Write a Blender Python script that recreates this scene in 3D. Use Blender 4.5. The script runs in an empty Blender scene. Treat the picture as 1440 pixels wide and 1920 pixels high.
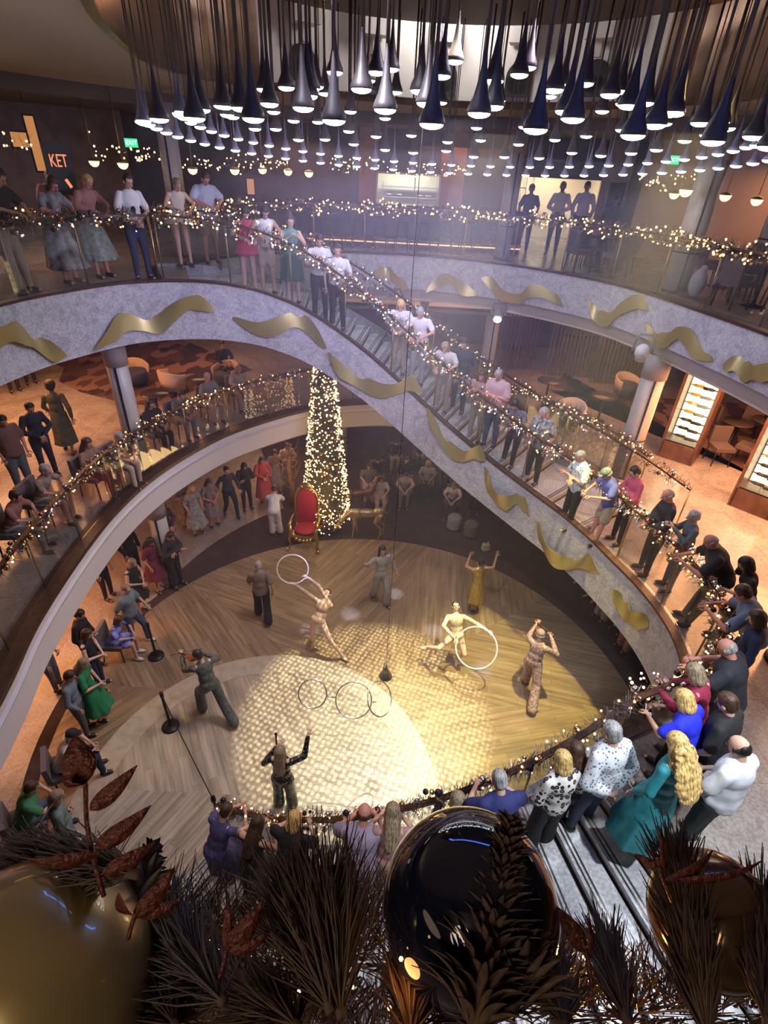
import bpy, bmesh, math, random
import numpy as np
from mathutils import Vector, Matrix, Quaternion
random.seed(7)
PI = math.pi
SC = bpy.context.scene
COL = SC.collection

# ---------------------------------------------------------------- camera
CAM_Z = 9.2                      # eye height: the top deck's floor is at 7.15, the middle deck's at 3.3, the stage at 0
Z1, Z2, Z3 = 0.0, 3.3, 7.15
F_PX, PITCH, ROLL = 1000.0, math.radians(33.4), math.radians(3.0)
_fw = Vector((0, math.cos(PITCH), -math.sin(PITCH)))
_r0 = Vector((1, 0, 0)); _u0 = _r0.cross(_fw)
_rt = math.cos(ROLL)*_r0 + math.sin(ROLL)*_u0
_up = -math.sin(ROLL)*_r0 + math.cos(ROLL)*_u0
cam_d = bpy.data.cameras.new('camera'); cam = bpy.data.objects.new('camera', cam_d); COL.objects.link(cam)
cam.matrix_world = Matrix(((_rt.x, _up.x, -_fw.x, 0), (_rt.y, _up.y, -_fw.y, 0), (_rt.z, _up.z, -_fw.z, CAM_Z), (0, 0, 0, 1)))
cam_d.sensor_fit = 'VERTICAL'; cam_d.sensor_height = 24; cam_d.lens = 24*F_PX/1920
cam_d.clip_start = 0.02; cam_d.clip_end = 200
SC.camera = cam

def ray(x, y):
    return _fw + _rt*((x-720)/F_PX) - _up*((y-960)/F_PX)
def P(x, y, z):                  # where a level plane z is seen at a given place of the photograph
    v = ray(x, y); t = (z-CAM_Z)/v.z
    return Vector((v.x*t, v.y*t, z))
def D(x, y, dist):               # a point at horizontal distance dist
    v = ray(x, y); t = dist/math.hypot(v.x, v.y)
    return Vector((v.x*t, v.y*t, CAM_Z+v.z*t))

# ---------------------------------------------------------------- world, exposure, lights
SC.view_settings.view_transform = 'Standard'; SC.view_settings.look = 'None'
SC.view_settings.gamma = 1; SC.view_settings.use_curve_mapping = False
SC.view_settings.exposure = 0.22
W = bpy.data.worlds.new('world'); SC.world = W; W.use_nodes = True
W.node_tree.nodes['Background'].inputs[0].default_value = (0.02, 0.014, 0.016, 1)
W.node_tree.nodes['Background'].inputs[1].default_value = 0.4
cy = SC.cycles
cy.max_bounces = 4; cy.diffuse_bounces = 2; cy.glossy_bounces = 2; cy.transmission_bounces = 2
cy.transparent_max_bounces = 16; cy.volume_bounces = 0
cy.caustics_reflective = False; cy.caustics_refractive = False
cy.adaptive_threshold = .02; cy.sample_clamp_indirect = 3.0; cy.sample_clamp_direct = 0
try: cy.use_denoising = True
except Exception: pass

def light(name, kind, loc, energy, color, aim=None, size=0.3, size_y=None, spot=40, blend=0.4, cutoff=None):
    d = bpy.data.lights.new(name, kind); d.energy = energy; d.color = color
    if kind == 'AREA':
        d.shape = 'RECTANGLE' if size_y else 'DISK'; d.size = size
        if size_y: d.size_y = size_y
    elif kind == 'SPOT':
        d.spot_size = math.radians(spot); d.spot_blend = blend; d.shadow_soft_size = size
    elif kind == 'POINT': d.shadow_soft_size = size
    o = bpy.data.objects.new(name, d); COL.objects.link(o); o.location = loc
    if aim is not None:
        o.rotation_euler = (Vector(aim)-Vector(loc)).to_track_quat('-Z', 'Y').to_euler()
    return o
WARM, AMBER, GOLDL, WHITEL, VIOLET, BLUE = (1, .72, .45), (1, .42, .17), (1, .80, .30), (1, .96, .86), (.62, .55, 1), (.45, .55, 1)

# stage lighting rig (hung in the chandelier's drum), with a few added fills
light('stage_wash_gold', 'SPOT', (3.4, 7.5, 11.0), 6500, (1, .86, .28), (2.5, 7.3, 0), .15, spot=31, blend=.7)
light('stage_wash_white', 'SPOT', (0.6, 7.5, 11.0), 5200, (1, .94, .72), (0.1, 6.1, 0), .15, spot=21, blend=.9)
light('stage_wash_soft', 'SPOT', (0.2, 8.5, 11.1), 950, (1, .78, .54), (-1.4, 7.6, 0), .4, spot=62, blend=.6)
light('spot_left_wood', 'SPOT', (-1, 9, 11.0), 900, (1, .86, .36), (-4.1, 5.9, 0), .12, spot=11, blend=.8)
light('violet_wash', 'SPOT', (1.5, 5.4, 8.9), 1100, VIOLET, (-2.2, 11.5, 6.4), .5, spot=75, blend=.9)
light('violet_wash_right', 'SPOT', (-1.5, 6.0, 8.9), 650, VIOLET, (5.0, 12.0, 6.3), .5, spot=70, blend=.9)
light('white_wash_band', 'SPOT', (-1.0, 4.5, 11.0), 1300, (.82, .89, 1), (3.2, 9.2, 3.5), .3, spot=38, blend=.7)
light('stair_wash', 'SPOT', (3.3, 1.3, 9.5), 1300, (.86, .93, 1), (2.75, 3.0, 3.9), .12, spot=52, blend=.7)
light('stair_wash_left', 'SPOT', (-0.9, 1.4, 9.5), 420, (1, .84, .72), (-1.5, 3.2, 1.2), .2, spot=40, blend=.8)
light('stair_white_pool', 'SPOT', (0.2, 1.4, 9.5), 300, (.85, .92, 1), (-.2, 2.6, 1.9), .05, spot=11, blend=.5)
light('fascia_wash_left', 'SPOT', (1.5, 7.5, 10.8), 1000, (.80, .74, 1), (-5.3, 6.8, 2.8), .4, spot=60, blend=.9)
light('chandelier_glow', 'AREA', (0.7, 8.6, 8.95), 120, (.72, .72, 1), (0.7, 8.6, 0), 6.5)
light('ceiling_fill_left', 'SPOT', (-6.6, 5.0, 7.4), 240, (1, .84, .70), (-5.0, 5.6, 10.2), .3, spot=140, blend=1)  # added fill that lifts the dark ceiling, no real fixture
light('ceiling_fill_right', 'SPOT', (7.0, 5.0, 7.4), 90, (1, .84, .70), (5.6, 5.4, 10.2), .3, spot=140, blend=1)  # same added fill for the ceiling on the right
light('stair_fill_right', 'SPOT', (4.7, 3.6, 9.5), 700, (.86, .93, 1), (2.9, 2.4, 3.2), .15, spot=44, blend=.8)  # added fill to lift the shadow across the lower treads
gob = light('gobo_projector', 'SPOT', (1.6, 10.6, 11.1), 12500, (1, .90, .55), (-0.05, 6.7, 0), .012, spot=25, blend=.35)
def gobo(l):                      # a projector: the lamp's own slide breaks its beam into round dots
    l.data.use_nodes = True; nt = l.data.node_tree; n = nt.nodes; k = nt.links
    em = n['Emission']; tc = n.new('ShaderNodeTexCoord'); dv = n.new('ShaderNodeSeparateXYZ')
    k.new(tc.outputs['Normal'], dv.inputs[0])
    a = n.new('ShaderNodeMath'); a.operation = 'DIVIDE'; k.new(dv.outputs[0], a.inputs[0]); k.new(dv.outputs[2], a.inputs[1])
    b = n.new('ShaderNodeMath'); b.operation = 'DIVIDE'; k.new(dv.outputs[1], b.inputs[0]); k.new(dv.outputs[2], b.inputs[1])
    c = n.new('ShaderNodeCombineXYZ'); k.new(a.outputs[0], c.inputs[0]); k.new(b.outputs[0], c.inputs[1])
    v = n.new('ShaderNodeTexVoronoi'); v.voronoi_dimensions = '2D'; v.inputs['Scale'].default_value = 118; v.inputs['Randomness'].default_value = .3
    k.new(c.outputs[0], v.inputs['Vector'])
    r = n.new('ShaderNodeMapRange'); r.inputs[1].default_value = .42; r.inputs[2].default_value = .22
    r.inputs[3].default_value = 0.22; r.inputs[4].default_value = 1.0; k.new(v.outputs['Distance'], r.inputs[0])
    k.new(r.outputs[0], em.inputs['Strength'])
gobo(gob)
# warm lamps of the decks
for nm, loc, e, s, c in [
    ('lounge_glow_right', (7.8, 9.6, 5.95), 560, 4.0, AMBER), ('lounge_glow_back_right', (6.0, 15.5, 5.9), 60, 2.5, AMBER),
    ('deck_glow_right_near', (8.4, 5.0, 5.95), 90, 3.5, (1, .62, .4)),
    ('deck_glow_left', (-9.2, 11.5, 5.95), 300, 4.5, AMBER), ('deck_glow_left_far', (-6.0, 16.5, 5.9), 60, 2.5, AMBER),
    ('deck_glow_back', (0.5, 18.5, 5.9), 40, 3, AMBER),
    ('stage_level_left', (-8.6, 8.0, 2.5), 210, 4.0, AMBER), ('stage_level_back_left', (-3.6, 16.0, 2.5), 60, 3.0, (1, .6, .34)),
    ('stage_level_back', (2.2, 17.0, 2.5), 26, 2.5, (1, .7, .6)),
    ('top_deck_left', (-8.0, 11.5, 9.5), 42, 2.0, (1, .62, .36)), ('top_deck_back_left', (-3.0, 17.5, 9.6), 34, 3.0, (1, .6, .36)),
    ('top_deck_back', (2.0, 19.0, 9.6), 28, 3.0, (1, .62, .42)), ('top_deck_right', (9.0, 14.0, 9.5), 60, 3.0, (1, .56, .3)),
    ('near_deck', (-3.0, -1.5, 9.5), 8, 2.0, (1, .7, .45))]:
    light(nm, 'AREA', loc, e, c, (loc[0], loc[1], 0), s)

# ---------------------------------------------------------------- materials
MATS = {}
def mat(name, col=(.8, .8, .8), rough=.5, metal=0.0, emit=None, estr=1.0, spec=.5, noise=None, bump=0, coat=0):
    """noise = (scale, other colour, amount) mottles the base colour in the object's own space"""
    if name in MATS: return MATS[name]
    m = bpy.data.materials.new(name); m.use_nodes = True; MATS[name] = m
    n = m.node_tree.nodes; k = m.node_tree.links; b = n['Principled BSDF']
    b.inputs['Base Color'].default_value = (*col, 1); b.inputs['Roughness'].default_value = rough
    b.inputs['Metallic'].default_value = metal; b.inputs['Specular IOR Level'].default_value = spec
    if coat: b.inputs['Coat Weight'].default_value = coat
    if emit:
        b.inputs['Emission Color'].default_value = (*emit, 1); b.inputs['Emission Strength'].default_value = estr
    if noise:
        tc = n.new('ShaderNodeTexCoord'); t = n.new('ShaderNodeTexNoise'); t.inputs['Scale'].default_value = noise[0]
        t.inputs['Detail'].default_value = 4; k.new(tc.outputs['Object'], t.inputs['Vector'])
        r = n.new('ShaderNodeMapRange'); r.inputs[1].default_value = .35; r.inputs[2].default_value = .65
        r.inputs[4].default_value = noise[2]; k.new(t.outputs['Fac'], r.inputs[0])
        mx = n.new('ShaderNodeMixRGB'); mx.inputs[1].default_value = (*col, 1); mx.inputs[2].default_value = (*noise[1], 1)
        k.new(r.outputs[0], mx.inputs[0]); k.new(mx.outputs[0], b.inputs['Base Color'])
        if bump:
            bp = n.new('ShaderNodeBump'); bp.inputs['Strength'].default_value = bump; bp.inputs['Distance'].default_value = .02
            k.new(t.outputs['Fac'], bp.inputs['Height']); k.new(bp.outputs[0], b.inputs['Normal'])
    try: m.cycles.emission_sampling = 'NONE'
    except Exception: pass
    return m
def nodes_of(m):
    return m.node_tree.nodes, m.node_tree.links, m.node_tree.nodes['Principled BSDF']
def glow(name, col, s):
    return mat(name, (0.02, .02, .02), .5, 0, col, s)

GOLD = mat('gold', (.62, .44, .16), .32, 1.0)
BRASS = mat('brass', (.55, .38, .16), .35, 1.0)
BLACKM = mat('black_metal', (.02, .018, .018), .4, .6)
STEEL = mat('steel', (.6, .6, .62), .3, 1)
DARKW = mat('dark_wood', (.07, .028, .016), .35, 0, noise=(9, (.035, .014, .008), 1))
WHITEP = mat('white_paint', (.62, .59, .58), .5)
CREAM = mat('cream_paint', (.55, .46, .37), .6)
BULB = glow('warm_bulb', (1, .50, .16), 5.5)
BULBW = glow('white_gold_bulb', (1, .68, .34), 5)
BULBC = glow('cool_bulb', (.7, .8, 1), 4)
LENS = glow('cool_white_lens', (.80, .88, 1), 12)

def glass_mat(name='clear_glass', tint=(.93, .95, .95), refl=.06):
    m = bpy.data.materials.new(name); m.use_nodes = True; n = m.node_tree.nodes; k = m.node_tree.links; MATS[name] = m
    n.remove(n['Principled BSDF']); tr = n.new('ShaderNodeBsdfTransparent'); tr.inputs[0].default_value = (*tint, 1)
    g = n.new('ShaderNodeBsdfGlossy'); g.inputs['Roughness'].default_value = .04
    lw = n.new('ShaderNodeLayerWeight'); lw.inputs[0].default_value = .25
    ml = n.new('ShaderNodeMath'); ml.operation = 'MULTIPLY_ADD'; ml.inputs[1].default_value = .25; ml.inputs[2].default_value = refl
    k.new(lw.outputs['Fresnel'], ml.inputs[0])
    mx = n.new('ShaderNodeMixShader'); k.new(ml.outputs[0], mx.inputs[0]); k.new(tr.outputs[0], mx.inputs[1]); k.new(g.outputs[0], mx.inputs[2])
    k.new(mx.outputs[0], n['Material Output'].inputs[0]); return m
GLASS = glass_mat()

# ---------------------------------------------------------------- mesh helpers
def tag(o, label=None, cat=None, group=None, kind=None):
    if label: o['label'] = label
    if cat: o['category'] = cat
    if group: o['group'] = group
    if kind: o['kind'] = kind
    return o
def link(name, me, parent=None, mats=None, smooth=None):
    o = bpy.data.objects.new(name, me); COL.objects.link(o)
    if parent: o.parent = parent
    return o
def empty(name, loc=(0, 0, 0), rz=0, label=None, cat=None, group=None):
    o = bpy.data.objects.new(name, None); COL.objects.link(o); o.location = loc; o.rotation_euler = (0, 0, rz)
    o.empty_display_size = .1
    return tag(o, label, cat, group)
class MB:
    def __init__(s): s.v = []; s.f = []; s.sm = []; s.mi = []; s.cur = 0
    def add(s, vs, fs, smooth=False):
        b = len(s.v); s.v += [tuple(v) for v in vs]; s.f += [tuple(i+b for i in f) for f in fs]; s.sm += [smooth]*len(fs); s.mi += [s.cur]*len(fs)
        return s
    def box(s, c, d, rz=0, M=None):
        x, y, z = d[0]/2, d[1]/2, d[2]/2; cr, sr = math.cos(rz), math.sin(rz)
        vs = []
        for a, b_, e in ((-x, -y, -z), (x, -y, -z), (x, y, -z), (-x, y, -z), (-x, -y, z), (x, -y, z), (x, y, z), (-x, y, z)):
            p = Vector((a*cr-b_*sr, a*sr+b_*cr, e)) if M is None else M @ Vector((a, b_, e))
            vs.append((c[0]+p[0], c[1]+p[1], c[2]+p[2]))
        return s.add(vs, [(0, 3, 2, 1), (4, 5, 6, 7), (0, 1, 5, 4), (1, 2, 6, 5), (2, 3, 7, 6), (3, 0, 4, 7)])
    def tube(s, pts, r, n=8, closed=False, caps=True, smooth=True):
        pts = [Vector(p) for p in pts]; m = len(pts); rs = r if isinstance(r, (list, tuple)) else [r]*m
        vs = []; prev = None
        for i, p in enumerate(pts):
            if closed: t = pts[(i+1) % m]-pts[i-1]
            else: t = pts[min(i+1, m-1)]-pts[max(i-1, 0)]
            if t.length < 1e-9: t = Vector((0, 0, 1))
            t.normalize()
            if prev is None:
                a = t.orthogonal().normalized()
            else:
                a = prev-t*prev.dot(t)
                a = a.normalized() if a.length > 1e-6 else t.orthogonal().normalized()
            prev = a; b = t.cross(a)
            for j in range(n):
                q = 2*PI*j/n; vs.append(p+(a*math.cos(q)+b*math.sin(q))*rs[i])
        fs = []
        for i in range(m if closed else m-1):
            for j in range(n):
                a0 = i*n+j; a1 = i*n+(j+1) % n; b0 = ((i+1) % m)*n+j; b1 = ((i+1) % m)*n+(j+1) % n
                fs.append((a0, a1, b1, b0))
        if caps and not closed: fs += [tuple(range(n))[::-1], tuple((m-1)*n+j for j in range(n))]
        return s.add(vs, fs, smooth)
    def lathe(s, prof, c=(0, 0, 0), n=20, smooth=True, M=None, caps=True):
        vs = []
        for r, z in prof:
            for j in range(n):
                q = 2*PI*j/n; v = Vector((r*math.cos(q), r*math.sin(q), z))
                if M is not None: v = M @ v
                vs.append((c[0]+v[0], c[1]+v[1], c[2]+v[2]))
        fs = []
        for i in range(len(prof)-1):
            for j in range(n): fs.append((i*n+j, i*n+(j+1) % n, (i+1)*n+(j+1) % n, (i+1)*n+j))
        if caps: fs += [tuple(range(n))[::-1], tuple((len(prof)-1)*n+j for j in range(n))]
        return s.add(vs, fs, smooth)
    def ball(s, c, r, n=10, m=7, M=None):
        rr = r if isinstance(r, (tuple, list)) else (r, r, r); vs = []; fs = []
        c = Vector(c)
        def pt(x, y, z):
            v = Vector((x*rr[0], y*rr[1], z*rr[2]))
            return c+(M @ v if M is not None else v)
        vs.append(pt(0, 0, 1))
        for i in range(1, m):
            t = PI*i/m
            for j in range(n):
                q = 2*PI*j/n; vs.append(pt(math.sin(t)*math.cos(q), math.sin(t)*math.sin(q), math.cos(t)))
        vs.append(pt(0, 0, -1)); L = len(vs)-1
        for j in range(n): fs.append((0, 1+j, 1+(j+1) % n)); fs.append((L, 1+(m-2)*n+(j+1) % n, 1+(m-2)*n+j))
        for i in range(m-2):
            for j in range(n): fs.append((1+i*n+j, 1+(i+1)*n+j, 1+(i+1)*n+(j+1) % n, 1+i*n+(j+1) % n))
        return s.add(vs, fs, True)
    def mesh(s, name, mats):
        me = bpy.data.meshes.new(name); me.from_pydata(s.v, [], s.f)
        for m in (mats if isinstance(mats, (list, tuple)) else [mats]): me.materials.append(m)
        me.polygons.foreach_set('use_smooth', s.sm)
        if any(s.mi): me.polygons.foreach_set('material_index', s.mi)
        me.update(); return me
    def build(s, name, mats, parent=None):
        return link(name, s.mesh(name, mats), parent)
def struct(o): o['kind'] = 'structure'; return o

def crom(pts, n=12, closed=False):
    """smooth curve through points"""
    pts = [Vector(p) for p in pts]; m = len(pts); out = []
    for i in range(m if closed else m-1):
        p1 = pts[i]; p2 = pts[(i+1) % m]
        p0 = pts[i-1] if (i > 0 or closed) else p1*2-p2
        p3 = pts[(i+2) % m] if (i+2 < m or closed) else p2*2-p1
        for j in range(n):
            t = j/n; out.append(.5*((2*p1)+(p2-p0)*t+(2*p0-5*p1+4*p2-p3)*t*t+(3*p1-p0-3*p2+p3)*t**3))
    if not closed: out.append(pts[-1])
    return out
def resample(pts, step):
    pts = [Vector(p) for p in pts]; L = [0]
    for a, b in zip(pts, pts[1:]): L.append(L[-1]+(b-a).length)
    n = max(2, int(round(L[-1]/step))+1); out = []; j = 0
    for i in range(n):
        d = L[-1]*i/(n-1)
        while j < len(L)-2 and L[j+1] < d: j += 1
        t = (d-L[j])/max(1e-9, L[j+1]-L[j]); out.append(pts[j].lerp(pts[j+1], min(1, t)))
    return out
def normals2(pts, toward=None):
    """horizontal normals of a polyline; they point away from `toward`"""
    out = []
    for i in range(len(pts)):
        t = pts[min(i+1, len(pts)-1)]-pts[max(i-1, 0)]; n = Vector((t.y, -t.x, 0))
        n = n.normalized() if n.length > 1e-9 else Vector((1, 0, 0))
        if toward is not None:
            w = Vector((pts[i].x-toward[0], pts[i].y-toward[1], 0))
            if n.dot(w) < 0: n = -n
        out.append(n)
    return out
def sweep(pts, nrm, prof, mats, name, parent=None, smooth=False):
    """sweep a closed profile [(out, up)...] along pts"""
    mb = MB(); k = len(prof); vs = []
    for p, n in zip(pts, nrm):
        for a, b in prof: vs.append((p.x+n.x*a, p.y+n.y*a, p.z+b))
    fs = []
    for i in range(len(pts)-1):
        for j in range(k):
            fs.append((i*k+j, i*k+(j+1) % k, (i+1)*k+(j+1) % k, (i+1)*k+j))
    fs += [tuple(range(k))[::-1], tuple((len(pts)-1)*k+j for j in range(k))]
    mb.add(vs, fs, smooth); return mb.build(name, mats, parent)
# ================================================================ THE PLACE: decks, stairs, walls
CEN = (0.2, 9.0)
C1, R1 = Vector((-1.4, 4.55, 0)), 6.47                # upper flight: centre and inner radius
S1 = [(122.3, 7.15), (114.3, 7.15), (108.4, 7.11), (101.5, 6.98), (94.4, 6.70), (88.9, 6.35), (83.0, 5.93), (78.9, 5.59), (72.5, 5.06),
      (66.9, 4.64), (61.1, 4.27), (54.2, 3.95), (47.2, 3.71), (41.5, 3.59), (35.7, 3.45), (29.7, 3.3)]
def z_s1(a):
    if a >= S1[0][0]: return 7.15
    for (a0, z0), (a1, z1) in zip(S1, S1[1:]):
        if a <= a0 and a >= a1: return z0+(z1-z0)*(a0-a)/(a0-a1)
    return 3.3
def pol(c, r, a, z=0):
    a = math.radians(a); return Vector((c.x+r*math.cos(a), c.y+r*math.sin(a), z))
C2, R2, R2O = Vector((0.6, 8.6, 0)), 5.15, 6.75       # lower flight
A2B, A2T = -123.0, -65.0
def RO2(a): u = max(0, min(1, (a+112)/40)); return R2O+1.45*u*u*(3-2*u)
def z_s2(a): return max(0.0, min(3.3, 3.3*(a-A2B)/(A2T-A2B)))
W1 = 1.75                                             # width of the upper flight

# --- deck edges (plan curves)
L3_left = [(-3.2, 1.0), (-4.6, 2.2), (-5.6, 4.0), (-5.95, 6.2), (-5.81, 8.06), (-5.38, 9.2), (-4.86, 10.0), (-4.3, 10.33)]
L3_near = [(6.2, 6.5), (6.1, 4.5), (5.2, 2.5), (3.4, 0.85), (1.6, .2), (0, .08), (-1.6, .2), (-3.2, 1.0)]
L3_back = [(-4.5, 12.1), (-3.7, 13.7), (-1.97, 14.87), (-.62, 15.12), (.9, 15.1), (2.82, 14.34), (4.47, 12.85), (5.12, 11.6), (5.5, 10.3), (5.9, 8.6), (6.2, 6.5)]
L2_left = [(-4.2, 1.2), (-4.55, 2.9), (-4.8, 4.36), (-5.05, 5.48), (-5.2, 7.0), (-5.22, 8.45), (-5.02, 9.8), (-4.52, 11.2), (-3.75, 12.5), (-2.2, 14.0), (-.6, 14.67),
           (.9, 14.65), (2.4, 14.0), (3.9, 12.7), (4.9, 11.1), (5.25, 9.9)]
L2_right = [(4.2, 7.79), (4.44, 7.05), (4.56, 6.3), (4.54, 5.6), (4.3, 4.9), (3.75, 4.4), (2.79, 3.95)]
def V3(l, z): return [Vector((x, y, z)) for x, y in l]
def cur(l, z, step=.22): return resample(crom(V3(l, z), 10), step)
e3l = cur(L3_left, Z3); e3n = cur(L3_near, Z3); e3b = cur(L3_back, Z3)
s1in = [pol(C1, R1, a, z_s1(a)) for a in np.linspace(116, 30, 70)]
e2l = cur(L2_left, Z2); e2r = cur(L2_right, Z2)
s2in = [pol(C2, R2, a, z_s2(a)) for a in np.linspace(A2T, A2B, 40)]
s2out = [pol(C2, RO2(a), a, z_s2(a)) for a in np.linspace(A2T, A2B, 40)]
s1out = [pol(C1, R1+W1, a, z_s1(a)) for a in np.linspace(116, 30, 70)]

# --- materials of the place
def marble_mat(name, base, vein, scale=1.2, rough=.25, panel=None):
    m = mat(name, base, rough); n, k, b = nodes_of(m); tc = n.new('ShaderNodeTexCoord')
    t = n.new('ShaderNodeTexNoise'); t.inputs['Scale'].default_value = scale; t.inputs['Detail'].default_value = 9; t.inputs['Distortion'].default_value = 1.6
    k.new(tc.outputs['Object'], t.inputs['Vector'])
    r = n.new('ShaderNodeValToRGB'); r.color_ramp.elements[0].position = .36; r.color_ramp.elements[0].color = (*vein, 1)
    r.color_ramp.elements[1].position = .56; r.color_ramp.elements[1].color = (*base, 1); k.new(t.outputs['Fac'], r.inputs[0])
    out = r.outputs[0]
    t2 = n.new('ShaderNodeTexNoise'); t2.inputs['Scale'].default_value = 28; t2.inputs['Detail'].default_value = 5
    k.new(tc.outputs['Object'], t2.inputs['Vector'])
    r2 = n.new('ShaderNodeMapRange'); r2.inputs[1].default_value = .35; r2.inputs[2].default_value = .65; r2.inputs[3].default_value = .72; r2.inputs[4].default_value = 1.1
    k.new(t2.outputs['Fac'], r2.inputs[0])
    mx = n.new('ShaderNodeMixRGB'); mx.blend_type = 'MULTIPLY'; mx.inputs[0].default_value = 1; k.new(out, mx.inputs[1]); k.new(r2.outputs[0], mx.inputs[2])
    out = mx.outputs[0]
    if panel:                                    # slab joints of a stone floor: lines every panel metres
        sx = n.new('ShaderNodeTexBrick'); sx.offset = 0; sx.inputs['Scale'].default_value = 1/panel; sx.inputs['Mortar Size'].default_value = .008
        sx.inputs['Brick Width'].default_value = 1; sx.inputs['Row Height'].default_value = 1
        sx.inputs[1].default_value = sx.inputs[2].default_value = (1, 1, 1, 1); sx.inputs[3].default_value = (.8, .78, .76, 1)
        k.new(tc.outputs['Object'], sx.inputs['Vector'])
        m2 = n.new('ShaderNodeMixRGB'); m2.blend_type = 'MULTIPLY'; m2.inputs[0].default_value = 1; k.new(out, m2.inputs[1]); k.new(sx.outputs[0], m2.inputs[2]); out = m2.outputs[0]
    k.new(out, b.inputs['Base Color']); return m
BAND = marble_mat('veined_grey_marble', (.52, .50, .53), (.40, .38, .42), 3.5, .4)
MARFL = marble_mat('marble_floor', (.36, .32, .30), (.27, .235, .22), .9, .16, 1.2)
TREAD = marble_mat('marble_tread', (.66, .65, .66), (.46, .45, .48), 1.6, .25)
def carpet_mat(name, a, b_, c):
    m = mat(name, a, .9, spec=.1); n, k, b = nodes_of(m); tc = n.new('ShaderNodeTexCoord')
    mp = n.new('ShaderNodeMapping'); mp.inputs['Rotation'].default_value = (0, 0, .6); mp.inputs['Scale'].default_value = (1.4, .8, 1); k.new(tc.outputs['Object'], mp.inputs[0])
    v = n.new('ShaderNodeTexVoronoi'); v.distance = 'MANHATTAN'; v.inputs['Scale'].default_value = 2.2; v.inputs['Randomness'].default_value = .45; k.new(mp.outputs[0], v.inputs['Vector'])
    sp = n.new('ShaderNodeSeparateXYZ'); k.new(v.outputs['Color'], sp.inputs[0])
    r = n.new('ShaderNodeValToRGB'); r.color_ramp.interpolation = 'CONSTANT'
    r.color_ramp.elements[0].color = (*a, 1); r.color_ramp.elements[1].position = .35; r.color_ramp.elements[1].color = (*b_, 1)
    e = r.color_ramp.elements.new(.68); e.color = (*c, 1); k.new(sp.outputs[0], r.inputs[0]); k.new(r.outputs[0], b.inputs['Base Color']); return m
CARPET = carpet_mat('geometric_carpet', (.10, .055, .045), (.22, .13, .10), (.05, .03, .03))
DCARPET = mat('dark_brown_carpet', (.055, .038, .034), .9, spec=.1, noise=(3, (.075, .05, .045), 1))
def wood_floor_mat(name, c0, c1, centre, sectors, plank=.14):
    """plank floor laid in sectors: each wedge round the centre has its own plank direction"""
    m = mat(name, c0, .38); n, k, b = nodes_of(m); tc = n.new('ShaderNodeTexCoord')
    def mth(op, a, b2=None, c=None):
        q = n.new('ShaderNodeMath'); q.operation = op
        for i, x in enumerate((a, b2, c)):
            if x is None: continue
            if isinstance(x, (int, float)): q.inputs[i].default_value = x
            else: k.new(x, q.inputs[i])
        return q.outputs[0]
    s = n.new('ShaderNodeSeparateXYZ'); k.new(tc.outputs['Object'], s.inputs[0])
    x = mth('SUBTRACT', s.outputs[0], centre[0]); y = mth('SUBTRACT', s.outputs[1], centre[1])
    ang = mth('ARCTAN2', y, x); sec = mth('FLOOR', mth('DIVIDE', ang, 2*PI/sectors))
    par = mth('MODULO', mth('ADD', sec, sectors*2), 2)
    th = mth('MULTIPLY', mth('ADD', sec, .5), 2*PI/sectors)
    th = mth('ADD', th, mth('MULTIPLY', mth('SUBTRACT', par, .5), 1.1))
    cs = mth('COSINE', th); sn = mth('SINE', th)
    u = mth('ADD', mth('MULTIPLY', x, cs), mth('MULTIPLY', y, sn)); v = mth('SUBTRACT', mth('MULTIPLY', y, cs), mth('MULTIPLY', x, sn))
    c = n.new('ShaderNodeCombineXYZ'); k.new(u, c.inputs[0]); k.new(v, c.inputs[1]); k.new(mth('MULTIPLY', sec, 3.7), c.inputs[2])
    br = n.new('ShaderNodeTexBrick'); br.inputs['Scale'].default_value = 1; br.inputs['Brick Width'].default_value = 1.3; br.inputs['Row Height'].default_value = plank
    br.inputs['Mortar Size'].default_value = .003; br.inputs['Bias'].default_value = 0
    br.inputs[1].default_value = (*c0, 1); br.inputs[2].default_value = (*c1, 1); br.inputs[3].default_value = (c0[0]*.45, c0[1]*.4, c0[2]*.35, 1)
    k.new(c.outputs[0], br.inputs['Vector'])
    ns = n.new('ShaderNodeTexNoise'); ns.inputs['Scale'].default_value = 1; ns.inputs['Detail'].default_value = 5
    mp = n.new('ShaderNodeMapping'); mp.inputs['Scale'].default_value = (1.2, 14, 1); k.new(c.outputs[0], mp.inputs[0]); k.new(mp.outputs[0], ns.inputs['Vector'])
    mr = n.new('ShaderNodeMapRange'); mr.inputs[1].default_value = .3; mr.inputs[2].default_value = .7; mr.inputs[3].default_value = .62; mr.inputs[4].default_value = 1.2; k.new(ns.outputs['Fac'], mr.inputs[0])
    mx = n.new('ShaderNodeMixRGB'); mx.blend_type = 'MULTIPLY'; mx.inputs[0].default_value = 1; k.new(br.outputs[0], mx.inputs[1]); k.new(mr.outputs[0], mx.inputs[2])
    k.new(mx.outputs[0], b.inputs['Base Color']); return m
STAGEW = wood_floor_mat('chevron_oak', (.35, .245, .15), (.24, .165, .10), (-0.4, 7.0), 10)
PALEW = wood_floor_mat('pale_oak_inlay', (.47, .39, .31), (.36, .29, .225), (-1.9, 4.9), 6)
PALER = mat('pale_oak_border', (.48, .40, .32), .4, noise=(6, (.38, .31, .24), 1))

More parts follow.
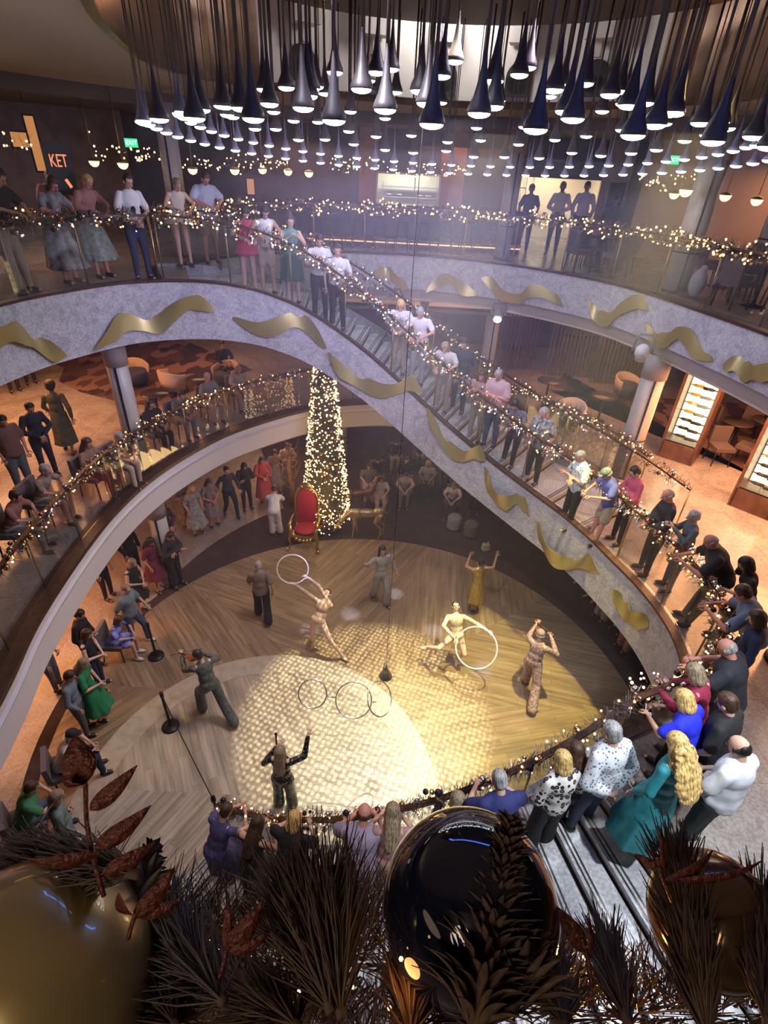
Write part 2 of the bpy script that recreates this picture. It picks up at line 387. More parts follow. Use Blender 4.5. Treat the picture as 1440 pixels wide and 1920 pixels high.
# --- floors
mb = MB(); mb.add([(-16, -3, -.03), (16, -3, -.03), (16, 27, -.03), (-16, 27, -.03)], [(0, 1, 2, 3)])
struct(mb.build('floor_stage_level', DCARPET))
def disc(name, c, r, z, m, n=96, r0=0):
    mb = MB(); h = .012
    if r0:
        mb.lathe([(r0, -h), (r0, 0), (r, 0), (r, -h)], (c[0], c[1], z), n, False, caps=False)
    else: mb.lathe([(r, -h), (r, 0), (.001, 0)], (c[0], c[1], z), n, False, caps=False)
    return struct(mb.build(name, m))
disc('floor_stage', (-0.25, 6.75), 5.75, -.012, STAGEW)
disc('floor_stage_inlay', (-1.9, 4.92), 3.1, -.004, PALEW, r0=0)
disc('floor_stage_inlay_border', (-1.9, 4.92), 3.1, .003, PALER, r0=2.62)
# stone walk of the stage level, left and back
mb = MB(); inn = [pol(Vector((-.25, 6.75, 0)), 5.76, a, -.018) for a in np.linspace(250, 112, 40)]
out = [Vector((-15, p.y*1.9-7, -.018)) if i < 28 else Vector((p.x*3-2, 26, -.018)) for i, p in enumerate(inn)]
out = [pol(Vector((-.25, 6.75, 0)), 16, a, -.018) for a in np.linspace(250, 112, 40)]
inn = [pol(Vector((-.25, 6.75, 0)), 6.0 if a > 150 else 6.0+(150-a)*.045, a, -.018) for a in np.linspace(250, 112, 40)]
mb.add(inn+out, [(i, i+1, 41+i, 40+i) for i in range(39)]); struct(mb.build('floor_stone_walk', marble_mat('warm_marble_floor', (.38, .31, .27), (.29, .235, .2), .9, .25, 1.2)))

def slab(name, edge_pts, outer_pts, z, th, top_m, bot_m):
    """floor slab between two matching curves"""
    n = len(edge_pts); mb = MB()
    a = [Vector((p.x, p.y, z)) for p in edge_pts]; b = [Vector((p.x, p.y, z)) for p in outer_pts]
    c = [Vector((p.x, p.y, z-th)) for p in edge_pts]; d = [Vector((p.x, p.y, z-th)) for p in outer_pts]
    fs = [(i, i+1, n+i+1, n+i) for i in range(n-1)]
    mb.add(a+b, [f[::-1] for f in fs]); mb.cur = 1; mb.add(c+d, fs); mb.add(a+c, fs); mb.cur = 0
    return struct(mb.build(name, [top_m, bot_m]))
def outward(pts, c, R):
    o = []
    for p in pts:
        v = Vector((p.x-c[0], p.y-c[1], 0)); v.normalize(); o.append(Vector((max(-15.3, min(15.3, c[0]+v.x*R)), max(-2.85, min(23.3, c[1]+v.y*R)), p.z)))
    return o
SOFF = mat('soffit_paint', (.30, .25, .22), .6)
ctr = (0.0, 8.0)
# middle deck: left-back part, right part, plus the strip beside the lower flight
aa = np.linspace(116, 30, 800); zz = [z_s1(a) for a in aa]
NS = 23; angs2 = [112.0]
for i in range(1, NS):
    z = 7.15-3.85*i/NS
    a = next(a for a, q in zip(aa, zz) if q <= z+.02 and a < angs2[-1]-1e-6); angs2.append(max(31, min(a, angs2[-1]-1.9)))
AF = angs2[-1]
foot_out = pol(C1, R1+W1, AF, Z2); foot_in = pol(C1, R1, AF, Z2)
ring2 = e2l + [foot_out] + [foot_in, pol(C1, R1, (AF+30)/2, Z2)] + e2r
top_out = pol(C2, RO2(A2T), A2T, Z2)
near2 = [top_out, Vector((3.3, -.2, Z2)), Vector((2.2, -1.2, Z2)), Vector((-1, -1.6, Z2)), Vector((-3.2, -.8, Z2)), Vector((-4.2, 1.2, Z2))]
slab('floor_middle_deck', ring2+near2, outward(ring2+near2, ctr, 17), Z2, .75, MARFL, SOFF)
# top deck
ring3 = e3l + [pol(C1, R1, 116, Z3), pol(C1, R1+W1, 116, Z3)] + e3b + e3n
DKFL = marble_mat('top_deck_floor', (.34, .28, .25), (.24, .2, .18), .8, .25, 1.2)
slab('floor_top_deck', ring3, outward(ring3, ctr, 17), Z3, 1.0, DKFL, SOFF)
# carpets of the middle deck
def carpet(name, pts, z, m):
    mb = MB(); n = len(pts); mb.add([(x, y, z) for x, y in pts], [tuple(range(n))]); return struct(mb.build(name, m))
pr = [P(x, y, Z2).xy for x, y in [(1440, 905), (1200, 800), (1085, 745), (1060, 700)]]
carpet('floor_carpet_right', [(15, 7.5), *[tuple(p) for p in pr], (5.0, 16.5), (15, 16)], Z2+.006, CARPET)
pl = [P(x, y, Z2).xy for x, y in [(120, 690), (110, 715), (150, 735), (235, 757), (300, 762), (330, 745)]]
carpet('floor_carpet_left', [tuple(p) for p in pl]+[(-4.5, 17), (-8, 20), (-13, 18)], Z2+.006, CARPET)

# --- fascias
def fascia(name, pts, th, m, cen=CEN, t=.06, off=0, z0=.03):
    n = normals2(pts, cen); return struct(sweep(pts, n, [(-t+off, z0), (.02+off, z0), (.02+off, -th), (-t+off, -th)], m, name))
band_main = e3l + s1in[1:] + e2r
def smooth_line(pts, k=6):
    p = [Vector(v) for v in pts]
    for _ in range(k): p = [p[0]]+[(p[i-1]+p[i]*2+p[i+1])/4 for i in range(1, len(p)-1)]+[p[-1]]
    return p
band_main = smooth_line(resample(band_main, .15), 3)
MARB_TH = 1.02
nb = normals2(band_main, (-1.0, 6.2))
struct(sweep(band_main, nb, [(-.07, .02), (.0, .02), (.0, -MARB_TH), (-.07, -MARB_TH)], BAND, 'wall_marble_band'))
struct(sweep(band_main, nb, [(-.09, .06), (.05, .06), (.05, .02), (-.09, .02)], DARKW, 'trim_band_cap'))
e3bn = resample(e3b+e3n+e3l[1:2], .22); nb3 = normals2(e3bn, ctr)
struct(sweep(e3bn, nb3, [(-.07, .02), (0, .02), (0, -.78), (-.07, -.78)], BAND, 'wall_marble_band_back'))
struct(sweep(e3bn, nb3, [(-.10, .07), (.08, .07), (.08, .02), (-.10, .02)], DARKW, 'trim_band_cap_back'))
struct(sweep(e3bn, nb3, [(.05, -.78), (.30, -.78), (.30, -1.08), (.05, -1.08)], CREAM, 'trim_soffit_back'))
n2 = normals2(e2l, ctr)
struct(sweep(e2l, n2, [(-.05, -.03), (.05, -.03), (.05, -.76), (-.05, -.70)], WHITEP, 'wall_fascia_middle_deck'))
struct(sweep(e2l, n2, [(-.08, .05), (.22, .05), (.22, -.03), (-.08, -.03)], DARKW, 'trim_middle_deck_edge'))
struct(sweep(e2l, n2, [(-.10, -.20), (-.04, -.17), (-.04, -.25), (-.08, -.25)], WHITEP, 'trim_fascia_reveal'))

# --- upper flight
def RO(r, a): return r(a) if callable(r) else r
def flight(name, c, ri, ro, angs, zs, th=.32):
    """angs: step edges from top to bottom; zs: tread heights (len = len(angs)-1)"""
    root = empty(name, (c.x, c.y, 0)); root['kind'] = 'structure'
    tb = MB(); rb = MB(); nb_ = MB(); under = MB()
    q0, q1 = pol(Vector(), ri, angs[0]), pol(Vector(), RO(ro, angs[0]), angs[0]); z_ = zs[0]+.17
    rb.add([(q0.x, q0.y, z_), (q1.x, q1.y, z_), (q1.x, q1.y, zs[0]-.03), (q0.x, q0.y, zs[0]-.03)], [(0, 1, 2, 3)])
    for i, z in enumerate(zs):
        a0, a1 = angs[i], angs[i+1]; k = 3; av = np.linspace(a0, a1, k)
        top = [pol(Vector(), ri, a, z) for a in av]+[pol(Vector(), RO(ro, a), a, z) for a in av]
        bot = [v-Vector((0, 0, .06)) for v in top]
        vs = top+bot; fs = []
        for j in range(k-1):
            fs += [(j, j+1, k+j+1, k+j), (2*k+j, 3*k+j, 3*k+j+1, 2*k+j+1)]
        fs += [(0, k, 3*k, 2*k), (k-1, 3*k-1, 4*k-1, 2*k-1)]
        fs += [(j, 2*k+j, 2*k+j+1, j+1) for j in range(k-1)]+[(k+j, k+j+1, 3*k+j+1, 3*k+j) for j in range(k-1)]
        tb.add(vs, fs)
        zn = zs[i+1] if i+1 < len(zs) else z-.16
        e0 = pol(Vector(), ri, a1, 0); e1 = pol(Vector(), RO(ro, a1), a1, 0); rd_ = (e1-e0).normalized(); t = Vector((-rd_.y, rd_.x, 0))*(-1 if a1 > a0 else 1)
        rb.add([(e0.x+t.x*.03, e0.y+t.y*.03, z-.055), (e1.x+t.x*.03, e1.y+t.y*.03, z-.055), (e1.x+t.x*.03, e1.y+t.y*.03, zn), (e0.x+t.x*.03, e0.y+t.y*.03, zn)], [(0, 1, 2, 3)])
        for d in (.035, .085):
            q0 = e0+t*d; q1 = e1+t*d; w = t*.022
            nb_.add([(*(q0).xy, z+.003), (*(q1).xy, z+.003), (*(q1+w).xy, z+.003), (*(q0+w).xy, z+.003)], [(0, 1, 2, 3)])
    tb.build('tread', TREAD, root); rb.build('riser', mat('riser_stone', (.42, .36, .31), .4), root); nb_.build('nosing_strip', mat('nosing_bronze', (.12, .10, .09), .35, .8), root)
    av = np.linspace(angs[0], angs[-1], 50); zf = [np.interp(a, sorted(angs), [v for _, v in sorted(zip(angs, list(zs)+[zs[-1]-.1]))]) for a in av]
    vs = [pol(Vector(), ri, a, z-.10) for a, z in zip(av, zf)]+[pol(Vector(), RO(ro, a), a, z-.10) for a, z in zip(av, zf)]
    vs2 = [pol(Vector(), ri, a, z-.10-th) for a, z in zip(av, zf)]+[pol(Vector(), RO(ro, a), a, z-.10-th) for a, z in zip(av, zf)]
    n = len(av); under.add(vs2, [(i, i+1, n+i+1, n+i) for i in range(n-1)]); under.add([vs[i+n] for i in range(n)]+[vs2[i+n] for i in range(n)], [(i, i+1, n+i+1, n+i) for i in range(n-1)])
    under.add([vs[i] for i in range(n)]+[vs2[i] for i in range(n)], [(i, i+1, n+i+1, n+i) for i in range(n-1)])
    under.build('soffit', WHITEP, root)
    return root
zs = [7.15-(7.15-3.3)*i/NS for i in range(1, len(angs2))]
flight('stairs_upper', C1, R1+.02, R1+W1, angs2, zs)
mb = MB(); mb.add([pol(C1, R1, a, 7.15) for a in (117, 114.5, 112)]+[pol(C1, R1+W1, a, 7.15) for a in (117, 114.5, 112)], [(0, 1, 4, 3), (1, 2, 5, 4)]); struct(mb.build('floor_landing', DKFL))
def s1_floor(a):
    for i in range(len(angs2)-1):
        if angs2[i] >= a >= angs2[i+1]: return zs[i]
    return Z3 if a > angs2[0] else Z2
N2 = 20; angsB = [A2T+(A2B-A2T)*i/N2 for i in range(N2)]+[A2B]; zsB = [3.3-3.3*(i+1)/(N2+1) for i in range(N2)]
flight('stairs_lower', C2, R2+.02, RO2, angsB, zsB)
def s2_floor(a):
    if a >= A2T: return Z2
    if a <= A2B: return 0
    i = min(N2-1, int((A2T-a)/(A2T-A2B)*N2)); return zsB[i]
# stringers of both flights
struct(sweep(s1out, normals2(s1out, C1), [(-.05, .05), (.05, .05), (.05, -.55), (-.05, -.55)], BAND, 'wall_stringer_upper'))
struct(sweep(s2in, normals2(s2in, C2), [(-.06, .05), (.04, .05), (.04, -.5), (-.06, -.5)], BAND, 'wall_stringer_lower'))
struct(sweep(s2out, normals2(s2out, C2), [(-.05, .05), (.05, .05), (.05, -.5), (-.05, -.5)], BAND, 'wall_stringer_lower_outer'))

# --- outer walls
WALLD = mat('dark_panelled_wall', (.10, .06, .045), .55, noise=(2, (.06, .035, .03), 1))
WALLM = mat('mauve_wall', (.30, .22, .21), .6)
def wall(name, x0, y0, x1, y1, z0, z1, m, t=.1):
    mb = MB(); d = Vector((x1-x0, y1-y0, 0)); L = d.length
    mb.box(((x0+x1)/2, (y0+y1)/2, (z0+z1)/2), (L, t, z1-z0), math.atan2(d.y, d.x)); return struct(mb.build(name, m))
wall('wall_back_stage', -16, 21, 16, 21, -.03, 2.55, WALLM)
wall('wall_back_middle', -16, 23.5, 16, 23.5, 3.3, 6.15, WALLD)
wall('wall_left', -15.5, -3, -15.5, 27, -.03, 10, WALLD)
wall('wall_right', 15.5, -3, 15.5, 27, -.03, 10, WALLD)
wall('wall_near', -16, -3, 16, -3, -.03, 10, WALLD)
# --- ceiling of the top deck with the chandelier's opening
CEILM = mat('ceiling_paint', (.42, .37, .33), .7, noise=(40, (.38, .33, .30), .5))
CEILD = mat('ceiling_bulkhead', (.16, .125, .11), .6)
BRONZE = mat('bronze_panel', (.12, .075, .05), .28, .8, noise=(3, (.07, .04, .03), 1))
opn = [(-.9, 3.0), (-2.33, 5.2), (-3.07, 7.2), (-3.5, 9.4), (-3.2, 11.2), (-1.6, 13.0), (.8, 13.9), (3.2, 13.0), (4.7, 11.2), (5.1, 9.0), (4.9, 6.6), (4.1, 4.3), (2.8, 2.8), (.9, 2.3)]
OC = (0.8, 8.2)
op = resample(crom(V3(opn+opn[:1], 10.2), 8), .3)
n = len(op); outc = [Vector((OC[0]+(p.x-OC[0])*1.0, OC[1]+(p.y-OC[1]), 10.2)) for p in op]
def ringcurve(R):
    o = []
    for p in op:
        v = Vector((p.x-OC[0], p.y-OC[1])).normalized(); o.append(Vector((OC[0]-.9+v.x*R, OC[1]+v.y*(R+.9), 10.2)))
    return o
g = ringcurve(7.6)
mb = MB(); mb.add(op+g, [(i, i+1, n+i+1, n+i) for i in range(n-1)]); struct(mb.build('ceiling_top_deck', CEILM))
def zz_(pts, z): return [Vector((p.x, p.y, z)) for p in pts]
mb = MB(); g2_ = ringcurve(7.85); g3_ = zz_(outward(op, OC, 17), 9.97)
g3_ = [Vector((p.x, p.y, 9.97)) for p in g3_]
mb.add(g+zz_(g, 10.35)+zz_(g2_, 10.35)+zz_(g2_, 9.97)+g3_, [(k*n+i, k*n+i+1, (k+1)*n+i+1, (k+1)*n+i) for k in range(4) for i in range(n-1)]); struct(mb.build('ceiling_bulkhead', CEILD))
# drum above the opening
mb = MB(); mw = MB()
for i in range(n-1):
    q = [op[i], op[i+1]]; a = math.degrees(math.atan2(q[0].y-OC[1], q[0].x-OC[0]))
    t = mw if 48 < a < 132 else mb
    t.add([(*q[0].xy, 10.2), (*q[1].xy, 10.2), (*q[1].xy, 12.6), (*q[0].xy, 12.6)], [(0, 1, 2, 3)])
struct(mb.build('wall_drum_bronze', BRONZE)); struct(mw.build('wall_drum_white', mat('drum_white', (.5, .47, .45), .5)))
nn = normals2(op, OC)
struct(sweep(op, nn, [(-.05, -.04), (.05, -.04), (.05, .08), (-.05, .08)], BRONZE, 'trim_opening'))
mb = MB(); mb.add([(p.x, p.y, 12.6) for p in op[:-1]], [tuple(range(n-1))]); struct(mb.build('ceiling_drum', mat('drum_ceiling', (.62, .58, .55), .6)))
light('drum_fill', 'POINT', (0.8, 13.0, 11.7), 140, (1, .93, .88), size=.3)
light('drum_amber_left', 'POINT', (-2.9, 9.6, 10.9), 14, AMBER, size=.15); light('drum_amber_right', 'POINT', (4.5, 9.8, 10.9), 12, AMBER, size=.15)
# arched recesses and ducts of the drum, on its white side
mb = MB(); mk_ = MB()
for q in (60, 74, 90, 106, 120):
    a = math.radians(q); j = min(range(n), key=lambda i: abs(math.atan2(op[i].y-OC[1], op[i].x-OC[0])-a)); p = op[j]; v = (Vector((OC[0], OC[1], 0))-Vector((p.x, p.y, 0))).normalized(); rz = math.atan2(v.y, v.x)+PI/2
    c = p+v*.05; mk_.box((c.x, c.y, 10.5), (.5, .08, .3), rz); mk_.lathe([(.25, -.04), (.25, .04)], (c.x, c.y, 10.65), 20, False, M=Matrix.Rotation(rz, 3, 'Z') @ Matrix.Rotation(PI/2, 3, 'X'))
    c2 = p+v*.2; mb.box((c2.x, c2.y, 11.35), (.5, .35, .42), rz); mb.box((c2.x, c2.y, 11.05), (.12, .12, .3), rz)
struct(mk_.build('trim_drum_arches', mat('arch_dark', (.03, .028, .03), .4))); struct(mb.build('trim_drum_ducts', WHITEP))
mb = MB(); mb.lathe([(.001, .12), (4.0, .12), (4.08, .06), (4.03, 0), (.001, 0)], (.75, 8.6, 11.25), 72, False)
struct(mb.build('ceiling_canopy', mat('canopy_brown', (.11, .085, .07), .6)))

# ================================================================ CHANDELIER: every pendant its own thing
cab = MB().tube([(0, 0, .42), (0, 0, 2.6)], .014, 6).mesh('cable', mat('cable_brown', (.10, .07, .055), .5))
prof = [(.010, .46), (.013, .36), (.022, .27), (.036, .18), (.058, .09), (.088, .03), (.096, 0), (.088, -.012), (.07, -.008)]
shd = MB().lathe(prof, n=16).mesh('shade', mat('smoked_shade', (.075, .055, .06), .5, .25))
lns = MB().ball((0, 0, -.012), (.086, .086, .032), 16, 8).mesh('lens', LENS)
c6 = MB().tube([(0, 0, .4), (0, 0, 2.6)], .008, 5).mesh('cable_thin', MATS['cable_brown'])
sh2 = MB().lathe([(.006, .5), (.009, .3), (.02, .16), (.045, .05), (.078, 0), (.07, -.01)], n=14).mesh('slim_shade', mat('pearl_shade', (.20, .18, .26), .42, .3))
ln2 = MB().ball((0, 0, -.010), (.074, .074, .028), 14, 8).mesh('slim_lens', LENS)
def pendant(x, y, z, slim, grp, lab):
    r = empty('pendant_lamp', (x, y, z), 0, lab, 'pendant lamp', grp)
    a = link('cable', c6 if slim else cab, r); a.scale.z = (11.25-z)/2.6 if False else 1
    a.scale = (1, 1, (11.25-z)/2.6)
    b = link('shade', sh2 if slim else shd, r); l = link('lens', ln2 if slim else lns, r)
    return r
rg = random.Random(3)
def zpl(y, dz): return 9.02+min(.42, (12.9-y)*.085)+dz
for R, cnt, dz, slim, grp, lab in [
    (3.9, 66, 0, True, 'slim pendants of the outer circle', 'slim pearly trumpet pendant lamp of the outermost, lowest hanging circle'),
    (3.5, 60, .10, True, 'slim pendants of the second circle', 'slim pearly trumpet pendant lamp of the second circle from the rim'),
    (3.05, 34, .22, False, 'wide pendants of the third circle', 'wide smoked trumpet pendant lamp on the third circle from the rim'),
    (2.5, 26, .36, False, 'wide pendants of the fourth circle', 'wide smoked trumpet pendant lamp on the fourth circle from the rim'),
    (1.9, 16, .52, False, 'wide pendants of the fifth circle', 'wide smoked trumpet pendant lamp near the middle of the chandelier'),
    (1.2, 9, .68, False, 'wide pendants of the innermost circle', 'wide smoked trumpet pendant lamp in the innermost, highest hanging circle')]:
    for i in range(cnt):
        a = 2*PI*(i+.5*(R < 3.7))/cnt; x = .75+R*math.cos(a)+rg.uniform(-.05, .05)*(not slim); y = 8.6+R*math.sin(a)+rg.uniform(-.05, .05)*(not slim)
        near_wide = slim and y < 6.8
        if near_wide and i % 2: continue
        pendant(x, y, zpl(y, dz)+rg.uniform(-.05, .05)*(not slim), slim and not near_wide, grp, lab)
for (bx, by, tz) in [(-1.6, 8.8, 6.6), (1.3, 9.0, 5.2), (2.3, 7.9, 3.0), (.35, 10.2, 6.2), (-.7, 9.4, 6.4)]:
    light('beam', 'SPOT', (bx, by, 9.2), 4500, (.45, .55, 1), (bx+.02, by, 0), .03, spot=3.6, blend=1)

# ================================================================ COLUMNS
COLM = mat('column_stone', (.50, .46, .42), .35, noise=(5, (.42, .39, .37), 1))
def column(x, y, z0, z1, r, label, grp=None):
    t = empty('column', (x, y, z0)); struct(t); h = z1-z0
    MB().lathe([(r, 0), (r, h)], n=28).build('shaft', COLM, t)
    d = Vector((-x, -y, 0)).normalized(); s_ = Vector((-d.y, d.x, 0)); a = (d+s_*.25*(1 if x > 0 else -1)).normalized()*r
    MB().box((a.x, a.y, h/2), (.035, .035, h), math.atan2(a.y, a.x)).build('seam_strip', BLACKM, t)
    MB().lathe([(r+.015, .0), (r+.015, .05)], n=28).build('base_ring', BLACKM, t)
    for zz2 in (.75, .95):
        MB().lathe([(r+.012, zz2), (r+.012, zz2+.025)], n=28).build('band_ring', BLACKM, t)
    MB().lathe([(r+.02, h-.5), (r+.02, h)], n=28).build('capital', mat('capital_ribbed', (.33, .28, .26), .5), t)
column(-5.37, 10.14, Z2, 6.14, .2, ''); column(-5.3, 10.2, Z1, 2.55, .2, '')
column(5.5, 11.06, Z2, 6.14, .24, ''); column(5.95, 5.5, Z2, 6.14, .22, ''); column(2.91, 16.26, Z2, 6.14, .2, '')
column(-2.3, 17.5, Z2, 6.14, .2, ''); column(.9, 16.9, Z2, 6.14, .12, '')
column(5.85, 12.11, Z3, 9.97, .24, ''); column(2.77, 15.7, Z3, 9.97, .2, ''); column(-4.9, 13.4, Z3, 9.97, .2, ''); column(8.2, 13.4, Z3, 9.97, .22, '')
column(-1.6, 17.2, Z1, 2.55, .15, '')

# ================================================================ TOP DECK, BACK
RED = mat('terracotta_wall', (.40, .16, .09), .55, noise=(2.5, (.30, .11, .06), 1)); TANW = mat('tan_wall', (.46, .28, .17), .5)
YB = 19.2
for (x0, x1, m) in [(-15, -4.2, WALLD), (-4.2, -1.3, WALLD), (-1.3, -.74, RED), (1.17, 1.9, RED), (1.9, 3.6, WALLD), (6.05, 6.9, TANW), (6.9, 15, WALLD)]:
    wall('wall_back_top', x0, YB, x1, YB, 7.15, 10.0, m)
wall('wall_back_top', -.74, YB, 1.17, YB, 7.15, 7.95, RED); wall('wall_back_top', -.74, YB, 1.17, YB, 8.88, 10.0, WALLD)
wall('wall_back_top', 3.6, YB, 6.05, YB, 8.96, 10.0, WALLD)
wall('wall_tan_right', 6.7, 17.6, 9.4, 15.6, 7.15, 9.97, TANW); wall('wall_dark_right', 9.4, 15.6, 12.5, 12.5, 7.15, 9.97, mat('brown_wall', (.20, .10, .06), .5))
wall('wall_left_top', -13, 12.0, -7.6, 17.5, 7.15, 9.97, mat('brown_wall_left', (.16, .085, .055), .5, noise=(3, (.08, .045, .03), 1)))
# bright galley behind a serving hatch
WHT = mat('galley_white', (.78, .76, .66), .4)
mb = MB(); mb.box((.2, 20.9, 8.3), (2.6, .05, 2.4)); mb.box((-1.1, 20.1, 8.3), (.05, 1.6, 2.4)); mb.box((1.5, 20.1, 8.3), (.05, 1.6, 2.4)); mb.box((.2, 20.1, 9.3), (2.6, 1.6, .05)); struct(mb.build('wall_galley', WHT))
light('galley_light', 'AREA', (.2, 20.0, 9.25), 34, (1, .98, .78), (.2, 20.1, 0), 1.2, .6)
fr = struct(MB().box((-.74, YB-.06, 8.41), (.05, .08, .98)).box((1.17, YB-.06, 8.41), (.05, .08, .98)).box((.21, YB-.06, 8.88), (1.96, .08, .05)).box((.21, YB-.06, 7.95), (1.96, .08, .05)).box((.42, YB-.06, 8.4), (.03, .05, .95)).build('window_1', WHITEP))
t = empty('galley_shelf', (.3, 20.6, 8.2), 0, 'steel wall shelf with white crockery in the bright galley hatch', 'shelf')
for z in (.0, .28): MB().box((0, 0, z), (1.9, .35, .03)).build('shelf_board', STEEL, t)
for x in (-.9, .9): MB().box((x, .1, .1), (.03, .03, .6)).build('upright', STEEL, t)
PLATE = mat('white_china', (.8, .78, .72), .3)
for i, x in enumerate((-.7, -.35, .35, .62)):
    tag(MB().lathe([(.03, 0), (.10, .02), (.11, .06), (.09, .06)], (0, 0, 0), 14).build('bowl', PLATE), 'white china bowl on the galley shelf', 'bowl', 'white bowls on the galley shelf').location = (.3+x, 20.6, 8.22)
for i, x in enumerate((.55, .8, 1.05)):
    b = MB().box((0, 0, .1), (.2, .02, .2)).build('menu_card', mat('card_white', (.8, .8, .75), .6)); b.location = (x, 19.05, 7.98+.01)
    MB().box((0, -.012, .1), (.10, .004, .03)).build('card_print', mat('ink', (.1, .09, .08), .7), b)
    tag(b, ['white card at the near end of three on the hatch sill', 'white card in the middle of three on the hatch sill', 'white card nearest the hatch frame on the sill'][i], 'card')
# bright room behind a doorway, right
mb = MB(); mb.box((4.9, 21.6, 8.4), (3.4, .05, 2.5)); mb.box((3.3, 20.4, 8.4), (.05, 2.4, 2.5)); mb.box((6.5, 20.4, 8.4), (.05, 2.4, 2.5)); mb.box((4.9, 20.4, 9.4), (3.4, 2.5, .05)); struct(mb.build('wall_service_room', mat('room_cream', (.78, .68, .52), .5)))
light('service_room_light', 'AREA', (4.9, 20.3, 9.35), 60, (1, .88, .66), (4.9, 20.5, 0), 1.6)
d = struct(MB().box((0, 0, 1.05), (.95, .05, 2.1)).build('door_1', mat('door_cream', (.72, .62, .47), .45))); d.location = (5.0, 21.55, 7.15)
MB().box((-.25, -.04, 2.0), (.35, .05, .05)).build('door_closer', BLACKM, d); MB().box((.38, -.05, 1.0), (.12, .04, .03)).build('door_handle', STEEL, d)
t = empty('storage_rack', (3.75, 20.2, 7.15), 0, 'tall chrome wire rack with folded white linens in the bright service room', 'rack')
for x, y in ((-.2, -.4), (.2, -.4), (-.2, .4), (.2, .4)): MB().tube([(x, y, 0), (x, y, 1.9)], .015, 6).build('post', STEEL, t)
for z in (.3, .7, 1.1, 1.5, 1.85): MB().box((0, 0, z), (.42, .85, .02)).build('shelf_board', STEEL, t)
t = empty('doorway_screen', (6.35, 18.6, 7.15+0), .3, 'dark folding screen at the edge of the bright doorway', 'screen')
MB().box((0, 0, .90), (.5, .04, 1.78)).build('panel', WALLD, t); MB().box((.26, 0, .90), (.03, .06, 1.8)).build('frame', BLACKM, t)

# long bar with its stools
t = empty('bar_counter', (.2, 16.9, Z3), 0, 'long dark bar counter with a lit warm strip under its top', 'bar counter')
MB().box((0, 0, .5), (6.4, .6, 1.0)).build('body', DARKW, t); MB().box((0, -.02, 1.03), (6.6, .8, .06)).build('top', mat('bar_top', (.05, .035, .03), .15), t)
MB().box((0, -.32, .13), (6.4, .02, .03)).build('light_strip', glow('amber_strip', (1, .5, .2), 1.6), t)
MB().tube([(-3.2, -.42, .22), (3.2, -.42, .22)], .02, 8).build('foot_rail', BRASS, t)
seatm = MB().lathe([(.02, .72), (.18, .72), (.2, .76), (.18, .82), (.02, .82)], n=16).mesh('seat', mat('brown_leather', (.07, .04, .03), .5))
legm = MB().tube([(.1, .1, .72), (.2, .2, 0)], .014, 6).mesh('leg', BLACKM)
backm = MB().tube([(.17*math.cos(a), .17*math.sin(a), 1.02) for a in np.linspace(.2, PI-.2, 10)], .03, 6).mesh('backrest', MATS['brown_leather'])
rngm = MB().tube([(.16*math.cos(a), .16*math.sin(a), .3) for a in np.linspace(0, 2*PI, 17)[:-1]], .01, 5, closed=True).mesh('foot_ring', BRASS)
def stool(x, y, z, rz, lab, grp):
    r = empty('bar_stool', (x, y, z), rz, lab, 'bar stool', grp); link('seat', seatm, r); link('backrest', backm, r); link('foot_ring', rngm, r)
    for i in range(4): l = link('leg', legm, r); l.rotation_euler = (0, 0, i*PI/2)
    return r
for i in range(9): stool(-2.8+i*.58, 16.05, Z3, PI+rg.uniform(-.2, .2), 'brown leather bar stool in the row along the long dark bar', 'bar stools along the dark bar')
GLS = mat('back_bar_bottle', (.10, .14, .10), .15); 
# tables and chairs of the top deck, right
topm = MB().lathe([(.001, .74), (.38, .74), (.39, .755), (.38, .77), (.001, .77)], n=24).mesh('table_top', mat('table_dark', (.06, .045, .04), .25))
pedm = MB().lathe([(.22, 0), (.22, .02), (.035, .05), (.03, .73)], n=16).mesh('pedestal', BLACKM)
def table(x, y, z, lab, grp=None, s=1):
    r = empty('round_table', (x, y, z), 0, lab, 'table', grp); link('table_top', topm, r); link('pedestal', pedm, r); r.scale = (s, s, 1); return r
cs_ = MB().box((0, 0, .44), (.46, .46, .09)).mesh('seat', mat('chair_fabric', (.11, .08, .075), .8))
cb_ = MB().box((0, .22, .68), (.46, .06, .42)).mesh('backrest', MATS['chair_fabric'])
cl_ = MB().tube([(.19, .19, .4), (.21, .21, 0)], .015, 6).mesh('leg', BLACKM)
def chair(x, y, z, rz, lab, grp=None, fab=None):
    r = empty('dining_chair', (x, y, z), rz, lab, 'chair', grp); link('seat', cs_, r); link('backrest', cb_, r)
    for i in range(4): l = link('leg', cl_, r); l.rotation_euler = (0, 0, i*PI/2)
    return r
for i, (x, y) in enumerate([(6.9, 11.0), (7.6, 9.4), (7.2, 13.0), (4.9, 14.3), (9.3, 11.4)]):
    table(x, y, Z3, 'dark round pedestal table behind the top deck garland on the column side', 'round tables of the top deck')
    for a in (.3, 1.9, 3.5, 5.0):
        chair(x+.62*math.cos(a), y+.62*math.sin(a), Z3, a-PI/2, 'dark upholstered chair at a round table of the top deck', 'chairs at the top deck tables')
t = empty('linen_bag', tuple(P(1300, 555, Z3)), .2, 'crumpled white linen on the floor beside the top deck column', 'linen')
MB().ball((0, 0, .25), (.17, .14, .27), 12, 8).build('sack', mat('white_linen', (.5, .48, .5), .8), t); MB().ball((.05, .02, .5), (.08, .07, .08), 8, 6).build('knot', MATS['white_linen'], t)

